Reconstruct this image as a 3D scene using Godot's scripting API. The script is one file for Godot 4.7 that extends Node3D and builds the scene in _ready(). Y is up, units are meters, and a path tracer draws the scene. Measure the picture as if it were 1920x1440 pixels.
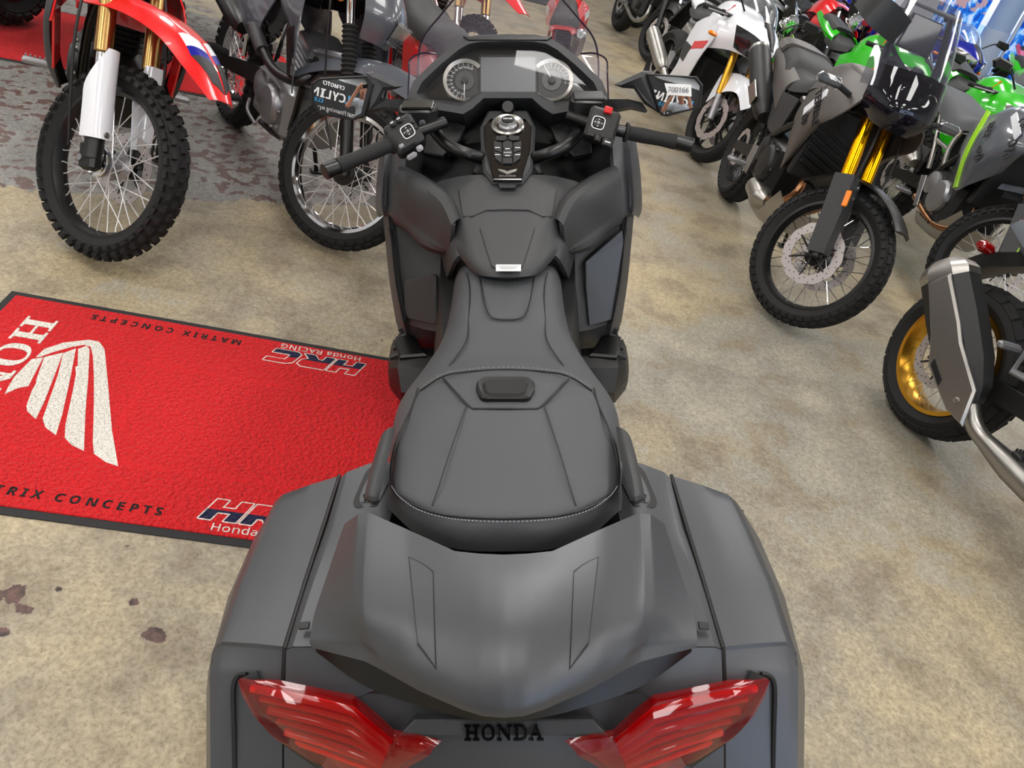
extends Node3D
# A motorcycle showroom seen over the tail of a big matte grey tourer on its side stand.
# Every bike is built in its own axes: x to the rider's right, y up, z to the rear, standing on y = 0.

func _ready() -> void:
	# --- camera
	var cam := Camera3D.new()
	cam.name = "camera"
	cam.fov = 52.9
	cam.near = 0.02
	cam.transform = Transform3D(Basis(v(0.95882, 0.2335, -0.16168), v(-0.28402, 0.78829, -0.54584), v(0, 0.56928, 0.82214)), v(0, 1.64, 0))
	add_child(cam)
	cam.current = true
	# --- daylight and exposure
	var env := Environment.new()
	var sky := Sky.new()
	var sm := ProceduralSkyMaterial.new()
	sm.sky_top_color = Color(0.55, 0.7, 0.92)
	sm.sky_horizon_color = Color(0.85, 0.9, 0.95)
	sm.ground_bottom_color = Color(0.4, 0.4, 0.4)
	sm.ground_horizon_color = Color(0.7, 0.72, 0.74)
	sky.sky_material = sm
	env.background_mode = Environment.BG_SKY
	env.sky = sky
	env.background_energy_multiplier = 4.5
	env.tonemap_mode = Environment.TONE_MAPPER_LINEAR
	env.tonemap_exposure = 1.0
	env.sdfgi_enabled = true
	env.ssao_enabled = true
	env.ssil_enabled = true
	var we := WorldEnvironment.new()
	we.name = "environment"
	we.environment = env
	add_child(we)
	# --- ceiling lights
	make_mats()
	for px in PANEL_X:
		for pz in PANEL_Z:
			ceiling_panel([px, pz])
	build_room()
	build_mats()
	build_tourer()
	build_bikes()
	build_person()

const CEIL := 3.3
const PANEL_X := [-5.07, -2.67, -0.27, 2.13, 4.53]
const PANEL_Z := [-9.5, -6.9, -4.3, -1.7, 0.9, 3.2]
const PANEL_SIZE := Vector2(0.6, 1.2)
const PANEL_LIGHT := 2.1

func ceiling_panel(at: Array) -> void:
	var t := thing("ceiling_light", "white recessed fluorescent panel in the showroom ceiling", "ceiling light", Transform3D(Basis.IDENTITY, v(at[0], CEIL, at[1])), "ceiling light panels")
	var sx := PANEL_SIZE.x
	var sz := PANEL_SIZE.y
	var f := mb()
	f.box(v(-sx / 2 - 0.015, -0.012, 0), v(0.03, 0.03, sz + 0.06), 0.003)
	f.box(v(sx / 2 + 0.015, -0.012, 0), v(0.03, 0.03, sz + 0.06), 0.003)
	f.box(v(0, -0.012, -sz / 2 - 0.015), v(sx, 0.03, 0.03), 0.003)
	f.box(v(0, -0.012, sz / 2 + 0.015), v(sx, 0.03, 0.03), 0.003)
	part("frame", f, paint("lamp_frame", Color(0.9, 0.9, 0.9), 0.5), t)
	var glow := paint("lamp_diffuser", Color(0.95, 0.95, 0.95), 0.6)
	glow.emission_enabled = true
	glow.emission = Color(1.0, 0.99, 0.98)
	glow.emission_energy_multiplier = 6.0
	part("diffuser", mb().box(v(0, -0.008, 0), v(sx, 0.012, sz), 0.001), glow, t)
	var l := AreaLight3D.new()
	l.name = "panel_light"
	l.area_size = PANEL_SIZE
	l.light_color = Color(1.0, 0.99, 0.98)
	l.light_energy = PANEL_LIGHT
	l.area_range = 14.0
	l.area_attenuation = 2.0
	l.shadow_enabled = true
	t.add_child(l)
	l.rotation_degrees = Vector3(-90, 0, 0)
	l.position = v(0, -0.03, 0)

func make_mats() -> void:
	grain(paint("gw_paint", Color(0.295, 0.3, 0.312), 0.4, 0.4), 30.0, 0.25)
	grain(paint("gw_plastic", Color(0.19, 0.193, 0.198), 0.55), 40.0, 1.2)
	paint("gw_dark", Color(0.055, 0.055, 0.058), 0.5)
	paint("rubber", Color(0.05, 0.05, 0.052), 0.75)
	paint("tyre", Color(0.06, 0.06, 0.062), 0.78)
	grain(paint("seat_vinyl", Color(0.25, 0.258, 0.268), 0.62), 26.0, 2.2)
	grain(paint("seat_black", Color(0.12, 0.12, 0.123), 0.6), 22.0, 2.0)
	paint("gloss_black", Color(0.012, 0.012, 0.014), 0.08, 0.0, 1.0)
	paint("satin_black", Color(0.035, 0.035, 0.037), 0.38)
	paint("black", Color(0.018, 0.018, 0.019), 0.55)
	paint("dark_grey", Color(0.12, 0.12, 0.125), 0.5)
	paint("chrome", Color(0.86, 0.86, 0.87), 0.08, 1.0)
	paint("spoke", Color(0.82, 0.82, 0.82), 0.3, 0.5)
	paint("rotor", Color(0.72, 0.69, 0.68), 0.38, 0.6)
	paint("lamp_eye", Color(0.16, 0.16, 0.17), 0.12, 0.5, 1.0)
	paint("steel", Color(0.68, 0.67, 0.65), 0.3, 1.0)
	paint("brushed", Color(0.66, 0.65, 0.63), 0.36, 1.0)
	paint("alloy", Color(0.6, 0.6, 0.61), 0.36, 0.8)
	paint("gold", Color(0.83, 0.62, 0.22), 0.26, 1.0)
	paint("gold_fork", Color(0.72, 0.57, 0.36), 0.25, 1.0)
	paint("yellow_fork", Color(0.95, 0.68, 0.05), 0.18, 1.0)
	paint("red", Color(0.85, 0.02, 0.05), 0.28, 0.0, 0.7)
	paint("dark_red", Color(0.45, 0.01, 0.03), 0.35)
	paint("white", Color(0.88, 0.89, 0.91), 0.25, 0.0, 0.6)
	paint("white_print", Color(0.9, 0.9, 0.9), 0.5)
	paint("grey_print", Color(0.55, 0.55, 0.56), 0.5)
	paint("green", Color(0.16, 0.72, 0.06), 0.24, 0.0, 0.8)
	paint("lime", Color(0.62, 0.86, 0.06), 0.3)
	paint("blue", Color(0.03, 0.08, 0.55), 0.25, 0.0, 0.7)
	paint("orange", Color(0.95, 0.5, 0.03), 0.2)
	paint("taupe", Color(0.31, 0.29, 0.275), 0.45)
	paint("slate", Color(0.3, 0.315, 0.345), 0.28, 0.0, 0.6)
	paint("blue_grey", Color(0.34, 0.37, 0.4), 0.35)
	paint("copper", Color(0.62, 0.45, 0.32), 0.3, 1.0)
	glass("clear", Color(0.6, 0.62, 0.65), 0.13)
	glass("smoke", Color(0.06, 0.06, 0.1), 0.72)
	paint("mirror", Color(0.92, 0.93, 0.94), 0.01, 1.0)
	paint("paper", Color(0.9, 0.9, 0.89), 0.7)
	glass("lamp_glass", Color(0.55, 0.0, 0.012), 0.34, 0.03).metallic_specular = 0.4
	paint("lamp_core", Color(0.88, 0.02, 0.03), 0.15, 0.0, 1.0)
	paint("lamp_red", Color(0.5, 0.0, 0.01), 0.06, 0.0, 1.0)

func mt(k: String) -> StandardMaterial3D:
	return mats[k]

# ------------------------------------------------------------------ the room
const X0 := -6.5
const X1 := 7.0
const Z0 := -12.5
const Z1 := 4.5

func noise(seed_n: int, freq: float, oct := 4, kind := FastNoiseLite.TYPE_SIMPLEX_SMOOTH) -> FastNoiseLite:
	var n := FastNoiseLite.new()
	n.seed = seed_n
	n.frequency = freq
	n.fractal_octaves = oct
	n.noise_type = kind
	return n

const CHIPS := [[-0.950, -0.997, 0.050], [-0.910, -0.976, 0.035], [-0.618, -1.001, 0.032], [-0.914, -0.905, 0.020], [-0.373, -0.779, 0.030], [-0.873, -1.042, 0.020], [-0.719, -1.065, 0.025]]

# stained concrete: beige, with cool grey sealer left in patches, and old grey paint flaking to red-brown by the bikes on one side
func concrete(x0: float, z0: float, mpp: float, w: int, h: int) -> ImageTexture:
	var px := []
	for d in [[11, 0.9, 4, 1.0], [12, 3.2, 5, 1.0], [13, 26.0, 4, 1.0], [14, 11.0, 4, 0.35], [15, 0.45, 3, 1.0], [16, 14.0, 4, 0.45]]:
		var n := noise(d[0], d[1] * mpp, d[2])
		n.offset = Vector3(x0 / mpp, z0 / mpp, 0)
		var im := n.get_image(w, h, false, false, false)
		im.convert(Image.FORMAT_L8)
		px.append(im.get_data())
	var a: PackedByteArray = px[0]
	var b: PackedByteArray = px[1]
	var c: PackedByteArray = px[2]
	var e: PackedByteArray = px[3]
	var f: PackedByteArray = px[4]
	var g: PackedByteArray = px[5]
	var out := PackedByteArray()
	out.resize(w * h * 3)
	var i := 0
	for y in h:
		var z := z0 + y * mpp
		var near := CHIPS.filter(func(q): return absf(q[1] - z) < 0.1)
		for x in w:
			var k := y * w + x
			var X := x0 + x * mpp
			var big := (a[k] - 128) / 128.0
			var mid := (b[k] - 128) / 128.0
			var fine := (c[k] - 128) / 128.0
			var lum := 1.0 + 0.13 * mid + 0.12 * fine + 0.08 * big
			var warm := clampf(0.5 + big * 0.9 + mid * 0.5, 0.0, 1.0)
			var r := lerpf(0.635, 0.68, warm) * lum
			var gg := lerpf(0.60, 0.62, warm) * lum
			var bb := lerpf(0.53, 0.5, warm) * lum
			var st := (b[k] - 128) / 128.0 + (e[k] - 128) / 400.0
			if st < -0.12:
				var w2 := clampf((-0.12 - st) * 1.6, 0.0, 0.5)
				r = lerpf(r, 0.58 * lum, w2)
				gg = lerpf(gg, 0.515 * lum, w2)
				bb = lerpf(bb, 0.415 * lum, w2)
			# cool grey sealer, more of it down the aisle
			var cool := (f[k] - 128) / 128.0 + clampf((X - 0.1) * 0.5, -0.3, 0.35) + clampf((-z - 2.0) * 0.12, -0.2, 0.3) + mid * 0.8 + fine * 0.25
			if cool > 0.45:
				var q := clampf((cool - 0.45) * 2.0, 0.0, 0.5)
				r = lerpf(r, 0.565 * lum, q)
				gg = lerpf(gg, 0.565 * lum, q)
				bb = lerpf(bb, 0.55 * lum, q)
			# the painted bay: grey paint with flakes off
			var edge := z + 3.02 + (X + 1.67) * 0.62 + mid * 0.08 + fine * 0.03
			if X > -0.75:
				edge += (X + 0.75) * 6.0
			edge += maxf(0.0, -5.0 - z + mid * 0.3) * 4.0
			if edge < 0.0:
				r = 0.55 * lum
				gg = 0.545 * lum
				bb = 0.53 * lum
				var fl := (e[k] - 128) / 128.0 + (g[k] - 128) / 300.0
				if fl > 0.2 - big * 0.4 - mid * 0.15:
					r = 0.42 + 0.05 * fine
					gg = 0.33 + 0.05 * fine
					bb = 0.31 + 0.05 * fine
				elif fl < -0.7:
					r = 0.6
					gg = 0.56
					bb = 0.48
			var chip := false
			for q in near:
				var dx: float = X - q[0]
				var dz: float = z - q[1]
				if dx * dx * 0.5 + dz * dz < q[2] * q[2] * ((e[k] - 90) / 90.0 + (g[k] - 128) / 160.0) * 0.42:
					chip = true
			if chip:
				var sh := 0.75 + (g[k] - 128) / 200.0
				r = 0.4 * sh
				gg = 0.29 * sh
				bb = 0.26 * sh
			# small dark spots
			elif g[k] < 34 and big < 0.25:
				r *= 0.55
				gg *= 0.53
				bb *= 0.5
			out[i] = int(clampf(r, 0, 1) * 255)
			out[i + 1] = int(clampf(gg, 0, 1) * 255)
			out[i + 2] = int(clampf(bb, 0, 1) * 255)
			i += 3
	return ImageTexture.create_from_image(Image.create_from_data(w, h, false, Image.FORMAT_RGB8, out))

# fine trowel grain of the concrete
func grit() -> Texture2D:
	if mats.has("grit"):
		return mats["grit"]
	var nt := NoiseTexture2D.new()
	var n := noise(31, 0.05, 6)
	n.domain_warp_enabled = true
	n.domain_warp_amplitude = 18.0
	n.domain_warp_frequency = 0.02
	n.fractal_gain = 0.72
	nt.noise = n
	nt.width = 1024
	nt.height = 1024
	nt.seamless = true
	var g := Gradient.new()
	g.colors = PackedColorArray([Color(0.72, 0.7, 0.67), Color(0.87, 0.865, 0.855), Color(0.94, 0.94, 0.935), Color(1, 1, 1)])
	g.offsets = PackedFloat32Array([0.1, 0.4, 0.62, 1.0])
	nt.color_ramp = g
	mats["grit"] = nt
	return nt

func floor_slab(called: String, x0: float, z0: float, w: int, h: int, mpp: float, label: String, holes := []) -> void:
	var m := StandardMaterial3D.new()
	m.resource_name = called
	m.albedo_texture = concrete(x0, z0, mpp, w, h)
	m.roughness = 0.5
	m.detail_enabled = true
	m.detail_blend_mode = BaseMaterial3D.BLEND_MODE_MUL
	m.detail_uv_layer = BaseMaterial3D.DETAIL_UV_2
	m.detail_albedo = grit()
	var st := SurfaceTool.new()
	st.begin(Mesh.PRIMITIVE_TRIANGLES)
	var x1 := x0 + w * mpp
	var z1 := z0 + h * mpp
	var rects := [[x0, z0, x1, z1]] if holes.is_empty() else holes
	for r in rects:
		var y := [0.0, -0.15]
		var q := [v(r[0], 0, r[1]), v(r[2], 0, r[1]), v(r[2], 0, r[3]), v(r[0], 0, r[3])]
		for s in 2:
			for k in ([0, 1, 2, 0, 2, 3] if s == 0 else [0, 2, 1, 0, 3, 2]):
				var p: Vector3 = q[k] + v(0, y[s], 0)
				st.set_normal(v(0, 1 if s == 0 else -1, 0))
				st.set_uv(Vector2((p.x - x0) / (x1 - x0), (p.z - z0) / (z1 - z0)))
				st.set_uv2(Vector2(p.x, p.z) / 0.83)
				st.add_vertex(p)
		for k in 4:
			var a: Vector3 = q[k]
			var b: Vector3 = q[(k + 1) % 4]
			var nn := (b - a).cross(Vector3.UP).normalized() * -1.0
			for p in [a, b, b - v(0, 0.15, 0), a, b - v(0, 0.15, 0), a - v(0, 0.15, 0)]:
				st.set_normal(-nn)
				st.set_uv(Vector2((p.x - x0) / (x1 - x0), (p.z - z0) / (z1 - z0)))
				st.set_uv2(Vector2(p.x, p.z) / 0.83)
				st.add_vertex(p)
	structure(called, st.commit(), m, label)

func build_room() -> void:
	var near := [-3.4, -4.4, 2.0, -0.2]
	floor_slab("floor", near[0], near[1], 1929, 1500, 0.0028, "stained beige concrete floor with flaking grey paint")
	var nx1: float = near[0] + 1929 * 0.0028
	var nz1: float = near[1] + 1500 * 0.0028
	floor_slab("floor_001", X0, Z0, 1080, 1360, 0.0125, "stained concrete floor of the rest of the showroom", [[X0, Z0, X1, near[1]], [X0, nz1, X1, Z1], [X0, near[1], near[0], nz1], [nx1, near[1], X1, nz1]])
	var wall := paint("wall_paint", Color(0.78, 0.79, 0.8), 0.7)
	var ceil_m := paint("ceiling_paint", Color(0.84, 0.84, 0.83), 0.8)
	structure("ceiling", mb().box(v((X0 + X1) / 2, CEIL + 0.06, (Z0 + Z1) / 2), v(X1 - X0 + 0.4, 0.12, Z1 - Z0 + 0.4), 0.002), ceil_m, "white showroom ceiling")
	structure("wall_left", mb().box(v(X0 - 0.1, CEIL / 2, (Z0 + Z1) / 2), v(0.2, CEIL, Z1 - Z0 + 0.4), 0.002), wall, "white wall beside the dirt bikes")
	structure("wall_back", mb().box(v((X0 + 1.9) / 2, CEIL / 2, Z1 + 0.1), v(1.9 - X0, CEIL, 0.2), 0.002), wall, "white wall behind the photographer")
	structure("wall_back_001", mb().box(v(4.45, 0.2, Z1 + 0.1), v(5.1, 0.4, 0.2), 0.002), wall, "low white wall under the street window")
	structure("wall_back_002", mb().box(v(4.45, CEIL - 0.15, Z1 + 0.1), v(5.1, 0.3, 0.2), 0.002), wall, "white wall above the street window")
	var sw := structure("window_2", mb().box(v(4.45, 1.7, Z1 + 0.1), v(5.06, 2.56, 0.012), 0.0), glass("window_glass", Color(0.9, 0.95, 1.0), 0.06), "wide street window behind the photographer")
	for x in [1.93, 3.6, 5.3, 6.97]:
		part("mullion", mb().box(v(x, 1.7, Z1 + 0.1), v(0.06, 2.6, 0.1), 0.006), paint("window_frame", Color(0.8, 0.84, 0.9), 0.35, 0.3), sw)
	for y in [0.43, 2.97]:
		part("rail", mb().box(v(4.45, y, Z1 + 0.1), v(5.1, 0.06, 0.1), 0.006), paint("window_frame", Color(0.8, 0.84, 0.9)), sw)
	structure("wall_right", mb().box(v(X1 + 0.1, CEIL / 2, (Z0 + Z1) / 2), v(0.2, CEIL, Z1 - Z0 + 0.4), 0.002), wall, "white wall at the far end of the bike rows")
	# front wall: solid, then the shop window
	structure("wall_front", mb().box(v((X0 + 3.3) / 2, CEIL / 2, Z0 - 0.1), v(3.3 - X0, CEIL, 0.2), 0.002), wall, "white wall at the far side of the showroom")
	structure("wall_front_001", mb().box(v(5.15, 0.15, Z0 - 0.1), v(3.7, 0.3, 0.2), 0.002), wall, "low white wall under the shop window")
	structure("wall_front_002", mb().box(v(5.15, CEIL - 0.2, Z0 - 0.1), v(3.7, 0.4, 0.2), 0.002), wall, "white wall above the shop window")
	var alu := paint("window_frame", Color(0.8, 0.84, 0.9), 0.35, 0.3)
	var win := structure("window_1", mb().box(v(5.15, 1.6, Z0 - 0.1), v(3.66, 2.56, 0.012), 0.0), glass("window_glass", Color(0.9, 0.95, 1.0), 0.06), "wide shop window with posters stuck on its glass")
	for x in [3.33, 4.24, 5.9, 6.97]:
		part("mullion", mb().box(v(x, 1.6, Z0 - 0.1), v(0.06, 2.6, 0.1), 0.006), alu, win)
	for y in [0.33, 2.87]:
		part("rail", mb().box(v(5.15, y, Z0 - 0.1), v(3.7, 0.06, 0.1), 0.006), alu, win)
	var col := thing("window_post", "pale blue steel post beside the shop window posters", "post", Transform3D(Basis.IDENTITY, v(4.92, 0, Z0 + 0.3)))
	part("shaft", mb().lathe([[0.16, 0.0], [0.16, CEIL]], Vector3.ZERO, Vector3.UP, 28), paint("post_blue", Color(0.62, 0.72, 0.86), 0.35), col)
	part("sleeve", mb().lathe([[0.168, 0.0], [0.172, 0.01], [0.172, 1.0], [0.168, 1.01], [0.16, 1.01]], Vector3.ZERO, Vector3.UP, 28), paint("post_sleeve", Color(0.72, 0.78, 0.88), 0.3), col)
	part("conduit", mb().tube([v(0.2, 0, 0.05), v(0.2, CEIL, 0.05)], 0.022, 10), alu, col)
	poster("blue and white window poster between the mullion and the post", v(4.52, 1.25, Z0 + 0.02), 0.5, 1.5, 3)
	poster("blue window poster with a pink motif near the white panel", v(4.0, 1.2, Z0 + 0.02), 0.42, 1.4, 8)
	poster("narrow blue window poster beyond the pale post", v(5.5, 1.2, Z0 + 0.02), 0.5, 1.5, 5)
	var pan := thing("display_board", "tall light grey display board with rounded corners", "board", Transform3D(Basis(Vector3.UP, -0.25), v(3.45, 0, -11.2)))
	part("panel", mb().plate([v(-0.24, 0.7, 0), v(0.24, 0.7, 0), v(0.26, 2.0, 0), v(-0.26, 2.0, 0)], 0.03, 0.006, 0.05, v(0, 0, 1)), paint("board_grey", Color(0.72, 0.73, 0.75), 0.5), pan)
	part("leg", mb().tube([v(0, 0.03, -0.02), v(0, 0.75, -0.02)], 0.02, 10), mt("satin_black"), pan)
	part("foot", mb().lathe([[0.2, 0.0], [0.2, 0.015], [0.03, 0.03], [0.0, 0.03]], Vector3.ZERO, Vector3.UP, 28), mt("satin_black"), pan)
	# outside
	structure("ground_001", mb().box(v(4, -0.3, 16), v(60, 0.3, 22), 0.0), paint("asphalt", Color(0.62, 0.62, 0.62), 0.9), "pale pavement outside the street window")
	structure("ground", mb().box(v(4, -0.3, -24), v(60, 0.3, 22), 0.0), paint("asphalt", Color(0.62, 0.62, 0.62), 0.9), "pale paved forecourt outside the shop window")
	# behind the photographer: a banner over slatted wall boards, seen in the mirrors
	var ban := thing("wall_banner", "black promotional banner with white and blue lettering on the wall behind the photographer", "banner", Transform3D(Basis(Vector3.UP, PI), v(-0.4, 1.75, 3.4)))
	part("cloth", mb().patch([[v(-2.2, 0.85, 0.02), v(-1.1, 0.85, -0.01), v(0, 0.85, 0.02), v(1.1, 0.85, -0.01), v(2.2, 0.85, 0.02)], [v(-2.2, -0.65, 0.0), v(-1.1, -0.65, 0.03), v(0, -0.65, -0.01), v(1.1, -0.65, 0.02), v(2.2, -0.65, 0.0)]], 2, 5, 0.004), paint("banner_black", Color(0.06, 0.065, 0.075), 0.6), ban)
	text("maker_line", "CFMOTO", 0.16, Transform3D(Basis.IDENTITY, v(0.0, 0.58, 0.05)), mt("white_print"), ban, 0.002, "Droid Sans", true)
	var cy := paint("banner_cyan", Color(0.2, 0.62, 0.85), 0.6)
	text("headline", "ALL", 0.36, Transform3D(Basis.IDENTITY, v(-0.95, 0.15, 0.05)), cy, ban, 0.002, "Droid Sans", true)
	text("headline", "CYLINDER", 0.36, Transform3D(Basis.IDENTITY, v(0.62, 0.15, 0.05)), mt("white_print"), ban, 0.002, "Droid Sans", true)
	text("subline", "CLEARANCE", 0.15, Transform3D(Basis.IDENTITY, v(0.9, -0.16, 0.05)), cy, ban, 0.002, "Droid Sans", true)
	text("subline", "Great Financing available", 0.14, Transform3D(Basis.IDENTITY, v(-0.1, -0.42, 0.05)), mt("white_print"), ban, 0.002)
	part("hem_rail", mb().tube([v(-2.22, 0.86, 0), v(2.22, 0.86, 0)], 0.015, 8), mt("alloy"), ban)
	for k in 9:
		tag(part("wall_board" if k == 0 else "wall_board_%03d" % k, mb().box(v(-0.4, 0.08 + 0.12 * k, Z1 - 0.03), v(4.6, 0.105, 0.04), 0.006), paint("board_white", Color(0.78, 0.79, 0.8), 0.4), self), "pale horizontal slat board on the wall under the banner", "slat board", "slat boards under the banner")

# a print of soft bands and splashes of blue, white and one warm tone
func poster(label: String, at: Vector3, w: float, h: float, seed_n: int) -> void:
	var t := thing("window_poster", label, "poster", Transform3D(Basis.IDENTITY, at))
	var n := noise(seed_n, 0.035, 4)
	n.domain_warp_enabled = true
	n.domain_warp_amplitude = 24.0
	var im := Image.create(96, 256, false, Image.FORMAT_RGB8)
	for y in 256:
		for x in 96:
			var f := n.get_noise_2d(x, y * 0.7)
			var c := Color(0.1, 0.5, 0.85)
			if f > 0.12:
				c = Color(0.55, 0.8, 0.95)
			if f > 0.26:
				c = Color(0.95, 0.97, 1.0)
			if f < -0.25:
				c = Color(0.05, 0.3, 0.7)
			if y > 90 and y < 150 and n.get_noise_2d(x + 300.0, y) > 0.1:
				c = Color(0.9, 0.68, 0.62)
			im.set_pixel(x, y, c)
	var m := StandardMaterial3D.new()
	m.resource_name = "poster_print_%d" % seed_n
	m.albedo_texture = ImageTexture.create_from_image(im)
	m.roughness = 0.4
	m.backlight_enabled = true
	m.backlight = Color(0.8, 0.8, 0.8)
	var q := QuadMesh.new()
	q.size = Vector2(w, h)
	part("sheet", q, m, t)

# ------------------------------------------------------------------ printed floor mats
func carpet(base: Color, key: String) -> StandardMaterial3D:
	if mats.has(key):
		return mats[key]
	var m := paint(key, base, 0.95)
	m.rim_enabled = true
	m.rim = 0.25
	grain(m, 11.0, 5.0, 5)
	var nt := NoiseTexture2D.new()
	nt.noise = noise(21, 0.12, 5)
	nt.width = 512
	nt.height = 512
	nt.seamless = true
	var g := Gradient.new()
	g.colors = PackedColorArray([Color(0.72, 0.72, 0.72), Color(1, 1, 1), Color(1, 1, 1)])
	g.offsets = PackedFloat32Array([0.1, 0.55, 1.0])
	nt.color_ramp = g
	m.albedo_texture = nt
	m.uv1_scale = Vector3.ONE * 2.2
	return m

func flat_mat(called: String, label: String, x: Transform3D, l: float, w: float) -> Node3D:
	var t := thing(called, label, "floor mat", x)
	part("border", mb().box(v(0, 0.002, 0), v(l, 0.004, w), 0.0015), paint("mat_border", Color(0.12, 0.12, 0.125), 0.8), t)
	part("pile", mb().box(v(0, 0.0045, 0), v(l - 0.05, 0.007, w - 0.05), 0.002), carpet(Color(0.78, 0.045, 0.075), "mat_red"), t)
	return t

func print_on(t: Node3D, called: String, poly: Array, m: Material) -> void:
	var q := []
	for p in poly:
		q.append(v(p.x, 0.0088, p.y))
	part(called, mb().plate(q, 0.0012, 0.0, 0.0, Vector3.UP), m, t)

func build_mats() -> void:
	var t := flat_mat("logo_mat", "red logo floor mat beside the grey tourer", Transform3D(Basis(v(0.98077, 0, -0.19515), Vector3.UP, v(0.19515, 0, 0.98077)), v(-0.8768, 0, -1.7276)), 1.52, 0.96)
	var W := carpet(Color(0.86, 0.84, 0.8), "mat_white")
	var N := carpet(Color(0.06, 0.07, 0.22), "mat_navy")
	var K := carpet(Color(0.06, 0.03, 0.03), "mat_black")
	for f in [[Vector2(-0.5362, -0.1438), Vector2(-0.5317, -0.1898), Vector2(-0.4957, -0.2379), Vector2(-0.4343, -0.2757), Vector2(-0.4017, -0.2752), Vector2(-0.3727, -0.2413), Vector2(-0.3537, -0.199), Vector2(-0.2847, -0.0392), Vector2(-0.2156, 0.1234), Vector2(-0.1471, 0.2644), Vector2(-0.1832, 0.2556), Vector2(-0.223, 0.2302), Vector2(-0.2429, 0.1859), Vector2(-0.301, 0.0279), Vector2(-0.353, -0.1068), Vector2(-0.3917, -0.1989), Vector2(-0.414, -0.2402), Vector2(-0.4353, -0.2455), Vector2(-0.4646, -0.2237), Vector2(-0.5033, -0.1812), Vector2(-0.5255, -0.1471)], [Vector2(-0.4435, -0.2184), Vector2(-0.4275, -0.2419), Vector2(-0.4126, -0.2284), Vector2(-0.36, -0.0824), Vector2(-0.308, 0.07), Vector2(-0.2507, 0.2254), Vector2(-0.2885, 0.2106), Vector2(-0.3167, 0.186), Vector2(-0.3359, 0.1353), Vector2(-0.3763, -0.0131), Vector2(-0.3994, -0.0929), Vector2(-0.4152, -0.1275), Vector2(-0.4112, -0.1344)], [Vector2(-0.4737, -0.1847), Vector2(-0.4504, -0.2198), Vector2(-0.4089, -0.0789), Vector2(-0.3895, -0.0094), Vector2(-0.3614, 0.0941), Vector2(-0.3418, 0.1813), Vector2(-0.3801, 0.1561), Vector2(-0.4012, 0.1239), Vector2(-0.4171, 0.0498), Vector2(-0.4358, -0.0384), Vector2(-0.4427, -0.0689), Vector2(-0.4451, -0.0791)], [Vector2(-0.5148, -0.1505), Vector2(-0.475, -0.1878), Vector2(-0.4448, -0.0358), Vector2(-0.4274, 0.0526), Vector2(-0.4165, 0.1298), Vector2(-0.4505, 0.1033), Vector2(-0.4627, 0.0822), Vector2(-0.4779, 0.0158), Vector2(-0.4829, -0.0246), Vector2(-0.4891, -0.0388)], [Vector2(-0.5424, -0.1303), Vector2(-0.5166, -0.1476), Vector2(-0.4958, -0.005), Vector2(-0.5172, 0.0116), Vector2(-0.5316, 0.0363), Vector2(-0.5365, 0.0478), Vector2(-0.5429, 0.0117), Vector2(-0.5482, -0.0374)]]:
		print_on(t, "wing_feather", f, W)
	# lettering: the maker's name below the wing, the printer's name on both long sides, the race badge at the corners
	text("maker_lettering", "HONDA", 0.085, Transform3D(Basis(v(0, 0, 1.5), v(1.05, 0, 0), v(0, 1, 0)), v(-0.605, 0.0088, -0.005)), W, t, 0.0016, "Droid Serif", true)
	for s in [-1, 1]:
		var bs := Basis(v(s, 0, 0), v(0, 0, -s), v(0, 1, 0))
		text("printer_lettering", "M A T R I X   C O N C E P T S", 0.028, Transform3D(bs, v(-0.23, 0.0088, s * 0.405)), K, t, 0.0016, "Droid Sans", true)
		race_badge(t, Transform3D(bs, v(0.275, 0.0088, s * 0.37)), W, N)
		text("race_lettering", "Honda RACING", 0.024, Transform3D(bs.scaled_local(v(1.25, 1.0, 1.0)), v(0.285, 0.0088, s * 0.432)), W, t, 0.0014)
	var r := thing("logo_mat", "red floor mat under the quad and the dirt bikes", "floor mat", Transform3D(Basis(Vector3.UP, 0.315), v(-2.72, 0, -4.66)))
	part("border", mb().box(v(0, 0.002, 0), v(2.0, 0.004, 1.1), 0.0015), mt("mat_border"), r)
	part("pile", mb().box(v(0, 0.0045, 0), v(1.95, 0.007, 1.05), 0.002), mt("mat_red"), r)
	var k := thing("entrance_mat", "charcoal ribbed entrance mat down the aisle", "floor mat", Transform3D(Basis(Vector3.UP, 0.25), v(-1.6, 0, -10.9)))
	part("pile", mb().box(v(0, 0.005, 0), v(2.0, 0.01, 1.3), 0.003), paint("mat_charcoal", Color(0.16, 0.16, 0.165), 0.95), k)

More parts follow.
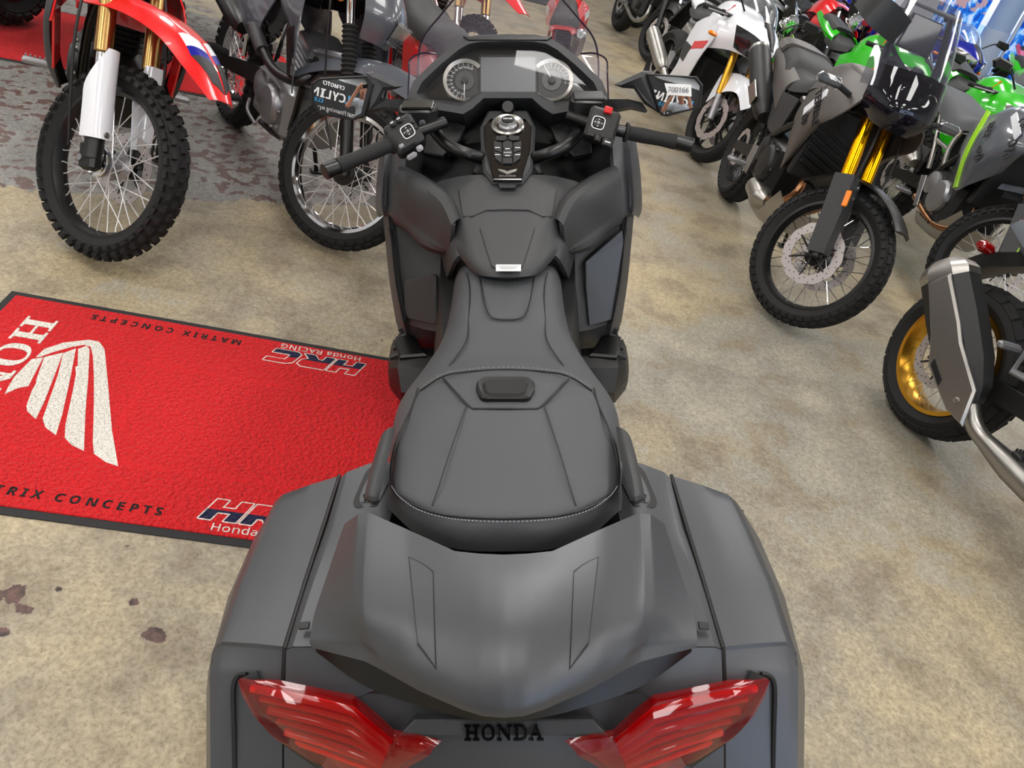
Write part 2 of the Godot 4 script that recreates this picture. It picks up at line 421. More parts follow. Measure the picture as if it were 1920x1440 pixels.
# slanted block letters: white outline, red upper half, navy lower half
func race_badge(t: Node3D, x: Transform3D, W: Material, N: Material) -> void:
	var glyphs := [
		[[0, 0], [0.28, 0], [0.28, 0.38], [0.6, 0.38], [0.6, 0], [0.88, 0], [0.88, 1], [0.6, 1], [0.6, 0.62], [0.28, 0.62], [0.28, 1], [0, 1]],
		[[0.98, 0], [1.26, 0], [1.26, 0.32], [1.4, 0.32], [1.62, 0], [1.95, 0], [1.68, 0.36], [1.86, 0.5], [1.86, 0.85], [1.7, 1], [0.98, 1]],
		[[2.02, 0.15], [2.18, 0], [2.86, 0], [2.86, 0.28], [2.3, 0.28], [2.3, 0.72], [2.86, 0.72], [2.86, 1], [2.18, 1], [2.02, 0.85]]]
	var half := PackedVector2Array([Vector2(-1, -1), Vector2(1, -1), Vector2(1, -0.001), Vector2(-1, -0.001)])
	for g in glyphs:
		var p := PackedVector2Array()
		for q in g:
			p.append(Vector2((q[0] - 1.43) * 0.108 + (q[1] - 0.5) * 0.03, (q[1] - 0.5) * 0.075))
		for o in Geometry2D.offset_polygon(p, 0.004):
			badge_layer(t, "race_badge_outline", o, x, 0.0, W)
		badge_layer(t, "race_badge", p, x, 0.0004, mt("mat_red"))
		for o in Geometry2D.intersect_polygons(p, half):
			badge_layer(t, "race_badge_base", o, x, 0.0008, N)

func badge_layer(t: Node3D, called: String, p: PackedVector2Array, x: Transform3D, lift: float, m: Material) -> void:
	var q := []
	for k in p:
		q.append(x * v(k.x, k.y, lift))
	part(called, mb().plate(q, 0.0012, 0.0, 0.0, Vector3.UP), m, t)

# ------------------------------------------------------------------ the grey tourer
func build_tourer() -> void:
	var t := thing("touring_motorcycle", "matte grey full-dress touring motorcycle with hard side cases", "motorcycle", Transform3D(Basis(v(0.95882, 0.2335, -0.16168), v(-0.23025, 0.97236, 0.03883), v(0.16628, 0, 0.98608)), v(0.37684, -0.0028, -0.06355)))
	var P := mt("gw_paint")
	var D := mt("gw_plastic")
	# ---- tail lid
	var lid := mb().patch([
		[v(0,0.845,-0.7497), v(-0.035,0.8455,-0.7513), v(-0.0702,0.846,-0.7558), v(-0.1426,0.85,-0.7944), v(-0.2033,0.845,-0.832), v(-0.2225,0.838,-0.8366), v(-0.251,0.8,-0.8533)],
		[v(0,0.84,-0.6967), v(-0.0337,0.8395,-0.6975), v(-0.0677,0.838,-0.7001), v(-0.1358,0.834,-0.7156), v(-0.199,0.826,-0.7446), v(-0.2186,0.815,-0.7541), v(-0.2685,0.765,-0.7869)],
		[v(0,0.825,-0.6341), v(-0.0324,0.8235,-0.6356), v(-0.0652,0.82,-0.6394), v(-0.1306,0.814,-0.6506), v(-0.1915,0.806,-0.6785), v(-0.2125,0.793,-0.6903), v(-0.2786,0.748,-0.727)],
		[v(0,0.8,-0.5874), v(-0.0317,0.7985,-0.5896), v(-0.0639,0.7955,-0.5959), v(-0.1252,0.79,-0.6155), v(-0.1783,0.784,-0.647), v(-0.2041,0.772,-0.6643), v(-0.279,0.74,-0.6921)],
		[v(0,0.77,-0.5611), v(-0.0275,0.7698,-0.5635), v(-0.0553,0.7697,-0.571), v(-0.1143,0.772,-0.5988), v(-0.1645,0.774,-0.6289), v(-0.192,0.764,-0.6519), v(-0.2795,0.735,-0.6831)],
		[v(0,0.75,-0.5577), v(-0.0263,0.75,-0.5599), v(-0.053,0.7505,-0.5686), v(-0.1121,0.755,-0.5933), v(-0.1652,0.758,-0.6226), v(-0.1915,0.752,-0.6399), v(-0.276,0.73,-0.6777)]], 5, 5, 0.012, true, Vector3.ZERO, false, true)
	part("tail_lid", lid, P, t, 28.0)
	for s in [1, -1]:
		var top := [v(-0.1359,0.836,-0.7487), v(-0.1247,0.836,-0.7428), v(-0.1103,0.836,-0.734), v(-0.0982,0.836,-0.7234)]
		var low := [v(-0.1137,0.8,-0.6281), v(-0.1028,0.8,-0.6167), v(-0.0936,0.8,-0.607), v(-0.0869,0.8,-0.5999)]
		for k in 4:
			top[k].x *= -s
			low[k].x *= -s
		var seal := mb().lid(lid, top, low, 10, 0.0012, 0.004)
		part("insert_seal", seal, mt("black"), t)
		var c := Vector3.ZERO
		for k in 4:
			c += top[k] + low[k]
		c /= 8.0
		var it := []
		var il := []
		for k in 4:
			it.append(top[k] + (v(c.x - top[k].x, 0, 0)) * 0.07 + v(0, 0, 0.003))
			il.append(low[k] + (v(c.x - low[k].x, 0, 0)) * 0.07 - v(0, 0, 0.003))
		part("lid_insert", mb().lid(lid, it, il, 10, 0.0024, 0.004), P, t)
	# ---- dark slot under the lid's rear edge
	part("lid_slot", mb().patch([
		[v(0,0.735,-0.5864), v(-0.0518,0.735,-0.5958), v(-0.1192,0.735,-0.6264), v(-0.1982,0.738,-0.665), v(-0.2706,0.73,-0.6813)],
		[v(0,0.7,-0.5828), v(-0.0524,0.7,-0.5874), v(-0.1197,0.7,-0.6064), v(-0.1997,0.7,-0.6375), v(-0.2741,0.71,-0.6846)]], 2, 4, 0.02, true), mt("satin_black"), t)
	# ---- rear cowl strips beside the lid
	for s in [1, -1]:
		var m := mb().patch([
			[v(-0.1882,0.74,-1.0663), v(-0.2467,0.74,-1.0634), v(-0.2881,0.735,-1.0443), v(-0.2985,0.728,-1.0377)],
			[v(-0.1916,0.745,-0.9333), v(-0.2359,0.745,-0.9271), v(-0.2867,0.735,-0.9121), v(-0.3024,0.725,-0.9217)],
			[v(-0.1966,0.735,-0.8255), v(-0.2457,0.735,-0.8147), v(-0.2979,0.728,-0.8099), v(-0.3118,0.718,-0.813)],
			[v(-0.1802,0.72,-0.6884), v(-0.2433,0.715,-0.6901), v(-0.3104,0.71,-0.6937), v(-0.322,0.7,-0.6962)]], 4, 3, 0.01, false, Vector3.ZERO, false, true)
		var cowl := mb()
		cowl.t = m.t.duplicate()
		m.patch([
			[v(-0.1811,0.715,-0.6919), v(-0.2435,0.713,-0.6897), v(-0.3106,0.708,-0.6933), v(-0.3216,0.7,-0.6944)],
			[v(-0.1819,0.66,-0.6582), v(-0.2239,0.655,-0.6425), v(-0.2747,0.66,-0.6513), v(-0.3221,0.662,-0.6621)]], 2, 3, 0.01, false, Vector3.ZERO, true, true)
		if s > 0:
			m.flip()
		part("rear_cowl", m, P, t, 25.0)
		var q := mb().plate([v(-0.3036,0.731,-0.721), v(-0.2879,0.732,-0.7221), v(-0.2873,0.73,-0.7105), v(-0.3033,0.728,-0.7101)], 0.004, 0.001, 0.002)
		if s > 0:
			q.flip()
		part("release_button", q, mt("dark_grey"), t)
		var slot := []
		for p in [v(-0.2251,0.74,-1.0634), v(-0.2435,0.74,-1.0546), v(-0.2526,0.74,-1.0374), v(-0.2626,0.74,-0.9665), v(-0.2614,0.74,-0.9536), v(-0.2536,0.74,-0.9446), v(-0.2191,0.74,-0.9459), v(-0.2068,0.74,-1.0177)]:
			slot.append(cowl.drop(p, 0.0012))
		var hs := mb().plate(slot, 0.004, 0.0, 0.006)
		var inner := []
		for p in [v(-0.2155,0.74,-1.0489), v(-0.2361,0.74,-1.0431), v(-0.2422,0.74,-1.0317), v(-0.2505,0.74,-0.9665), v(-0.2462,0.74,-0.9562), v(-0.2168,0.74,-0.9562), v(-0.204,0.74,-1.0177)]:
			inner.append(cowl.drop(p, 0.0022))
		var hi := mb().plate(inner, 0.004, 0.0, 0.005)
		if s > 0:
			hs.flip()
			hi.flip()
		part("handle_recess", hs, mt("black"), t)
		part("recess_floor", hi, P, t)
		var hr := mb().patch([
			[v(-0.2012,0.8,-1.0949), v(-0.2087,0.815,-1.0718), v(-0.2187,0.81,-1.0644), v(-0.2322,0.77,-1.0945)],
			[v(-0.1942,0.83,-0.9865), v(-0.2029,0.845,-0.9665), v(-0.2167,0.835,-0.9699), v(-0.2308,0.79,-1.0072)],
			[v(-0.1924,0.845,-0.8987), v(-0.2005,0.86,-0.8815), v(-0.2143,0.85,-0.8897), v(-0.2291,0.8,-0.9327)],
			[v(-0.1932,0.845,-0.8593), v(-0.1988,0.858,-0.8438), v(-0.2144,0.845,-0.864), v(-0.2286,0.8,-0.9053)],
			[v(-0.2034,0.8,-0.898), v(-0.2107,0.8,-0.8944), v(-0.2231,0.8,-0.9028), v(-0.2313,0.78,-0.9207)]], 3, 3, 0.012)
		if s > 0:
			hr.flip()
		part("grab_rail", hr, D, t)
	# ---- side cases
	for s in [1, -1]:
		var m := mb().patch([
			[v(-0.3406,0.6,-1.1763) - v(0, 0.12, 0), v(-0.3406,0.6,-1.1763), v(-0.405,0.58,-1.1705), v(-0.4643,0.56,-1.1597), v(-0.4811,0.54,-1.1597), v(-0.5336,0.4,-1.2753)],
			[v(-0.3068,0.722,-1.0471) - v(0, 0.12, 0), v(-0.3068,0.722,-1.0471), v(-0.3583,0.71,-1.0372), v(-0.4074,0.695,-1.0277), v(-0.424,0.68,-1.025), v(-0.544,0.4,-1.2926)],
			[v(-0.3106,0.722,-0.9434) - v(0, 0.12, 0), v(-0.3106,0.722,-0.9434), v(-0.3611,0.712,-0.9405), v(-0.4158,0.695,-0.9441), v(-0.4317,0.68,-0.9482), v(-0.5723,0.38,-1.2113)],
			[v(-0.3168,0.715,-0.8101) - v(0, 0.12, 0), v(-0.3168,0.715,-0.8101), v(-0.3684,0.705,-0.8131), v(-0.4259,0.69,-0.8255), v(-0.4444,0.672,-0.8349), v(-0.5911,0.36,-1.0633)],
			[v(-0.3285,0.698,-0.7022) - v(0, 0.12, 0), v(-0.3285,0.698,-0.7022), v(-0.379,0.69,-0.7135), v(-0.4283,0.68,-0.7235), v(-0.4452,0.665,-0.7256), v(-0.5836,0.35,-0.9151)],
			[v(-0.3298,0.69,-0.6987) - v(0, 0.12, 0), v(-0.3298,0.69,-0.6987), v(-0.3792,0.683,-0.7091), v(-0.4299,0.672,-0.7207), v(-0.4502,0.655,-0.7213), v(-0.5804,0.35,-0.8914)],
			[v(-0.3294,0.655,-0.6684) - v(0, 0.12, 0), v(-0.3294,0.655,-0.6684), v(-0.385,0.655,-0.6808), v(-0.4278,0.65,-0.6868), v(-0.4468,0.64,-0.6889), v(-0.5692,0.35,-0.8457)],
			[v(-0.3325,0.53,-0.5913) - v(0, 0.12, 0), v(-0.3325,0.53,-0.5913), v(-0.3853,0.53,-0.5913), v(-0.4252,0.53,-0.5913), v(-0.4396,0.53,-0.5913), v(-0.5167,0.35,-0.6815)]], 3, 3, 0.012, false, Vector3.ZERO, true, true)
		if s > 0:
			m.flip()
		part("side_case", m, P, t, 36.0)
		var gv := mb().tube(smooth([v(-0.3841,0.66,-0.6811), v(-0.3967,0.655,-0.6826), v(-0.4033,0.65,-0.6769), v(-0.4051,0.636,-0.6647), v(-0.4038,0.59,-0.6325), v(-0.403,0.536,-0.5963)], 4), 0.0035, 6)
		if s > 0:
			gv.flip()
		part("case_groove", gv, mt("black"), t)
		var pl := mb().tube([v(-0.3031,0.726,-1.0456), v(-0.3072,0.727,-0.9198), v(-0.3152,0.718,-0.813), v(-0.325,0.7,-0.6989), v(-0.3274,0.655,-0.6666)], 0.0034, 6)
		if s > 0:
			pl.flip()
		part("case_seal", pl, mt("black"), t)
	
	# ---- rear panel and tail lamps
	part("rear_panel", mb().patch([
		[v(0,0.655,-0.6527), v(-0.119,0.655,-0.6527), v(-0.2255,0.655,-0.6527), v(-0.3264,0.652,-0.6668)],
		[v(0,0.6,-0.6022), v(-0.1192,0.59,-0.6077), v(-0.2269,0.585,-0.6105), v(-0.3264,0.585,-0.6187)],
		[v(0,0.48,-0.5685), v(-0.1226,0.48,-0.5685), v(-0.2323,0.48,-0.5685), v(-0.3324,0.48,-0.5685)]], 3, 2, 0.015, true), P, t)
	part("plate_surround", mb().plate([v(-0.1256,0.665,-0.6051), v(0.1256,0.665,-0.6051), v(0.1477,0.645,-0.5928), v(-0.1477,0.645,-0.5928)], 0.02, 0.002), D, t)
	text("maker_badge", "HONDA", 0.0205, frame(v(0,0.655,-0.5918), Vector3.RIGHT, v(0, 0.55, 0.83), 1.0), mt("gloss_black"), t, 0.006, "Droid Serif", true)
	for s in [1, -1]:
		var m := mb().patch([
			[v(-0.3849,0.6709,-0.6685), v(-0.3256,0.6801,-0.6504), v(-0.2153,0.6806,-0.6266), v(-0.1592,0.6398,-0.5974), v(-0.0861,0.6373,-0.5909)],
			[v(-0.3763,0.6564,-0.6553), v(-0.3109,0.6853,-0.6236), v(-0.2072,0.6843,-0.5968), v(-0.1563,0.6457,-0.5768), v(-0.1054,0.631,-0.5819)],
			[v(-0.3619,0.6298,-0.641), v(-0.2976,0.6546,-0.6096), v(-0.2183,0.6483,-0.5847), v(-0.1666,0.6247,-0.5729), v(-0.1313,0.6067,-0.5827)],
			[v(-0.3339,0.5968,-0.6252), v(-0.2756,0.5816,-0.5994), v(-0.2274,0.5685,-0.5826), v(-0.1955,0.5627,-0.5731), v(-0.1643,0.5717,-0.5777)]], 3, 3, 0.01, false, Vector3.ZERO, true, true)
		if s > 0:
			m.flip()
		var lamp := part("tail_lamp", m, mt("lamp_glass"), t, 20.0)
		var core := mb().plate([v(-0.3807,0.6615,-0.6694), v(-0.2225,0.6588,-0.6367), v(-0.1647,0.623,-0.6053), v(-0.096,0.6266,-0.5938), v(-0.1681,0.5721,-0.5775), v(-0.2288,0.5618,-0.5861), v(-0.3259,0.5957,-0.6242), v(-0.3607,0.6255,-0.6453)], 0.01)
		if s > 0:
			core.flip()
		part("lamp_base", core, mt("lamp_red"), lamp)
		for k in 6:
			var f := k / 5.0
			var br := mb().tube([v(-0.3698,0.6608,-0.6576).lerp(v(-0.3073,0.5956,-0.6111), f), v(-0.2676,0.6763,-0.6275).lerp(v(-0.2566,0.5984,-0.5934), f), v(-0.2135,0.6768,-0.6125).lerp(v(-0.2184,0.5924,-0.5825), f), v(-0.1603,0.6339,-0.5896).lerp(v(-0.1785,0.5832,-0.5765), f)], 0.004 if k % 2 else 0.0065, 6)
			if s > 0:
				br.flip()
			part("light_guide", br, mt("lamp_core"), lamp)
		var w := mb().patch([
			[v(-0.4001,0.6507,-0.68), v(-0.3803,0.6407,-0.6531), v(-0.3482,0.603,-0.6233), v(-0.2756,0.5662,-0.5885)],
			[v(-0.3825,0.6732,-0.667), v(-0.3606,0.6394,-0.6369), v(-0.329,0.6102,-0.6143), v(-0.2652,0.5796,-0.5846)]], 2, 3, 0.02)
		if s > 0:
			w.flip()
		part("lamp_bezel", w, mt("satin_black"), t)
	# ---- seat
	part("seat", mb().patch([
		[v(0,0.74,-1.7597), v(-0.0651,0.74,-1.7887), v(-0.1052,0.73,-1.8467), v(-0.1261,0.7,-1.9047), v(-0.1464,0.62,-2.0089)],
		[v(0,0.772,-1.7058), v(-0.0632,0.772,-1.7396), v(-0.102,0.765,-1.794), v(-0.1271,0.735,-1.8341), v(-0.1519,0.64,-1.9552)],
		[v(0,0.752,-1.6114), v(-0.067,0.75,-1.6226), v(-0.1072,0.742,-1.652), v(-0.1333,0.71,-1.6972), v(-0.1582,0.62,-1.7963)],
		[v(0,0.738,-1.5019), v(-0.07,0.736,-1.5051), v(-0.1146,0.726,-1.5302), v(-0.1471,0.69,-1.5827), v(-0.1741,0.6,-1.6817)],
		[v(0,0.745,-1.4078), v(-0.0785,0.741,-1.4095), v(-0.1393,0.724,-1.4306), v(-0.1813,0.68,-1.4739), v(-0.2063,0.6,-1.5608)],
		[v(0,0.785,-1.297), v(-0.0845,0.778,-1.3032), v(-0.1592,0.748,-1.3227), v(-0.2078,0.69,-1.376), v(-0.2343,0.61,-1.4587)],
		[v(0,0.832,-1.1973), v(-0.0891,0.822,-1.2043), v(-0.17,0.785,-1.2216), v(-0.2159,0.72,-1.278), v(-0.2416,0.64,-1.3582)],
		[v(0,0.846,-1.0909), v(-0.0858,0.84,-1.0909), v(-0.1728,0.808,-1.1082), v(-0.2132,0.75,-1.1615), v(-0.2388,0.66,-1.2501)],
		[v(0,0.85,-0.9502), v(-0.0848,0.845,-0.9533), v(-0.172,0.82,-0.9735), v(-0.2012,0.77,-1.024), v(-0.2267,0.68,-1.1123)],
		[v(0,0.855,-0.8584), v(-0.0799,0.85,-0.8659), v(-0.1611,0.832,-0.8966), v(-0.1895,0.79,-0.9406), v(-0.2161,0.7,-1.0253)],
		[v(0,0.852,-0.8206), v(-0.0641,0.85,-0.8259), v(-0.1381,0.835,-0.8614), v(-0.1833,0.8,-0.9176), v(-0.2101,0.72,-0.991)],
		[v(0,0.83,-0.8048), v(-0.0687,0.83,-0.8069), v(-0.1384,0.815,-0.8501), v(-0.1839,0.785,-0.9119), v(-0.2039,0.73,-0.9637)],
		[v(0,0.79,-0.8051), v(-0.0718,0.79,-0.8094), v(-0.1357,0.785,-0.8437), v(-0.1876,0.765,-0.9135), v(-0.2002,0.73,-0.9482)]], 4, 4, 0.02, true), mt("seat_vinyl"), t, 50.0)
	# ---- tank cover and cowl
	var tank := mb().patch([
		[v(0,0.785,-1.687), v(-0.061,0.785,-1.7149), v(-0.11,0.785,-1.8027), v(-0.1305,0.765,-1.812), v(-0.1589,0.66,-1.9335)],
		[v(0,0.8,-1.7116), v(-0.0691,0.8,-1.7316), v(-0.1189,0.8,-1.8276), v(-0.1443,0.77,-1.8639), v(-0.175,0.66,-1.9984)],
		[v(0,0.82,-1.7742), v(-0.0812,0.82,-1.7894), v(-0.1265,0.815,-1.8791), v(-0.1548,0.78,-1.9276), v(-0.1919,0.66,-2.0665)],
		[v(0,0.85,-1.8683), v(-0.0972,0.85,-1.875), v(-0.1497,0.838,-1.9572), v(-0.1741,0.8,-2.0156), v(-0.2083,0.68,-2.1328)],
		[v(0,0.88,-1.9546), v(-0.1098,0.88,-1.9618), v(-0.1696,0.865,-1.9946), v(-0.2128,0.83,-2.0566), v(-0.2466,0.72,-2.1975)],
		[v(0,0.905,-2.043), v(-0.0979,0.905,-2.043), v(-0.1586,0.885,-2.0672), v(-0.2088,0.85,-2.1167), v(-0.2554,0.74,-2.3152)]], 4, 4, 0.012, true)
	part("tank_cover", tank, D, t, 32.0)
	for q in [["fuel_lid", [v(-0.1338,0.876,-1.9826), v(-0.1041,0.892,-2.0066), v(-0.0596,0.9,-2.0285), v(0,0.9,-2.0324), v(0.0596,0.9,-2.0285), v(0.1041,0.892,-2.0066), v(0.1338,0.876,-1.9826)], [v(-0.1185,0.85,-1.885), v(-0.0931,0.85,-1.875), v(-0.056,0.85,-1.8951), v(0,0.85,-1.8985), v(0.056,0.85,-1.8951), v(0.0931,0.85,-1.875), v(0.1185,0.85,-1.885)]], ["storage_lid", [v(-0.0713,0.84,-1.8348), v(-0.0565,0.85,-1.8551), v(0,0.85,-1.8584), v(0.0565,0.85,-1.8551), v(0.0713,0.84,-1.8348)], [v(-0.0394,0.8,-1.706), v(-0.0262,0.8,-1.6947), v(0,0.8,-1.6947), v(0.0262,0.8,-1.6947), v(0.0394,0.8,-1.706)]]]:
		part("lid_seal", mb().lid(tank, q[1], q[2], 10, 0.0012, 0.006), mt("black"), t)
		var c := Vector3.ZERO
		for k in q[1].size():
			c += (q[1][k] + q[2][k]) / (2.0 * q[1].size())
		var it := []
		var il := []
		for k in q[1].size():
			it.append(q[1][k] + (c - q[1][k]) * 0.028)
			il.append(q[2][k] + (c - q[2][k]) * 0.028)
		part(q[0], mb().lid(tank, it, il, 10, 0.0035, 0.006), D, t)
	tourer_fairing(t)
	tourer_dash(t)
	tourer_controls(t)
	tourer_mirrors(t)

func both(called: String, m: MB, mat: Material, t: Node, crease := 38.0) -> void:
	part(called, m, mat, t, crease)
	var q := mb()
	q.t = m.t.duplicate()
	part(called, q.flip(), mat, t, crease)

func tourer_fairing(t: Node3D) -> void:
	var P := mt("gw_paint")
	var D := mt("gw_plastic")
	both("fairing_shoulder", mb().patch([
		[v(-0.293,1,-2.228), v(-0.333,0.99,-2.2358), v(-0.3617,0.96,-2.282), v(-0.4684,0.75,-2.8367)],
		[v(-0.298,0.91,-2.0984), v(-0.3367,0.905,-2.1671), v(-0.3711,0.89,-2.231), v(-0.5034,0.62,-2.882)],
		[v(-0.3111,0.805,-2.0333), v(-0.3428,0.81,-2.0739), v(-0.3718,0.81,-2.1202), v(-0.4937,0.55,-2.7038)],
		[v(-0.3174,0.77,-2.0616), v(-0.3465,0.765,-2.0952), v(-0.369,0.765,-2.1256), v(-0.4872,0.5,-2.7073)]], 4, 3, 0.012), P, t, 28.0)
	both("speaker_pod", mb().patch([
		[v(-0.3023,0.9,-2.1296), v(-0.2342,0.89,-2.0702), v(-0.1682,0.872,-1.9998), v(-0.1332,0.842,-1.9201)],
		[v(-0.3023,0.912,-2.0725), v(-0.2299,0.905,-2.0002), v(-0.1662,0.885,-1.9353), v(-0.1342,0.853,-1.8682)],
		[v(-0.3085,0.875,-2.0612), v(-0.2407,0.87,-1.9825), v(-0.1836,0.85,-1.9365), v(-0.1383,0.82,-1.8683)],
		[v(-0.315,0.81,-2.0439), v(-0.2671,0.8,-2.0084), v(-0.2128,0.785,-1.9506), v(-0.1472,0.775,-1.892)],
		[v(-0.3204,0.775,-2.065), v(-0.274,0.765,-2.022), v(-0.2208,0.75,-1.9506), v(-0.1522,0.755,-1.9138)],
		[v(-0.3324,0.72,-2.1818), v(-0.2838,0.7,-2.1495), v(-0.2281,0.69,-2.0684), v(-0.1624,0.69,-2.0404)]], 4, 4, 0.012), D, t, 32.0)
	both("leg_shield", mb().patch([
		[v(-0.1531,0.6999,-2.02), v(-0.2358,0.7042,-2.06), v(-0.3233,0.7618,-2.08), v(-0.3506,0.7804,-2.09), v(-0.4156,0.6573,-2.4)],
		[v(-0.1697,0.63,-1.99), v(-0.237,0.6438,-2.03), v(-0.3185,0.6804,-2.06), v(-0.3471,0.6892,-2.07), v(-0.4165,0.5342,-2.4)],
		[v(-0.1959,0.5709,-1.97), v(-0.2465,0.5754,-2), v(-0.3137,0.5821,-2.03), v(-0.3415,0.5857,-2.04), v(-0.4167,0.3914,-2.4)],
		[v(-0.2072,0.4774,-1.95), v(-0.2502,0.4762,-1.97), v(-0.2998,0.4729,-2), v(-0.3262,0.4781,-2.01), v(-0.4092,0.2391,-2.4)],
		[v(-0.2115,0.4537,-1.97), v(-0.253,0.4519,-1.985), v(-0.3004,0.4493,-2.02), v(-0.3272,0.4547,-2.03), v(-0.4065,0.2256,-2.4)],
		[v(-0.2416,0.2595,-2.14), v(-0.2786,0.2638,-2.14), v(-0.315,0.2657,-2.15), v(-0.3345,0.2804,-2.16), v(-0.3942,0.1382,-2.4)]], 3, 3, 0.012), D, t, 28.0)
	part("pocket_lid", mb().plate([v(-0.306,0.6028,-2.018), v(-0.2159,0.6377,-1.995), v(-0.2065,0.6335,-1.99), v(-0.2079,0.5002,-1.955), v(-0.221,0.4928,-1.955), v(-0.3019,0.4939,-1.99), v(-0.3092,0.5175,-2)], 0.01, 0.0015, 0.006).moved(Transform3D(Basis.IDENTITY, v(0, 0.002, 0.004))), D, t)
	part("pocket_lid", mb().plate([v(0.2241,0.6644,-2.02), v(0.3284,0.746,-2.06), v(0.3343,0.7066,-2.055), v(0.3115,0.4853,-1.998), v(0.2414,0.483,-1.965), v(0.2273,0.5951,-1.99)], 0.01, 0.0015, 0.006).moved(Transform3D(Basis.IDENTITY, v(0, 0.004, 0.01))), P, t)
	both("vent_slot", mb().plate([v(-0.3433,0.751,-2.06), v(-0.3344,0.7453,-2.058), v(-0.3303,0.6921,-2.05), v(-0.3378,0.6979,-2.052)], 0.01, 0.001), mt("black"), t)
	# inner cowl under the tank and seat, engine and footboards
	part("engine_cowl", mb().loft([
		[v(-0.24, 0.28, -2.2), v(0.24, 0.28, -2.2), v(0.2, 0.76, -2.2), v(-0.2, 0.76, -2.2)],
		[v(-0.24, 0.25, -1.96), v(0.24, 0.25, -1.96), v(0.19, 0.66, -1.96), v(-0.19, 0.66, -1.96)],
		[v(-0.23, 0.25, -1.6), v(0.23, 0.25, -1.6), v(0.16, 0.64, -1.6), v(-0.16, 0.64, -1.6)],
		[v(-0.2, 0.3, -1.25), v(0.2, 0.3, -1.25), v(0.22, 0.66, -1.25), v(-0.22, 0.66, -1.25)],
		[v(-0.2, 0.4, -0.72), v(0.2, 0.4, -0.72), v(0.2, 0.72, -0.75), v(-0.2, 0.72, -0.75)]]), mt("gw_dark"), t)
	both("cylinder_head", mb().patch([
		[v(-0.2104,0.36,-2.0224), v(-0.2693,0.37,-2.0162), v(-0.3366,0.37,-2.0531), v(-0.3744,0.33,-2.1284), v(-0.4092,0.22,-2.2459)],
		[v(-0.2061,0.37,-1.9684), v(-0.2721,0.375,-1.9609), v(-0.3324,0.375,-1.9609), v(-0.3696,0.33,-2.0465), v(-0.4066,0.22,-2.1667)],
		[v(-0.2047,0.35,-1.9341), v(-0.2692,0.36,-1.9196), v(-0.3337,0.36,-1.9196), v(-0.3687,0.32,-1.9775), v(-0.4005,0.22,-2.1035)],
		[v(-0.2043,0.3,-1.8924), v(-0.2695,0.3,-1.8787), v(-0.3224,0.3,-1.876), v(-0.3667,0.28,-1.9592), v(-0.3946,0.2,-2.0706)],
		[v(-0.211,0.2,-1.9155), v(-0.281,0.2,-1.9292), v(-0.3396,0.2,-1.957), v(-0.3737,0.2,-2.0142), v(-0.3875,0.18,-2.0562)]], 2, 2, 0.02, false, Vector3.ZERO, true, true), mt("gw_dark"), t, 25.0)
	both("footboard", mb().plate([v(-0.3561,0.385,-2.0297), v(-0.3427,0.385,-2.1185), v(-0.3058,0.385,-2.0926), v(-0.2468,0.385,-1.9577), v(-0.3298,0.385,-1.946)], 0.03, 0.006), mt("satin_black"), t)
	for k in 4:
		both("footboard_rib", mb().tube([v(-0.3627,0.36,-1.9716) + v(0.004 * k, 0.006 * k, -0.045 * k), v(-0.3279,0.372,-1.9772) + v(0.004 * k, 0.006 * k, -0.045 * k)], 0.008, 6), mt("gw_dark"), t)
	# seat panels, seams and cushion details
	var seam := mt("gw_dark")
	for q in [
		[v(-0.0694,0.772,-1.7226), v(-0.0596,0.765,-1.6482), v(-0.0495,0.756,-1.592), v(-0.0339,0.749,-1.5643), v(0,0.7475,-1.5595), v(0.0339,0.749,-1.5643), v(0.0495,0.756,-1.592), v(0.0596,0.765,-1.6482), v(0.0694,0.772,-1.7226)],
		[v(-0.1257,0.802,-1.2466), v(-0.0928,0.838,-1.1498), v(-0.0631,0.844,-1.0966), v(-0.0447,0.846,-1.0893), v(0,0.848,-1.0868), v(0.0447,0.846,-1.0893), v(0.0631,0.844,-1.0966), v(0.0928,0.838,-1.1498), v(0.1257,0.802,-1.2466)],
		[v(-0.1701,0.786,-1.2238), v(-0.1262,0.8,-1.2531), v(-0.0778,0.791,-1.2826), v(0,0.786,-1.2974), v(0.0778,0.791,-1.2826), v(0.1262,0.8,-1.2531), v(0.1701,0.786,-1.2238)]]:
		part("seam", mb().tube(smooth(q, 4), 0.0022, 5), seam, t)
	both("seam", mb().tube(smooth([v(-0.1029,0.768,-1.753), v(-0.0922,0.758,-1.6794), v(-0.0911,0.738,-1.5729), v(-0.0922,0.738,-1.4793), v(-0.1229,0.745,-1.3706)], 4), 0.0018, 5), seam, t)
	both("seam", mb().tube(smooth([v(-0.1741,0.786,-1.2327), v(-0.1762,0.796,-1.1641), v(-0.1841,0.812,-1.0801), v(-0.1945,0.8,-1.021), v(-0.1929,0.795,-0.9652), v(-0.1779,0.818,-0.9063), v(-0.1328,0.839,-0.8516), v(-0.0894,0.852,-0.8217), v(-0.0492,0.853,-0.8153), v(0,0.852,-0.8141)], 4), 0.0022, 5), seam, t)
	both("seam", mb().tube(smooth([v(-0.0698,0.845,-1.1), v(-0.0819,0.849,-1.0199), v(-0.0932,0.85,-0.9502), v(-0.1016,0.853,-0.8841), v(-0.11,0.846,-0.8468)], 4), 0.0012, 5), mt("seat_black"), t)
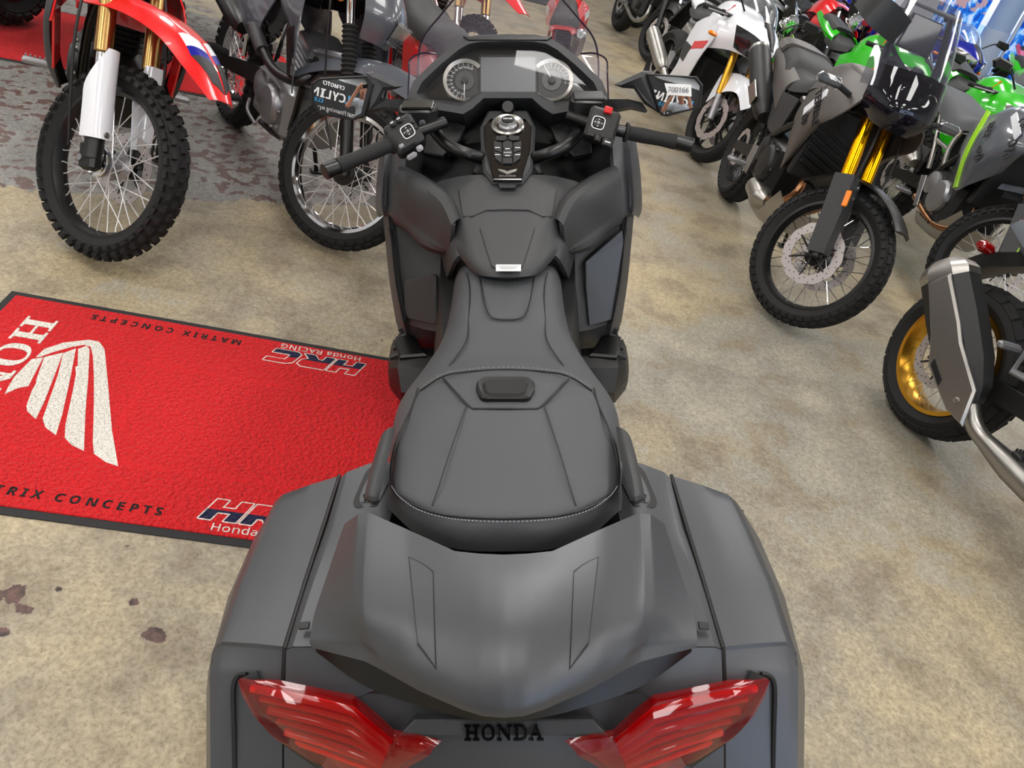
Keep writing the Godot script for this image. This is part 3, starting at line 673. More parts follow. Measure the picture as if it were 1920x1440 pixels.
	for q in [
		[smooth([v(-0.1849,0.812,-0.9251), v(-0.1658,0.829,-0.8828), v(-0.1324,0.838,-0.8457), v(-0.0894,0.848,-0.8191), v(-0.0491,0.85,-0.8105), v(0,0.849,-0.8093), v(0.0491,0.85,-0.8105), v(0.0894,0.848,-0.8191), v(0.1324,0.838,-0.8457), v(0.1658,0.829,-0.8828), v(0.1849,0.812,-0.9251)], 8), 0.001],
		[smooth([v(-0.169,0.784,-1.2336), v(-0.1272,0.797,-1.2647), v(-0.0785,0.787,-1.296), v(0,0.781,-1.3124), v(0.0785,0.787,-1.296), v(0.1272,0.797,-1.2647), v(0.169,0.784,-1.2336)], 8), 0.0007]]:
		var st := mb()
		var path: Array = q[0]
		var run := 0.0
		for k in path.size() - 1:
			var a: Vector3 = path[k]
			var e: Vector3 = path[k + 1]
			var nseg := maxi(1, roundi((e - a).length() / 0.008))
			for j in nseg:
				st.tube([a.lerp(e, (j + 0.15) / nseg) + v(0, 0.0012, 0), a.lerp(e, (j + 0.75) / nseg) + v(0, 0.0012, 0)], q[1], 4)
		tag(part("stitching", st, mt("grey_print"), t), "", "", "", "stuff")
	part("backrest_socket", mb().plate([v(-0.0541,0.845,-1.1791), v(-0.0425,0.842,-1.1972), v(0.0425,0.842,-1.1972), v(0.0541,0.845,-1.1791), v(0.0551,0.852,-1.1524), v(0.0432,0.855,-1.1122), v(-0.0432,0.855,-1.1122), v(-0.0551,0.852,-1.1524)], 0.03, 0.004, 0.012), mt("satin_black"), t)
	part("backrest_cap", mb().plate([v(-0.0434,0.855,-1.1583), v(-0.0378,0.853,-1.173), v(0.0378,0.853,-1.173), v(0.0434,0.855,-1.1583), v(0.0386,0.858,-1.1227), v(0.0288,0.858,-1.1146), v(-0.0288,0.858,-1.1146), v(-0.0386,0.858,-1.1227)], 0.02, 0.005, 0.01), mt("rubber"), t)
	# warning label on the storage lid
	part("warning_label", mb().plate([v(-0.0273,0.82,-1.6982), v(0.0339,0.82,-1.6982), v(0.0336,0.813,-1.6782), v(-0.0272,0.813,-1.6782)], 0.002, 0.0), mt("paper"), t)
	for k in 3:
		part("label_line", mb().box(v(0.0026,0.8195,-1.6823) + v(0, 0.0018 - 0.002 * (k - 1) * 0.4, 0.006 * (k - 1)), v(0.058 - 0.01 * k, 0.0006, 0.0016), 0.0), mt("grey_print"), t)
	both("lid_latch", mb().plate([v(-0.0256,0.915,-1.986), v(0,0.915,-1.986), v(0,0.912,-1.9635), v(-0.0198,0.912,-1.9635)], 0.004, 0.0005), D, t)
	# wheels, forks and side stand
	for k in 2:
		var z := -0.98 if k == 0 else -2.72
		var R := 0.315 if k == 0 else 0.32
		var w := 0.095 if k == 0 else 0.065
		part("rear_tyre" if k == 0 else "front_tyre", mb().hoop([[R - 0.1, -w * 0.8], [R - 0.03, -w], [R - 0.006, -w * 0.5], [R, 0], [R - 0.006, w * 0.5], [R - 0.03, w], [R - 0.1, w * 0.8]], v(0, R + 0.011, z), Vector3.RIGHT, 48), mt("tyre"), t)
		part("rear_wheel" if k == 0 else "front_wheel", mb().lathe([[0.03, -w], [R - 0.12, -w * 0.5], [R - 0.098, -w * 0.85], [R - 0.098, w * 0.85], [R - 0.12, w * 0.5], [0.03, w]], v(0, R + 0.011, z), Vector3.RIGHT, 40), mt("satin_black"), t)
	both("fork_leg", mb().tube([v(-0.1, 0.32, -2.72), v(-0.1, 0.85, -2.5)], 0.03, 10), mt("satin_black"), t)
	part("side_stand", mb().tube([v(-0.16, 0.28, -1.75), v(-0.30, 0.105, -1.68)], 0.014, 8), mt("satin_black"), t)
	part("front_fender", mb().hoop([[0.345, -0.08], [0.36, 0], [0.345, 0.08], [0.335, 0.08], [0.35, 0], [0.335, -0.08]], v(0, 0.32, -2.72), Vector3.RIGHT, 24, 0.3, PI + 0.2), P, t)
	part("nose_cowl", mb().patch([
		[v(0, 1.07, -2.62), v(0.2, 1.05, -2.58), v(0.34, 0.97, -2.45)],
		[v(0, 0.9, -2.9), v(0.2, 0.88, -2.82), v(0.36, 0.85, -2.55)],
		[v(0, 0.72, -2.95), v(0.18, 0.7, -2.85), v(0.34, 0.68, -2.5)]], 4, 4, 0.01, true), P, t)

func tourer_dash(t: Node3D) -> void:
	
	var D := mt("gw_plastic")
	var n := v(-0,0.6108,0.7918)
	var B := [v(0,1.052,-2.2868), v(-0.0692,1.052,-2.2868), v(-0.1015,1.0286,-2.2688), v(-0.1291,1.015,-2.2583), v(-0.1645,1.02,-2.2621), v(-0.2337,1.0286,-2.2688), v(-0.2737,1.0372,-2.2754), v(-0.2907,1.0532,-2.2878), v(-0.2724,1.0915,-2.3173), v(-0.211,1.1397,-2.3545), v(-0.1572,1.1743,-2.3812), v(-0.1187,1.1929,-2.3955), v(-0.0802,1.1991,-2.4003), v(0,1.2003,-2.4013)]
	var Cc := [v(0,1.0643,-2.2963), v(-0.0754,1.0643,-2.2963), v(-0.1107,1.0421,-2.2792), v(-0.1368,1.0323,-2.2716), v(-0.1676,1.036,-2.2745), v(-0.2291,1.0446,-2.2811), v(-0.2522,1.052,-2.2868), v(-0.263,1.0619,-2.2944), v(-0.2478,1.0878,-2.3144), v(-0.1925,1.1298,-2.3468), v(-0.1418,1.1632,-2.3726), v(-0.111,1.1768,-2.3831), v(-0.0755,1.1817,-2.3869), v(0,1.183,-2.3879)]
	var E := [v(0,1.0527,-2.3505), v(-0.0818,1.0527,-2.3505), v(-0.1101,1.0413,-2.3418), v(-0.1368,1.03,-2.333), v(-0.1683,1.03,-2.333), v(-0.2296,1.035,-2.3369), v(-0.2438,1.0413,-2.3418), v(-0.2486,1.0502,-2.3486), v(-0.2377,1.0704,-2.3641), v(-0.1874,1.1095,-2.3944), v(-0.1418,1.1399,-2.4178), v(-0.1103,1.1538,-2.4285), v(-0.0741,1.1589,-2.4324), v(0,1.1601,-2.4334)]
	var rings := []
	for l in [[B, -0.12, 1.0], [B, 0.0, 1.0], [Cc, 0.003, 1.0], [E, 0.0, 1.0], [E, -0.03, 1.0]]:
		var ring := []
		for p in l[0]:
			ring.append(p + n * l[1])
		for i in range(l[0].size() - 2, 0, -1):
			var p: Vector3 = l[0][i]
			ring.append(v(-p.x, p.y, p.z) + n * l[1])
		rings.append(ring)
	part("dash_hood", mb().loft(rings, false), D, t, 25.0)
	var face := []
	for i in E.size():
		face.append(E[i] - n * 0.004)
	for i in range(E.size() - 2, 0, -1):
		face.append(v(-E[i].x, E[i].y, E[i].z) - n * 0.004)
	part("dash_face", mb().plate(face, 0.02), mt("satin_black"), t)
	part("hood_trim", mb().plate([v(-0.1292,1.1967,-2.3909), v(0.1292,1.1967,-2.3909), v(0.1138,1.1881,-2.3842), v(-0.1138,1.1881,-2.3842)], 0.01, 0.001), mt("satin_black"), t)
	# centre display and its surround
	part("display_surround", mb().plate([v(-0.0863,1.1449,-2.4084), v(0.0878,1.1449,-2.4084), v(0.0877,1.0494,-2.3347), v(-0.0861,1.0494,-2.3347)], 0.012, 0.001), mt("black"), t)
	part("display", mb().plate([v(-0.0799,1.1379,-2.4004), v(0.0815,1.1379,-2.4004), v(0.0814,1.0537,-2.3355), v(-0.0798,1.0537,-2.3355)], 0.004, 0.0005), paint("display_off", Color(0.34, 0.345, 0.355), 0.35), t)
	both("side_display", mb().plate([v(-0.2342,1.075,-2.3639), v(-0.1792,1.075,-2.3639), v(-0.1571,1.0359,-2.3338), v(-0.2294,1.0397,-2.3367), v(-0.2404,1.051,-2.3454)], 0.004, 0.0005, 0.003), mt("gloss_black"), t)
	var bez := mt("gw_dark")
	for side in [-1, 1]:
		var c := v(-0.1272,1.0796,-2.3637)
		if side > 0:
			c = v(0.1287,1.0796,-2.3637)
		var ex := Vector3.RIGHT
		var ey := n.cross(ex).normalized()
		var R := 0.062
		var dial := part("speedometer" if side < 0 else "tachometer", mb().lathe([[R, -0.006], [R, 0.0], [0.0, 0.0]], c, n, 48, true), paint("dial_face", Color(0.07, 0.07, 0.075), 0.5), t)
		var ring := mb()
		var a_from := 0.14 if side < 0 else -2.2
		# silver arc, open towards the display
		var pr := [[R, 0.0], [R + 0.001, 0.009], [R - 0.009, 0.004], [R - 0.009, 0.0]]
		var u0 := n.cross(Vector3(0, 1, 0)).normalized()
		var w0 := n.cross(u0)
		for seg in 1:
			var rr := []
			for j in 61:
				var a := deg_to_rad(42.0 + 276.0 * j / 60.0) if side < 0 else deg_to_rad(-138.0 + 276.0 * j / 60.0)
				var q := []
				for p in pr:
					q.append(c + n * p[1] + (ex * cos(a) + ey * sin(a)) * p[0])
				rr.append(q)
			ring.loft(rr)
		part("dial_ring", ring, mt("brushed"), dial)
		part("inner_dial", mb().lathe([[0.03, 0.0], [0.029, 0.0022], [0.0, 0.0022]], c, n, 32), paint("dial_inner", Color(0.2, 0.2, 0.205), 0.4), dial)
		part("needle_cap", mb().lathe([[0.011, 0.002], [0.01, 0.009], [0.0, 0.0095]], c, n, 24), mt("gw_dark"), dial)
		var na := deg_to_rad(-91.0) if side < 0 else deg_to_rad(117.0)
		var nd := ex * cos(na) + ey * sin(na)
		part("needle", mb().tube([c + nd * 0.009 + n * 0.007, c + nd * 0.054 + n * 0.007], [0.0016, 0.0009], 6), mt("white_print"), dial)
		var cnt := 13 if side < 0 else 9
		for k in cnt:
			var a := deg_to_rad(259.0 - 16.4 * k) if side < 0 else deg_to_rad(104.0 - 14.0 * k)
			var d := ex * cos(a) + ey * sin(a)
			part("tick", mb().tube([c + d * 0.047 + n * 0.001, c + d * 0.053 + n * 0.001], 0.0008, 4), mt("white_print"), dial)
			text("numeral", str((k + 1) * 10 if side < 0 else k), 0.0052, frame(c + d * 0.0405 + n * 0.0012, ex, n), mt("white_print"), dial, 0.0006)
	# clear lens over the instruments
	var lens := []
	for i in E.size():
		lens.append((E[i] + Cc[i]) * 0.5)
	for i in range(E.size() - 2, 0, -1):
		lens.append(v(-lens[i].x, lens[i].y, lens[i].z))
	var lm := glass("lens_clear", Color(0.5, 0.5, 0.5), 0.02, 0.01)
	lm.metallic_specular = 0.3
	part("instrument_lens", mb().plate(lens, 0.002), lm, t)
	# ---- windscreen, clear with tinted edges
	var sc := glass("screen_clear", Color(0.75, 0.72, 0.78), 0.1, 0.03)
	var edge := glass("screen_edge", Color(0.16, 0.12, 0.2), 0.85, 0.1)
	var L := [v(-0.2882,0.969,-2.58), v(-0.2905,1.0666,-2.62), v(-0.27,1.1435,-2.62), v(-0.206,1.2188,-2.58), v(-0.1285,1.3044,-2.52)]
	var g := []
	for p in L:
		g.append([v(0, p.y + 0.02, p.z - 0.09), v(p.x * 0.55, p.y + 0.012, p.z - 0.06), p])
	part("windscreen", mb().patch(g, 4, 4, 0.004, true), sc, t)
	both("screen_edge", mb().tube(smooth(L, 5), 0.0032, 6), edge, t)
	var W := [v(-0.3105,0.9971,-2.45), v(-0.3074,1.0636,-2.5), v(-0.3032,1.1028,-2.52), v(-0.2668,1.1192,-2.53), v(-0.2259,1.1131,-2.55)]
	both("wind_deflector", mb().plate([v(-0.3105,0.9971,-2.45), v(-0.3074,1.0636,-2.5), v(-0.3032,1.1028,-2.52), v(-0.2668,1.1192,-2.53), v(-0.2259,1.1131,-2.55), v(-0.2341,1.0426,-2.52)], 0.003), sc, t)
	both("deflector_edge", mb().tube(smooth(W, 4), 0.0028, 6), edge, t)
	# dark trough round the steering head
	both("inner_fairing", mb().patch([
		[v(0,1.0214,-2.42), v(-0.1172,0.9873,-2.4), v(-0.2469,0.9953,-2.4), v(-0.3117,0.9832,-2.36)],
		[v(0,0.8975,-2.4), v(-0.1359,0.8875,-2.38), v(-0.2497,0.8942,-2.36), v(-0.3215,0.8982,-2.3)],
		[v(0,0.8007,-2.25), v(-0.1298,0.8204,-2.2), v(-0.2229,0.825,-2.18), v(-0.3133,0.8611,-2.2)]], 3, 3, 0.02), mt("black"), t)
	both("speaker_grille", mb().plate([v(-0.2397,0.9747,-2.3), v(-0.1618,0.9779,-2.32), v(-0.1263,0.9684,-2.3), v(-0.1411,0.9404,-2.26), v(-0.1916,0.9137,-2.2), v(-0.2457,0.9177,-2.22)], 0.02, 0.003), paint("grille", Color(0.07, 0.07, 0.072), 0.6), t)
	for r in 5:
		for k in 4:
			both("grille_hole", mb().lathe([[0.005, 0], [0.0045, 0.0022], [0.003, 0.0024], [0.0, 0.0005]], v(-0.2301,0.9647,-2.292) + v(0.019 * k + (0.008 if r % 2 else 0.0), -0.017 * r, 0.009 * r + 0.002), v(0, 0.35, 1), 6), mt("black"), t)

func tourer_controls(t: Node3D) -> void:
	
	var n := v(-0,0.9581,0.2863)
	var D := mt("gw_plastic")
	var ex := Vector3.RIGHT
	var G := mt("gloss_black")
	part("console_body", mb().plate([v(-0.0795,0.9927,-2.2273), v(-0.074,0.9603,-2.1188), v(-0.0664,0.9344,-2.0324), v(-0.0398,0.9201,-1.9843), v(0.0398,0.9201,-1.9843), v(0.0664,0.9344,-2.0324), v(0.074,0.9603,-2.1188), v(0.0795,0.9927,-2.2273), v(0.0594,1.0154,-2.3035), v(-0.0594,1.0154,-2.3035)], 0.14, 0.008), D, t)
	part("console_panel", mb().plate([v(-0.0683,0.9962,-2.2111), v(-0.0633,0.9647,-2.1058), v(-0.0445,0.9391,-2.0199), v(-0.0383,0.9273,-1.9807), v(0.0383,0.9273,-1.9807), v(0.0445,0.9391,-2.0199), v(0.0633,0.9647,-2.1058), v(0.0683,0.9962,-2.2111), v(0.0506,1.0066,-2.246), v(-0.0506,1.0066,-2.246)], 0.012, 0.002), G, t)
	var c := v(0,0.9962,-2.2111)
	var knob := part("dial_ring", mb().hoop([[0.031, 0.0], [0.046, 0.0], [0.048, 0.005], [0.044, 0.009], [0.034, 0.004]], c, n, 48), mt("steel"), t)
	part("dial_knob", mb().lathe([[0.026, 0.0], [0.026, 0.007], [0.022, 0.011], [0.022, 0.017], [0.02, 0.02], [0.0, 0.02]], c, n, 40), mt("alloy"), knob)
	part("dial_cap", mb().lathe([[0.0175, 0.02], [0.017, 0.0225], [0.0, 0.023]], c, n, 36), mt("satin_black"), knob)
	text("dial_legend", "ENTER", 0.0062, frame(c + n * 0.0235, ex, n), mt("white_print"), knob, 0.0006, "Droid Sans", true)
	var K := mt("gw_dark")
	for q in [
		[v(-0.0328,0.9851,-2.1565), v(-0.003,0.9865,-2.1613), v(-0.003,0.9815,-2.1446), v(-0.0119,0.9794,-2.1374), v(-0.0327,0.9801,-2.1398)],
		[v(-0.0385,0.9787,-2.1351), v(-0.0163,0.9766,-2.128), v(-0.0161,0.9634,-2.0839), v(-0.0366,0.9668,-2.0954)],
		[v(-0.0366,0.9654,-2.0908), v(-0.016,0.962,-2.0793), v(-0.0158,0.9499,-2.0387), v(-0.0333,0.9559,-2.0589)]]:
		both("console_key", mb().plate(q, 0.006, 0.0008), K, t)
	for q in [[v(-0.0089,0.978,-2.1327), v(0,0.9794,-2.1374), v(0.0089,0.978,-2.1327), v(0.0133,0.9766,-2.128), v(0.0132,0.9689,-2.1023), v(-0.0132,0.9689,-2.1023), v(-0.0133,0.9766,-2.128)], [v(-0.0132,0.9675,-2.0977), v(0.0132,0.9675,-2.0977), v(0.0131,0.9586,-2.0679), v(-0.0131,0.9586,-2.0679)], [v(-0.0131,0.9573,-2.0634), v(0.0131,0.9573,-2.0634), v(0.013,0.9499,-2.0387), v(-0.013,0.9499,-2.0387)]]:
		part("console_key", mb().plate(q, 0.006, 0.0008), K, t)
	for q in [v(-0.0279,0.9699,-2.1038), v(-0.0277,0.9609,-2.0739), v(0.0279,0.9699,-2.1038), v(0.0277,0.9609,-2.0739), v(0,0.9685,-2.0992), v(0,0.9596,-2.0694)]:
		part("key_mark", mb().box(q, v(0.014, 0.0012, 0.0024), 0.0, Basis(ex, n, ex.cross(n))), mt("white_print"), t)
	text("key_legend", "AUDIO", 0.005, frame(v(0,0.9637,-2.0831), ex, n), mt("white_print"), t, 0.0005)
	# winged emblem
	both("wing_emblem", mb().plate([v(0,0.9385,-2.0094), v(0,0.9353,-1.9985), v(-0.01,0.9372,-2.0051), v(-0.0229,0.9398,-2.0138), v(-0.0258,0.9418,-2.0204), v(-0.0072,0.9398,-2.0138)], 0.003, 0.0004), mt("brushed"), t)
	text("emblem_legend", "GOLD WING", 0.0058, frame(v(0,0.9325,-1.9903), ex, n), mt("grey_print"), t, 0.0005)
	part("key_knob", mb().lathe([[0.02, 0.0], [0.02, 0.02], [0.016, 0.026], [0.0, 0.026]], v(0,1.018,-2.3), v(0, 0.5, 0.85), 20), mt("satin_black"), t)
	# ---- handlebars: cast arms, then bars, grips and switch housings
	var hb := mb()
	hb.tube(smooth([v(-0.0553,0.93,-2.119), v(-0.1049,0.96,-2.0766), v(-0.1548,0.975,-2.0931), v(-0.1871,0.985,-2.143), v(-0.2099,1,-2.1798)], 4), 0.0175, 10)
	both("bar_arm", hb, mt("satin_black"), t)
	part("steering_head", mb().box(v(0,0.945,-2.1109) + v(0, -0.06, -0.04), v(0.2, 0.05, 0.1), 0.012), mt("gw_dark"), t)
	for side in [-1, 1]:
		var a := v(-0.1725,1.03,-2.1354)
		var s := v(-0.2738,1.015,-2.0601)
		var g0 := v(-0.3052,1.005,-2.03)
		var e := v(-0.4321,0.985,-1.9184)
		var tip := v(-0.4627,0.98,-1.8906)
		if side > 0:
			a = v(0.17,1.03,-2.1882)
			s = v(0.2571,1.02,-2.1256)
			g0 = v(0.3205,1.01,-2.1113)
			e = v(0.4598,0.985,-2.1071)
			tip = v(0.5078,0.978,-2.0929)
		var d := (tip - a).normalized()
		part("handlebar", mb().tube([a, s, g0], 0.0155, 12), mt("satin_black"), t)
		var gr := part("grip", mb().tube([g0, g0.lerp(e, 0.04), g0.lerp(e, 0.08), g0.lerp(e, 0.35), g0.lerp(e, 0.7), e], [0.026, 0.026, 0.019, 0.02, 0.0185, 0.021], 16), mt("rubber"), t)
		part("bar_end", mb().tube([e, e.lerp(tip, 0.06), e.lerp(tip, 0.94), tip], [0.016, 0.0205, 0.0205, 0.017], 16), mt("satin_black"), t)
		part("lever", mb().tube([g0 + v(0, -0.005, -0.055), g0.lerp(tip, 0.5) + v(0, -0.008, -0.05), tip + v(0, -0.008, -0.04)], [0.008, 0.007, 0.008], 8), mt("satin_black"), t)
		# switch housing, its faces turned to the rider
		var fn := v(0, 0.55, 0.83).normalized()
		var bx: Vector3 = d * side
		bx = (bx - fn * bx.dot(fn)).normalized()
		var bs := Basis(bx, fn, bx.cross(fn))
		var o := s
		var sw := part("switch_housing", mb().box(o, v(0.085, 0.062, 0.085), 0.008, bs), mt("gw_dark"), t)
		var up := bs.z * -1.0
		var face := o + fn * 0.031
		# ringed selector pad
		var pc: Vector3 = face - up * 0.002 + bx * 0.012 * -side
		var ringp := []
		for k in 28:
			var an := TAU * k / 28.0
			var q := pow(pow(absf(cos(an)), 4.0) + pow(absf(sin(an)), 4.0), -0.25)
			ringp.append(pc + (bx * cos(an) + up * sin(an)) * 0.0165 * q + fn * 0.002)
		ringp.append(ringp[0])
		part("selector_ring", mb().tube(ringp, 0.0014, 6, false), mt("white_print"), sw)
		part("selector_pad", mb().box(pc, v(0.027, 0.008, 0.027), 0.004, bs), mt("satin_black"), sw)
		part("selector_key", mb().box(pc + fn * 0.003, v(0.008, 0.006, 0.008), 0.002, bs), mt("grey_print"), sw)
		for k in 4:
			var dd: Vector3 = [bx, -bx, up, -up][k]
			part("selector_mark", mb().box(pc + dd * 0.0095 + fn * 0.0042, v(0.004, 0.0008, 0.0016), 0.0, bs), mt("white_print"), sw)
		if side < 0:
			for k in 2:
				part("rocker_switch", mb().box(face + up * 0.034 + bx * (0.02 * k - 0.012), v(0.016, 0.02, 0.016), 0.003, bs), mt("satin_black"), sw)
				part("switch_mark", mb().box(face + up * 0.036 + bx * (0.02 * k - 0.012) + fn * 0.0105, v(0.009, 0.001, 0.0025), 0.0, bs), mt("white_print"), sw)
			for k in 2:
				part("side_key", mb().box(face + bx * 0.036 + up * (0.016 * k - 0.004) - fn * 0.002, v(0.01, 0.012, 0.01), 0.002, bs), mt("satin_black"), sw)
			part("menu_key", mb().box(face - bx * 0.022 - up * 0.026, v(0.014, 0.01, 0.01), 0.002, bs), mt("grey_print"), sw)
			part("horn_button", mb().box(face - bx * 0.012 - up * 0.062, v(0.03, 0.012, 0.014), 0.005, bs), mt("grey_print"), sw)
			part("reverse_button", mb().box(face + bx * 0.016 - up * 0.056, v(0.018, 0.012, 0.016), 0.004, bs), mt("grey_print"), sw)
			part("turn_switch", mb().box(face + bx * 0.02 - up * 0.038, v(0.024, 0.014, 0.012), 0.004, bs), mt("dark_grey"), sw)
		else:
			part("kill_switch", mb().box(face + up * 0.036 + bx * 0.004, v(0.022, 0.022, 0.018), 0.002, bs), paint("kill_red", Color(0.75, 0.03, 0.05), 0.35), sw)
			part("hazard_button", mb().plate([face - bx * 0.034 - up * 0.03 + fn * 0.004, face - bx * 0.012 - up * 0.03 + fn * 0.004, face - bx * 0.014 - up * 0.042 + fn * 0.004, face - bx * 0.034 - up * 0.042 + fn * 0.004], 0.008, 0.001), mt("satin_black"), sw)
			part("cruise_switch", mb().box(face + bx * 0.026 - up * 0.046, v(0.03, 0.014, 0.024), 0.004, bs), mt("satin_black"), sw)
			part("switch_mark", mb().box(face + bx * 0.026 - up * 0.046 + fn * 0.0075, v(0.016, 0.001, 0.003), 0.0, bs), mt("white_print"), sw)
			part("drive_button", mb().box(face - bx * 0.002 - up * 0.042, v(0.018, 0.014, 0.018), 0.003, bs), mt("satin_black"), sw)
		# fluid reservoir
		var rc := v(-0.2419,1.05,-2.1408)
		if side > 0:
			rc = v(0.2273,1.055,-2.2131)
		var rv := part("reservoir", mb().plate([rc + v(-0.055, 0.02, 0.02), rc + v(-0.04, 0.02, 0.04), rc + v(0.03, 0.02, 0.04), rc + v(0.05, 0.02, 0.02), rc + v(0.05, 0.02, -0.02), rc + v(0.03, 0.02, -0.045), rc + v(-0.04, 0.02, -0.045), rc + v(-0.055, 0.02, -0.02)], 0.05, 0.005), mt("satin_black"), t)
		part("reservoir_cap", mb().box(rc + v(-0.002, 0.024, 0), v(0.085, 0.008, 0.07), 0.003), mt("gloss_black") if side < 0 else mt("dark_grey"), rv)
		part("reservoir_window", mb().lathe([[0.009, 0.0], [0.008, 0.006], [0.005, 0.006], [0.004, 0.002], [0.0, 0.002]], rc + v(0.012, -0.012, 0.04), v(0, 0, 1), 18), mt("alloy"), rv)

func cap(t: Node3D, called: String, top: Array, low: Array, n: Vector3, R: float) -> void:
	var g := []
	var c := Vector3.ZERO
	for i in top.size():
		c += top[i] + low[i]
	c /= top.size() * 2.0
	var ts := MB.curve(top, 4, true)
	var ls := MB.curve(low, 4, true)
	for k in 13:
		var row := []
		for i in ts.size():
			var p: Vector3 = ts[i].lerp(ls[i], k / 12.0)
			row.append(p - n * ((p - c).length_squared() / (2.0 * R)))
		g.append(row)
	part(called, mb().patch(g, 1, 1, 0.003, false, -n * 0.003), mt("mirror"), t, 60.0)

func tourer_mirrors(t: Node3D) -> void:
	var D := mt("gw_plastic")
	var nl := v(0.0935,0.2248,0.9699)
	var nr := v(-0.2074,0.2462,0.9468)
	cap(t, "mirror_glass", [v(-0.5265,1.1164,-2.1769), v(-0.5099,1.1265,-2.1809), v(-0.4527,1.1291,-2.187), v(-0.3912,1.129,-2.1929), v(-0.3823,1.1129,-2.19)], [v(-0.5304,1.0766,-2.1673), v(-0.5129,1.0493,-2.1627), v(-0.4719,1.0387,-2.1642), v(-0.4289,1.0321,-2.1668), v(-0.4061,1.0437,-2.1717)], nl, 0.9)
	cap(t, "mirror_glass", [v(0.3894,1.1333,-2.2037), v(0.4259,1.1351,-2.1962), v(0.4679,1.1347,-2.1869), v(0.5057,1.1315,-2.1778), v(0.5208,1.1166,-2.1706)], [v(0.4206,1.0513,-2.1756), v(0.4342,1.0413,-2.17), v(0.4676,1.05,-2.165), v(0.5022,1.0588,-2.1597), v(0.5194,1.0705,-2.1589)], nr, 0.9)
	for side in [-1, 1]:
		var n := nl if side < 0 else nr
		var o := [v(-0.534,1.1208,-2.1814), v(-0.513,1.1322,-2.186), v(-0.3813,1.1357,-2.1995), v(-0.3655,1.1142,-2.1961), v(-0.3972,1.0341,-2.1744), v(-0.4301,1.0241,-2.1689), v(-0.5187,1.0415,-2.1644), v(-0.5387,1.0731,-2.1698)]
		if side > 0:
			o = [v(0.3798,1.1383,-2.2114), v(0.5115,1.1373,-2.1823), v(0.5299,1.1174,-2.1731), v(0.5279,1.0618,-2.1591), v(0.4411,1.0338,-2.1708), v(0.4238,1.0368,-2.1754)]
		var c := Vector3.ZERO
		for p in o:
			c += p
		c /= o.size()
		var rings := []
		for l in [[-0.001, 0.955], [0.006, 0.97], [0.004, 1.0], [-0.03, 1.02], [-0.07, 0.8], [-0.09, 0.4]]:
			var ring := []
			for p in o:
				ring.append(c + (p - c) * l[1] + n * l[0])
			rings.append(ring)
		part("mirror_shell", mb().loft(rings), mt("gw_dark"), t, 30.0)
	# wing-shaped brackets and stalks
	part("mirror_wing", mb().plate([v(-0.3785,1.1378,-2.2023), v(-0.3628,1.1409,-2.2066), v(-0.2887,1.098,-2.2306), v(-0.3126,1.0905,-2.2266), v(-0.3408,1.0897,-2.2134), v(-0.3586,1.0608,-2.1926), v(-0.3949,1.0308,-2.1759)], 0.05, 0.012), D, t)
	part("mirror_wing", mb().plate([v(0.3815,1.1392,-2.2134), v(0.3633,1.1391,-2.2194), v(0.294,1.0969,-2.2511), v(0.3177,1.0901,-2.2441), v(0.3483,1.0917,-2.2273), v(0.3761,1.0587,-2.2), v(0.4272,1.0337,-2.1759)], 0.05, 0.012), D, t)
	both("mirror_stalk", mb().loft([[v(-0.2898,1.0342,-2.34), v(-0.2928,1.0091,-2.32), v(-0.3071,0.9729,-2.4), v(-0.306,0.9999,-2.44)], [v(-0.3438,1.0565,-2.26), v(-0.3517,1.0414,-2.24), v(-0.3651,1.0033,-2.34), v(-0.3564,1.0224,-2.36)], [v(-0.374,1.0645,-2.2), v(-0.3878,1.0471,-2.18), v(-0.4,1.0116,-2.28), v(-0.3885,1.0302,-2.3)]]), D, t, 20.0)
	# paper slip stuck on the mirror, with a stock number
	var ps := thing("paper_slip", "white paper slip with handwritten number stuck on the tourer's mirror", "paper", t.transform)
	part("sheet", mb().plate([v(0.4278,1.1192,-2.1875), v(0.4968,1.12,-2.1683), v(0.5006,1.0914,-2.1601), v(0.4384,1.0908,-2.1778)], 0.0006), mt("paper"), ps)
	text("stock_number", "700166", 0.0125, frame(v(0.4645,1.1053,-2.171), v(0.4946,1.1134,-2.1671) - v(0.4332,1.1127,-2.1803), nr), paint("pen_ink", Color(0.1, 0.1, 0.25), 0.6), ps, 0.0005)

# ------------------------------------------------------------------ motorcycle kit
# where a bike stands: contact points of its front and rear wheel on the floor (x, z) and its lean onto the side stand
func stand(F: Vector2, R: Vector2, lean := 8.0) -> Transform3D:
	var h := (F - R).normalized()
	var bs := Basis(v(-h.y, 0, h.x), Vector3.UP, v(-h.x, 0, -h.y)) * Basis(v(0, 0, 1), deg_to_rad(lean))
	var m := (F + R) * 0.5
	return Transform3D(bs, v(m.x, 0.004, m.y))

# turning of the fork: about the raked steering axis through head
func steered(head: Vector3, rake: float, deg: float) -> Transform3D:
	var ax := v(0, cos(deg_to_rad(rake)), sin(deg_to_rad(rake)))
	var r := Basis(ax, deg_to_rad(deg))
	return Transform3D(r, head - r * head)

var spoke_mesh := {}
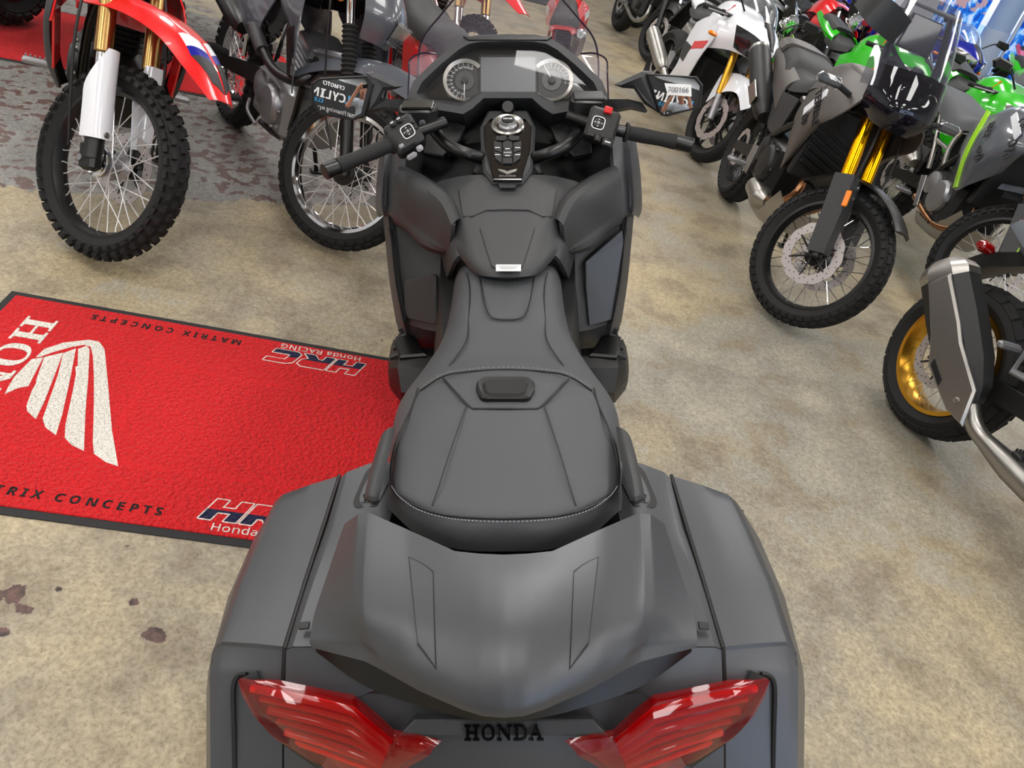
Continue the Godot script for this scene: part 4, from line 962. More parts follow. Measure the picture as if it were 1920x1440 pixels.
# o: tyre, rim, cast, n (spokes), knob (rows, size), disc [[x, r]], hub
func wheel(t: Node3D, called: String, c: Vector3, R: float, w: float, rr: float, X: Transform3D, o := {}) -> MeshInstance3D:
	var rt := R - rr
	var knob: float = o.get("knob", 0.0)
	var base := R - knob
	var m := mb()
	var prof := [[rr - 0.004, -w * 0.62]]
	for k in 9:
		var a := PI * (k / 8.0) - PI * 0.5
		prof.append([base - (base - rr) * 0.62 * (1.0 - cos(a * 0.98)), w * sin(a * 0.98)])
	prof.append([rr - 0.004, w * 0.62])
	m.hoop(prof, c, Vector3.RIGHT, 56)
	if knob > 0.0:
		var n: int = o.get("rows", 34)
		var across: Array = o.get("across", [-0.92, -0.5, 0.0, 0.5, 0.92])
		for k in n:
			for j in across.size():
				var f: float = across[j]
				var a := TAU * (k + (0.5 if j % 2 else 0.0)) / n
				var phi := f * PI * 0.44
				var rad := base - (base - rr) * 0.62 * (1.0 - cos(phi))
				var dr := v(0, sin(a), cos(a))
				var up := (dr * cos(phi) + Vector3.RIGHT * sin(phi)).normalized()
				var tg := v(0, cos(a), -sin(a))
				var sd := tg.cross(up)
				var p := c + dr * rad + Vector3.RIGHT * w * sin(phi)
				var len_t := TAU * base / n * float(o.get("knob_len", 0.58))
				var wd: float = o.get("knob_wd", 0.36) * w
				var rings := []
				for h in [[-0.004, 1.0], [knob, 0.86]]:
					var ring := []
					for q in [[-1, -1], [1, -1], [1, 1], [-1, 1]]:
						ring.append(p + up * h[0] + tg * q[0] * len_t * 0.5 * h[1] + sd * q[1] * wd * 0.5 * h[1])
					rings.append(ring)
				m.loft(rings)
	var ty := part(called, m.moved(X), o.get("tyre", mt("tyre")), t, 40.0)
	var rim_m: Material = o.get("rim", mt("satin_black"))
	var rw: float = w * o.get("rimw", 0.68)
	part("rim", mb().hoop([[rr + 0.006, -rw], [rr + 0.007, -rw + 0.004], [rr - 0.008, -rw + 0.006], [rr - 0.014, -rw * 0.5], [rr - 0.016, 0], [rr - 0.014, rw * 0.5], [rr - 0.008, rw - 0.006], [rr + 0.007, rw - 0.004], [rr + 0.006, rw], [rr - 0.012, rw + 0.001], [rr - 0.02, rw * 0.55], [rr - 0.026, 0], [rr - 0.02, -rw * 0.55], [rr - 0.012, -rw - 0.001]], c, Vector3.RIGHT, 56).moved(X), rim_m, ty, 30.0)
	var hubm: Material = o.get("hubm", mt("alloy"))
	part("hub", mb().lathe([[0.012, -0.075], [0.022, -0.07], [0.03, -0.05], [0.052, -0.042], [0.052, -0.034], [0.034, -0.02], [0.034, 0.02], [0.052, 0.034], [0.052, 0.042], [0.03, 0.05], [0.022, 0.07], [0.012, 0.075]], c, Vector3.RIGHT, 24).moved(X), hubm, ty)
	if o.has("cast"):
		var ns: int = o["cast"]
		for k in ns:
			var a := TAU * k / ns
			for q in [-0.16, 0.16]:
				var d0 := v(0, sin(a), cos(a))
				var d1 := v(0, sin(a + q), cos(a + q))
				part("cast_spoke", mb().tube([c + d0 * 0.035, c + d1 * (rr - 0.02)], [0.014, 0.01], 6).moved(X), rim_m, ty)
	else:
		var n: int = o.get("n", 36)
		var key := "%.3f" % rr
		if not spoke_mesh.has(key):
			var vr := []
			for k in 4:
				var sd := -1.0 if k < 2 else 1.0
				var tw := 0.55 if k % 2 == 0 else -0.55
				vr.append(mb().tube([v(sd * 0.038, 0.05 * sin(tw * 2.4), 0.05 * cos(tw * 2.4)), v(sd * 0.004, 0, rr - 0.035), v(sd * 0.003, 0, rr - 0.02)], [0.0021, 0.0021, 0.0034], 5).mesh())
			spoke_mesh[key] = vr
		for k in n:
			var sp := part("spoke", spoke_mesh[key][k % 4], o.get("spoke", mt("spoke")), ty)
			sp.transform = X * Transform3D(Basis(Vector3.RIGHT, TAU * k / n), c)
	for d in o.get("disc", []):
		disc(ty, c + v(d[0], 0, 0), d[1], X, mt("rotor"))
	return ty

func disc(ty: Node3D, c: Vector3, r: float, X: Transform3D, m: Material) -> void:
	var rings := []
	for j in 73:
		var a := TAU * j / 72.0
		var ro := r * (1.0 + 0.018 * sin(a * 12.0))
		var ri := r * (0.7 - 0.014 * sin(a * 12.0))
		var d := v(0, sin(a), cos(a))
		rings.append([c + d * ro - v(0.002, 0, 0), c + d * ro + v(0.002, 0, 0), c + d * ri + v(0.002, 0, 0), c + d * ri - v(0.002, 0, 0)])
	part("brake_disc", mb().loft(rings, false).moved(X), m, ty, 25.0)
	var car := mb()
	var holes := mb()
	for k in 6:
		var a := TAU * k / 6.0
		car.tube([c + v(0, sin(a), cos(a)) * 0.02, c + v(0, sin(a + 0.25), cos(a + 0.25)) * r * 0.76], 0.005, 5)
	for k in 36:
		var a := TAU * k / 36.0
		var q: float = r * [0.78, 0.86, 0.94][k % 3]
		holes.lathe([[0.0032, -0.0024], [0.0032, 0.0024]], c + v(0, sin(a), cos(a)) * q, Vector3.RIGHT, 6)
	part("disc_carrier", car.moved(X), mt("dark_grey"), ty)
	part("disc_holes", holes.moved(X), mt("black"), ty)

# two fork legs along the rake from the axle; each [s0, s1, radius, material] is a stretch of leg
func fork(t: Node3D, axle: Vector3, rake: float, half: float, X: Transform3D, runs: Array, ahead := 0.03) -> void:
	var d := v(0, cos(deg_to_rad(rake)), sin(deg_to_rad(rake)))
	var f := v(0, -sin(deg_to_rad(rake)) * 0.0, -1.0) * 0.0 + v(0, sin(deg_to_rad(rake)), -cos(deg_to_rad(rake))) * ahead
	for sd in [-1, 1]:
		for r in runs:
			var o := axle + v(sd * half, 0, 0) + f
			part(r[4], mb().tube([o + d * r[0], o + d * (r[0] + 0.004), o + d * (r[1] - 0.004), o + d * r[1]], [r[2] * 0.9, r[2], r[2], r[2] * 0.9], 16).moved(X), r[3], t)
	part("fork_clamp", mb().box(axle + d * runs[-1][1] * 0.985 + f, v(half * 2 + 0.08, 0.035, 0.07), 0.008, Basis(Vector3.RIGHT, deg_to_rad(rake))).moved(X), mt("satin_black"), t)
	part("axle_shaft", mb().tube([axle - v(half + 0.03, 0, 0), axle + v(half + 0.03, 0, 0)], 0.011, 10).moved(X), mt("alloy"), t)

func bars(t: Node3D, c: Vector3, half: float, rise: float, back: float, X: Transform3D, m: Material, guard: Material = null) -> void:
	part("handlebar", mb().tube(smooth([c + v(-half, rise, back), c + v(-half * 0.62, rise * 0.95, back * 0.55), c + v(-half * 0.25, 0, 0), c + v(half * 0.25, 0, 0), c + v(half * 0.62, rise * 0.95, back * 0.55), c + v(half, rise, back)], 4), 0.011, 10).moved(X), m, t)
	for s in [-1, 1]:
		var a := c + v(s * half * 0.66, rise * 0.96, back * 0.6)
		var b := c + v(s * (half + 0.01), rise, back)
		part("grip", mb().tube([a, a.lerp(b, 0.1), a.lerp(b, 0.15), b], [0.021, 0.021, 0.017, 0.018], 12).moved(X), mt("rubber"), t)
		part("lever", mb().tube([a + v(0, 0, -0.02), a + v(s * 0.02, -0.005, -0.05), b + v(-s * 0.02, -0.01, -0.06)], 0.006, 7).moved(X), mt("alloy"), t)
		part("switchgear", mb().box(a - v(s * 0.035, 0, 0), v(0.06, 0.045, 0.05), 0.008).moved(X), mt("satin_black"), t)
		if guard:
			part("hand_guard", mb().patch([[b + v(s * 0.03, 0.0, -0.02), b + v(-s * 0.03, 0.06, -0.1), a + v(0, 0.06, -0.12)], [b + v(s * 0.035, -0.04, -0.02), b + v(-s * 0.02, -0.06, -0.1), a + v(0, -0.05, -0.12)]], 3, 4, 0.006).moved(X), guard, t)

func mirrors(t: Node3D, at: Vector3, out: Vector3, X: Transform3D, size := Vector2(0.13, 0.085)) -> void:
	for s in [-1, 1]:
		var a := v(at.x * s, at.y, at.z)
		var b := v((at.x + out.x) * s, at.y + out.y, at.z + out.z)
		part("mirror_stem", mb().tube(smooth([a, a.lerp(b, 0.5) + v(0, 0.03, 0), b], 4), 0.007, 7).moved(X), mt("satin_black"), t)
		part("mirror", mb().plate([b + v(-s * size.x * 0.5, size.y * 0.4, 0), b + v(s * size.x * 0.3, size.y * 0.5, 0), b + v(s * size.x * 0.5, 0, 0), b + v(s * size.x * 0.3, -size.y * 0.5, 0), b + v(-s * size.x * 0.5, -size.y * 0.35, 0)], 0.035, 0.01, 0.0, v(0, 0, 1)).moved(X), mt("satin_black"), t)

func engine(t: Node3D, c: Vector3, s: Vector3, m: Material, side: Material, lean := 15.0) -> void:
	part("crankcase", mb().box(c, s, 0.04), m, t)
	for k in [-1, 1]:
		part("engine_cover", mb().lathe([[s.y * 0.34, 0.0], [s.y * 0.33, 0.02], [s.y * 0.28, 0.034], [s.y * 0.1, 0.038], [0.0, 0.036]], c + v(k * s.x * 0.5, 0.0, -s.z * 0.12), v(k, 0, 0), 28), side, t)
		part("clutch_cover", mb().lathe([[s.y * 0.24, 0.0], [s.y * 0.23, 0.016], [s.y * 0.12, 0.026], [0.0, 0.026]], c + v(k * s.x * 0.5, 0.03, s.z * 0.26), v(k, 0, 0), 24), side, t)
		for b in 6:
			var a := TAU * b / 6.0
			part("cover_bolt", mb().lathe([[0.007, 0.0], [0.007, 0.012], [0.0, 0.012]], c + v(k * (s.x * 0.5 + 0.006), sin(a) * s.y * 0.37, -s.z * 0.12 + cos(a) * s.y * 0.37), v(k, 0, 0), 6), mt("steel"), t)
	var d := v(0, cos(deg_to_rad(lean)), -sin(deg_to_rad(lean)))
	part("cylinder", mb().box(c + v(0, s.y * 0.5, -s.z * 0.18) + d * 0.1, v(s.x * 0.62, 0.2, s.z * 0.42), 0.015, Basis(Vector3.RIGHT, -deg_to_rad(lean))), m, t)
	for k in 6:
		part("cooling_fin", mb().box(c + v(0, s.y * 0.5, -s.z * 0.18) + d * (0.04 + 0.024 * k), v(s.x * 0.74, 0.005, s.z * 0.5), 0.002, Basis(Vector3.RIGHT, -deg_to_rad(lean))), side, t)

func muffler(t: Node3D, a: Vector3, b: Vector3, r: float, m: Material, tip: Material) -> void:
	var d := (b - a).normalized()
	part("muffler", mb().tube([a, a.lerp(b, 0.06), a.lerp(b, 0.2), a.lerp(b, 0.94), b], [r * 0.55, r * 0.8, r, r, r * 0.9], 20), m, t)
	part("muffler_tip", mb().tube([b - d * 0.02, b + d * 0.012, b + d * 0.03, b + d * 0.03, b - d * 0.005], [r * 0.94, r * 0.92, r * 0.55, r * 0.4, r * 0.38], 20), tip, t)

func pipe(t: Node3D, called: String, p: Array, r, m: Material, k := 5) -> void:
	part(called, mb().tube(smooth(p, k), r, 10), m, t)

func swingarm(t: Node3D, pivot: Vector3, axle: Vector3, half: float, m: Material) -> void:
	for s in [-1, 1]:
		var a := pivot + v(s * 0.07, 0, 0)
		var b := axle + v(s * half, 0, 0.03)
		part("swingarm", mb().loft([[a + v(-0.018, 0.04, 0), a + v(0.018, 0.04, 0), a + v(0.018, -0.04, 0), a + v(-0.018, -0.04, 0)], [a.lerp(b, 0.5) + v(-0.016, 0.04, 0), a.lerp(b, 0.5) + v(0.016, 0.04, 0), a.lerp(b, 0.5) + v(0.016, -0.035, 0), a.lerp(b, 0.5) + v(-0.016, -0.035, 0)], [b + v(-0.014, 0.028, 0), b + v(0.014, 0.028, 0), b + v(0.014, -0.028, 0), b + v(-0.014, -0.028, 0)]]), m, t, 25.0)

func pegs(t: Node3D, c: Vector3, half: float, m: Material) -> void:
	for s in [-1, 1]:
		var o := v(c.x + s * half, c.y, c.z)
		part("footpeg", mb().box(o, v(0.11, 0.022, 0.045), 0.006), m, t)
		for k in 6:
			part("peg_tooth", mb().box(o + v(-0.042 + 0.017 * k, 0.013, 0.018), v(0.007, 0.014, 0.006), 0.001), m, t)

func lattice(t: Node3D, called: String, o: Vector3, ex: Vector3, ey: Vector3, nx: int, ny: int, r: float, m: Material) -> void:
	for k in nx + 1:
		part(called, mb().tube([o + ex * (float(k) / nx), o + ex * (float(k) / nx) + ey], r, 4), m, t)
	for k in ny + 1:
		part(called, mb().tube([o + ey * (float(k) / ny), o + ey * (float(k) / ny) + ex], r, 4), m, t)

func stand_leg(t: Node3D, a: Vector3, b: Vector3) -> void:
	part("side_stand", mb().tube([a, b], 0.011, 8), mt("satin_black"), t)
	part("stand_foot", mb().box(b, v(0.06, 0.008, 0.05), 0.002), mt("satin_black"), t)

func build_bikes() -> void:
	enduro_red()
	commuter_trail()
	rally_taupe()
	adventure_slate()
	adventure_black()
	quad_bike()
	sport("white sport bike with gold fork and silver muffler", Vector2(0.84, -5.87), Vector2(0.44, -7.22), 12.0, {"lean": 11.0, "lamp": mt("lamp_eye"), "stripe": mt("red"), "fork": mt("gold")})
	sport("green sport bike standing behind the taupe adventure bike", Vector2(2.22, -6.5), Vector2(1.68, -7.79), 20.0, {"body": mt("green"), "stripe": mt("orange"), "muffler": mt("gw_dark")})
	sport("green sport bike facing out with a white and orange nose stripe", Vector2(2.86, -6.0), Vector2(2.68, -7.38), 10.0, {"body": mt("green"), "stripe": mt("orange"), "accent": mt("white")})
	naked("black road bike with chrome lamp between the white and green bikes", Vector2(1.2, -7.05), Vector2(0.84, -8.38), 25.0, {"accent": mt("lime")})
	naked("grey road bike with wire wheels and a silver muffler", Vector2(1.2, -11.75), Vector2(0.22, -10.75), 20.0, {"wire": true, "rim": mt("chrome"), "tank": mt("dark_grey")})
	naked("black road bike with white shrouds behind the white sport bike", Vector2(0.42, -8.85), Vector2(-0.0, -10.18), 20.0, {"tank": mt("white"), "accent": mt("white")})
	sport("blue sport bike in the back row with a white stripe", Vector2(2.55, -9.75), Vector2(2.15, -11.1), 10.0, {"body": mt("blue"), "stripe": mt("white")})
	sport("blue sport bike beside the light grey display board", Vector2(3.45, -9.0), Vector2(3.1, -10.35), 10.0, {"body": mt("blue"), "stripe": mt("orange")})
	naked("red-tanked road bike in the back row", Vector2(2.15, -8.8), Vector2(1.75, -10.15), 15.0, {"tank": mt("red")})
	sport("green sport bike with white stripes near the pale window post", Vector2(4.3, -8.0), Vector2(4.05, -9.38), 10.0, {"body": mt("green"), "stripe": mt("white")})
	sport("red sport bike beyond the pale window post", Vector2(5.0, -9.6), Vector2(4.75, -10.98), 10.0, {"body": mt("red"), "stripe": mt("white")})
	motocross("small red trail bike with a long black seat, tail beside the tourer's nose", Vector2(-1.22, -4.82), Vector2(-0.6, -3.76), 0.0, {"scale": 0.88, "short": true})
	motocross("red motocross bike pointing its fender past the tourer's screen", Vector2(-0.88, -5.0), Vector2(-1.84, -6.1), 0.0, {"mask": mt("white")})
	motocross("small red dirt bike standing tail-on in front of the tourer", Vector2(-0.32, -6.6), Vector2(-0.24, -5.4), 0.0, {"scale": 0.78})

# ---- red enduro with gold fork tubes and white guards
func enduro_red() -> void:
	var t := thing("dirt_bike", "red enduro bike with gold fork tubes and white fork guards", "motorcycle", stand(Vector2(-1.66, -2.45), Vector2(-2.42, -3.69), 9.0))
	var ax := v(0, 0.345, -0.7275)
	var X := steered(v(0, 0.95, -0.40), 27.5, 38.0)
	wheel(t, "front_tyre", ax, 0.347, 0.042, 0.268, X, {"knob": 0.014, "rows": 44, "knob_wd": 0.42, "n": 36, "disc": [[-0.062, 0.128]]})
	wheel(t, "rear_tyre", v(0, 0.33, 0.7275), 0.332, 0.062, 0.232, Transform3D.IDENTITY, {"knob": 0.016, "rows": 36, "n": 32, "disc": [[0.07, 0.11]]})
	fork(t, ax, 27.5, 0.1, X, [[0.0, 0.08, 0.032, mt("satin_black"), "axle_lug"], [0.05, 0.36, 0.022, mt("chrome"), "fork_slider"], [0.36, 0.74, 0.03, mt("gold_fork"), "fork_tube"]])
	var d := v(0, cos(deg_to_rad(27.5)), sin(deg_to_rad(27.5)))
	var fw := v(0, sin(deg_to_rad(27.5)), -cos(deg_to_rad(27.5)))
	for s in [-1, 1]:
		var g := []
		for k in 8:
			var sv := 0.07 + 0.30 * k / 7.0
			var row := []
			var op := 1.0 if k < 5 else (1.0 - 0.2 * (k - 4))
			for j in 9:
				var a := -PI * 0.5 + PI * j / 8.0
				a = a * 1.25 * op - (1.0 - op) * 0.6
				row.append(ax + v(s * 0.1, 0, 0) + fw * 0.03 + d * sv + (v(s, 0, 0) * sin(a) * 0.044 + fw * cos(a) * 0.05))
			g.append(row)
		part("fork_guard", mb().patch(g, 2, 1, 0.005).moved(X), mt("white"), t, 60.0)
		part("guard_bolt", mb().lathe([[0.011, 0], [0.011, 0.006], [0.006, 0.008], [0, 0.008]], ax + v(s * 0.1, 0, 0) + fw * 0.08 + d * 0.085, fw, 12).moved(X), mt("steel"), t)
		part("axle_clamp", mb().box(ax + v(s * 0.1, 0.0, 0) + fw * 0.02 + d * 0.01, v(0.05, 0.1, 0.075), 0.012, Basis(Vector3.RIGHT, deg_to_rad(27.5))).moved(X), mt("satin_black"), t)
	part("hub_cap", mb().lathe([[0.05, 0.0], [0.055, 0.004], [0.05, 0.008], [0.04, 0.004], [0.03, 0.012], [0, 0.012]], ax + v(0.055, 0, 0), Vector3.RIGHT, 28).moved(X), mt("chrome"), t)
	# front fender: ridge, shoulders and turned-down edge
	var R := mt("red")
	var fen := mb().patch([
		[v(0, 0.79, -1.05), v(0.03, 0.788, -1.045), v(0.052, 0.775, -1.03)],
		[v(0, 0.855, -0.95), v(0.05, 0.85, -0.94), v(0.088, 0.815, -0.91)],
		[v(0, 0.9, -0.8), v(0.06, 0.895, -0.79), v(0.105, 0.845, -0.76)],
		[v(0, 0.895, -0.62), v(0.065, 0.89, -0.61), v(0.115, 0.825, -0.58)],
		[v(0, 0.85, -0.46), v(0.075, 0.84, -0.46), v(0.15, 0.77, -0.44)],
		[v(0, 0.78, -0.30), v(0.06, 0.775, -0.30), v(0.13, 0.72, -0.28)]], 5, 4, 0.004, true)
	for q in [["grey_sticker", mt("dark_grey"), -1.03, -0.93], ["blue_sticker", mt("blue"), -0.93, -0.895], ["white_sticker", mt("white"), -0.895, -0.84]]:
		for sd in [-1, 1]:
			var up := []
			var dn := []
			for k in 7:
				var f := k / 6.0
				up.append(v((lerpf(0.003, 0.04, f) if q[2] < -1.0 else lerpf(0.01, 0.07, f)) * sd, 0.8, q[2] + 0.03 * f))
				dn.append(v(lerpf(0.01, 0.07, f) * sd, 0.8, q[3] + 0.03 * f))
			part(q[0], mb().lid(fen, up, dn, 12, 0.0028, 0.002).moved(X), q[1], t)
	part("front_fender", fen.moved(X), R, t, 45.0)
	bars(t, v(0, 1.08, -0.36), 0.4, 0.06, 0.1, X, mt("satin_black"))
	part("headlight_mask", mb().patch([[v(0, 1.1, -0.5), v(0.07, 1.09, -0.49), v(0.11, 1.06, -0.44)], [v(0, 0.98, -0.56), v(0.08, 0.97, -0.55), v(0.12, 0.96, -0.48)], [v(0, 0.9, -0.5), v(0.05, 0.9, -0.49), v(0.08, 0.9, -0.45)]], 3, 3, 0.006, true).moved(X), mt("white"), t)
	# bodywork
	part("tank", mb().patch([[v(0, 0.99, -0.36), v(0.08, 0.98, -0.36), v(0.11, 0.85, -0.36)], [v(0, 1.0, -0.2), v(0.1, 0.98, -0.2), v(0.13, 0.82, -0.2)], [v(0, 0.94, 0.0), v(0.08, 0.92, 0.0), v(0.11, 0.8, 0.0)]], 4, 4, 0.02, true), R, t)
	both("shroud", mb().patch([[v(0.12, 0.96, -0.30), v(0.14, 0.98, -0.12), v(0.12, 0.94, 0.06)], [v(0.19, 0.88, -0.46), v(0.18, 0.86, -0.2), v(0.13, 0.85, 0.08)], [v(0.22, 0.72, -0.5), v(0.2, 0.72, -0.3), v(0.15, 0.74, -0.05)]], 4, 4, 0.006), R, t)
	both("shroud_tail", mb().plate([v(0.215, 0.75, -0.46), v(0.2, 0.74, -0.36), v(0.19, 0.55, -0.33), v(0.205, 0.52, -0.38)], 0.008, 0.001, 0.0, v(1, 0, 0)), R, t)
	both("radiator_cover", mb().patch([[v(0.2, 0.80, -0.42), v(0.215, 0.70, -0.42), v(0.2, 0.56, -0.38), v(0.17, 0.44, -0.33)], [v(0.23, 0.74, -0.34), v(0.235, 0.66, -0.34), v(0.22, 0.52, -0.3), v(0.18, 0.42, -0.27)], [v(0.2, 0.74, -0.22), v(0.2, 0.62, -0.22), v(0.18, 0.5, -0.2), v(0.15, 0.42, -0.2)]], 3, 4, 0.008), mt("satin_black"), t)
	part("skid_plate", mb().patch([[v(0, 0.46, -0.36), v(0.09, 0.47, -0.34), v(0.12, 0.5, -0.3)], [v(0, 0.32, -0.28), v(0.1, 0.32, -0.26), v(0.13, 0.36, -0.24)], [v(0, 0.28, -0.05), v(0.1, 0.28, -0.05), v(0.13, 0.33, -0.05)]], 3, 3, 0.006, true), mt("satin_black"), t)
	part("seat", mb().patch([[v(0, 0.95, -0.1), v(0.06, 0.945, -0.1), v(0.09, 0.9, -0.1)], [v(0, 0.89, 0.2), v(0.08, 0.885, 0.2), v(0.12, 0.83, 0.2)], [v(0, 0.93, 0.7), v(0.07, 0.925, 0.7), v(0.09, 0.89, 0.7)]], 4, 3, 0.03, true), mt("seat_black"), t)
	part("rear_fender", mb().patch([[v(0, 0.9, 0.5), v(0.08, 0.89, 0.5), v(0.11, 0.84, 0.5)], [v(0, 0.94, 0.8), v(0.08, 0.935, 0.8), v(0.1, 0.9, 0.8)], [v(0, 0.92, 1.12), v(0.05, 0.915, 1.12), v(0.07, 0.9, 1.12)]], 3, 3, 0.004, true), R, t)
	both("side_panel", mb().plate([v(0.13, 0.86, 0.1), v(0.14, 0.84, 0.62), v(0.16, 0.62, 0.4), v(0.15, 0.62, 0.12)], 0.008, 0.002, 0.0, v(1, 0, 0)), R, t)
	engine(t, v(0, 0.45, -0.02), v(0.25, 0.26, 0.36), mt("gw_dark"), mt("gw_dark"))
	swingarm(t, v(0, 0.42, 0.22), v(0, 0.33, 0.7275), 0.09, mt("alloy"))
	pegs(t, v(0, 0.36, 0.12), 0.27, mt("alloy"))
	for s in [-1, 1]:
		pipe(t, "frame_tube", [v(s * 0.05, 0.9, -0.38), v(s * 0.1, 0.7, -0.33), v(s * 0.11, 0.35, -0.24), v(s * 0.11, 0.28, 0.1)], 0.017, mt("satin_black"))
		pipe(t, "brake_hose", [ax + v(s * 0.13, 0.05, -0.02), ax + v(s * 0.14, 0.4, 0.1), v(s * 0.1, 1.0, -0.45)], 0.005, mt("black"))
	muffler(t, v(0.13, 0.62, 0.4), v(0.15, 0.82, 0.95), 0.055, mt("satin_black"), mt("steel"))
	stand_leg(t, v(-0.14, 0.32, 0.1), v(-0.24, 0.04, 0.14))

# ---- grey trail commuter with fork gaiters
func commuter_trail() -> void:
	var t := thing("trail_bike", "grey trail bike with black fork gaiters and a silver engine", "motorcycle", stand(Vector2(-0.97, -3.03), Vector2(-1.87, -4.0), 8.0))
	var ax := v(0, 0.322, -0.68)
	var X := steered(v(0, 0.9, -0.36), 27.0, 36.0)
	wheel(t, "front_tyre", ax, 0.324, 0.045, 0.246, X, {"knob": 0.006, "rows": 40, "across": [-0.85, -0.4, 0.0, 0.4, 0.85], "knob_len": 0.7, "rim": mt("chrome"), "n": 36, "hubm": mt("gw_dark"), "disc": [[-0.06, 0.12]]})
	wheel(t, "rear_tyre", v(0, 0.31, 0.68), 0.312, 0.055, 0.22, Transform3D.IDENTITY, {"knob": 0.01, "rows": 36, "rim": mt("chrome"), "n": 36, "hubm": mt("alloy")})
	fork(t, ax, 27.0, 0.09, X, [[-0.02, 0.34, 0.027, mt("satin_black"), "fork_leg"], [0.3, 0.62, 0.017, mt("black"), "fork_core"], [0.55, 0.82, 0.0175, mt("chrome"), "stanchion"]], 0.035)
	var d := v(0, cos(deg_to_rad(27.0)), sin(deg_to_rad(27.0)))
	var fo := v(0, sin(deg_to_rad(27.0)), -cos(deg_to_rad(27.0))) * 0.035
	for s in [-1, 1]:
		var pr := []
		for k in 25:
			pr.append([0.033 if k % 2 == 0 else 0.026, 0.34 + 0.0092 * k])
		part("fork_gaiter", mb().lathe([[0.026, 0.335]] + pr + [[0.024, 0.57]], ax + v(s * 0.09, 0, 0) + fo, d, 16).moved(X), mt("rubber"), t, 20.0)
	var S := mt("slate")
	part("front_fender", mb().patch([
		[v(0, 0.70, -1.12), v(0.02, 0.697, -1.11), v(0.035, 0.69, -1.09)],
		[v(0, 0.76, -0.98), v(0.05, 0.75, -0.96), v(0.085, 0.70, -0.92)],
		[v(0, 0.795, -0.78), v(0.06, 0.785, -0.77), v(0.1, 0.71, -0.73)],
		[v(0, 0.78, -0.6), v(0.06, 0.77, -0.6), v(0.1, 0.7, -0.58)],
		[v(0, 0.70, -0.42), v(0.055, 0.69, -0.42), v(0.09, 0.63, -0.42)],
		[v(0, 0.6, -0.3), v(0.045, 0.59, -0.3), v(0.07, 0.55, -0.31)]], 4, 4, 0.004, true).moved(X), S, t, 40.0)
	part("headlight_cowl", mb().patch([
		[v(0, 1.1, -0.46), v(0.06, 1.09, -0.45), v(0.1, 1.05, -0.4)],
		[v(0, 1.03, -0.56), v(0.07, 1.02, -0.54), v(0.115, 0.99, -0.46)],
		[v(0, 0.93, -0.62), v(0.065, 0.93, -0.60), v(0.11, 0.91, -0.5)],
		[v(0, 0.83, -0.58), v(0.04, 0.83, -0.57), v(0.07, 0.82, -0.5)]], 4, 3, 0.006, true).moved(X), S, t, 32.0)
	part("headlight", mb().plate([v(-0.06, 0.945, -0.622), v(0.06, 0.945, -0.622), v(0.042, 0.865, -0.6), v(-0.042, 0.865, -0.6)], 0.02, 0.006, 0.0, v(0, 0, -1)).moved(X), mt("lamp_eye"), t)
	part("headlight_lens", mb().plate([v(-0.066, 0.952, -0.63), v(0.066, 0.952, -0.63), v(0.046, 0.858, -0.607), v(-0.046, 0.858, -0.607)], 0.006, 0.002, 0.0, v(0, 0, -1)).moved(X), mt("clear"), t)
	bars(t, v(0, 1.06, -0.32), 0.38, 0.06, 0.12, X, mt("satin_black"))
	for s in [-1, 1]:
		part("indicator", mb().lathe([[0.03, -0.03], [0.035, -0.01], [0.033, 0.015], [0.02, 0.025], [0, 0.027]], v(s * 0.2, 0.93, -0.42), v(0, 0, -1), 18).moved(X), mt("orange"), t)
		part("indicator_stem", mb().tube([v(s * 0.08, 0.93, -0.4), v(s * 0.2, 0.93, -0.4)], 0.008, 7).moved(X), mt("rubber"), t)
	part("tank", mb().patch([
		[v(0, 0.97, -0.34), v(0.08, 0.96, -0.33), v(0.1, 0.86, -0.32)],
		[v(0, 0.99, -0.2), v(0.11, 0.97, -0.19), v(0.15, 0.84, -0.18)],
		[v(0, 0.95, -0.02), v(0.1, 0.93, -0.02), v(0.13, 0.82, -0.02)],
		[v(0, 0.87, 0.1), v(0.07, 0.86, 0.1), v(0.1, 0.79, 0.1)]], 4, 4, 0.02, true), mt("gloss_black"), t)
	both("shroud", mb().patch([[v(0.11, 0.94, -0.22), v(0.135, 0.93, -0.1), v(0.12, 0.9, 0.04)], [v(0.19, 0.88, -0.36), v(0.175, 0.82, -0.2), v(0.14, 0.8, -0.02)], [v(0.21, 0.7, -0.42), v(0.18, 0.7, -0.32), v(0.15, 0.72, -0.2)], [v(0.17, 0.52, -0.38), v(0.16, 0.55, -0.34), v(0.15, 0.6, -0.28)]], 4, 3, 0.006), S, t, 30.0)
	both("shroud_scoop", mb().plate([v(0.20, 0.78, -0.34), v(0.19, 0.74, -0.25), v(0.18, 0.56, -0.33), v(0.195, 0.6, -0.38)], 0.004, 0.001, 0.0, v(1, 0.2, 0)), mt("satin_black"), t)
	part("seat", mb().patch([[v(0, 0.88, 0.02), v(0.08, 0.875, 0.02), v(0.11, 0.82, 0.02)], [v(0, 0.84, 0.3), v(0.1, 0.835, 0.3), v(0.135, 0.78, 0.3)], [v(0, 0.88, 0.7), v(0.09, 0.875, 0.7), v(0.12, 0.83, 0.7)]], 4, 4, 0.03, true), mt("seat_black"), t)
	both("side_panel", mb().patch([[v(0.13, 0.8, 0.05), v(0.145, 0.8, 0.3), v(0.14, 0.84, 0.7)], [v(0.165, 0.68, 0.08), v(0.17, 0.7, 0.3), v(0.15, 0.78, 0.74)], [v(0.165, 0.56, 0.12), v(0.17, 0.6, 0.28), v(0.15, 0.73, 0.7)]], 3, 4, 0.006), S, t, 30.0)
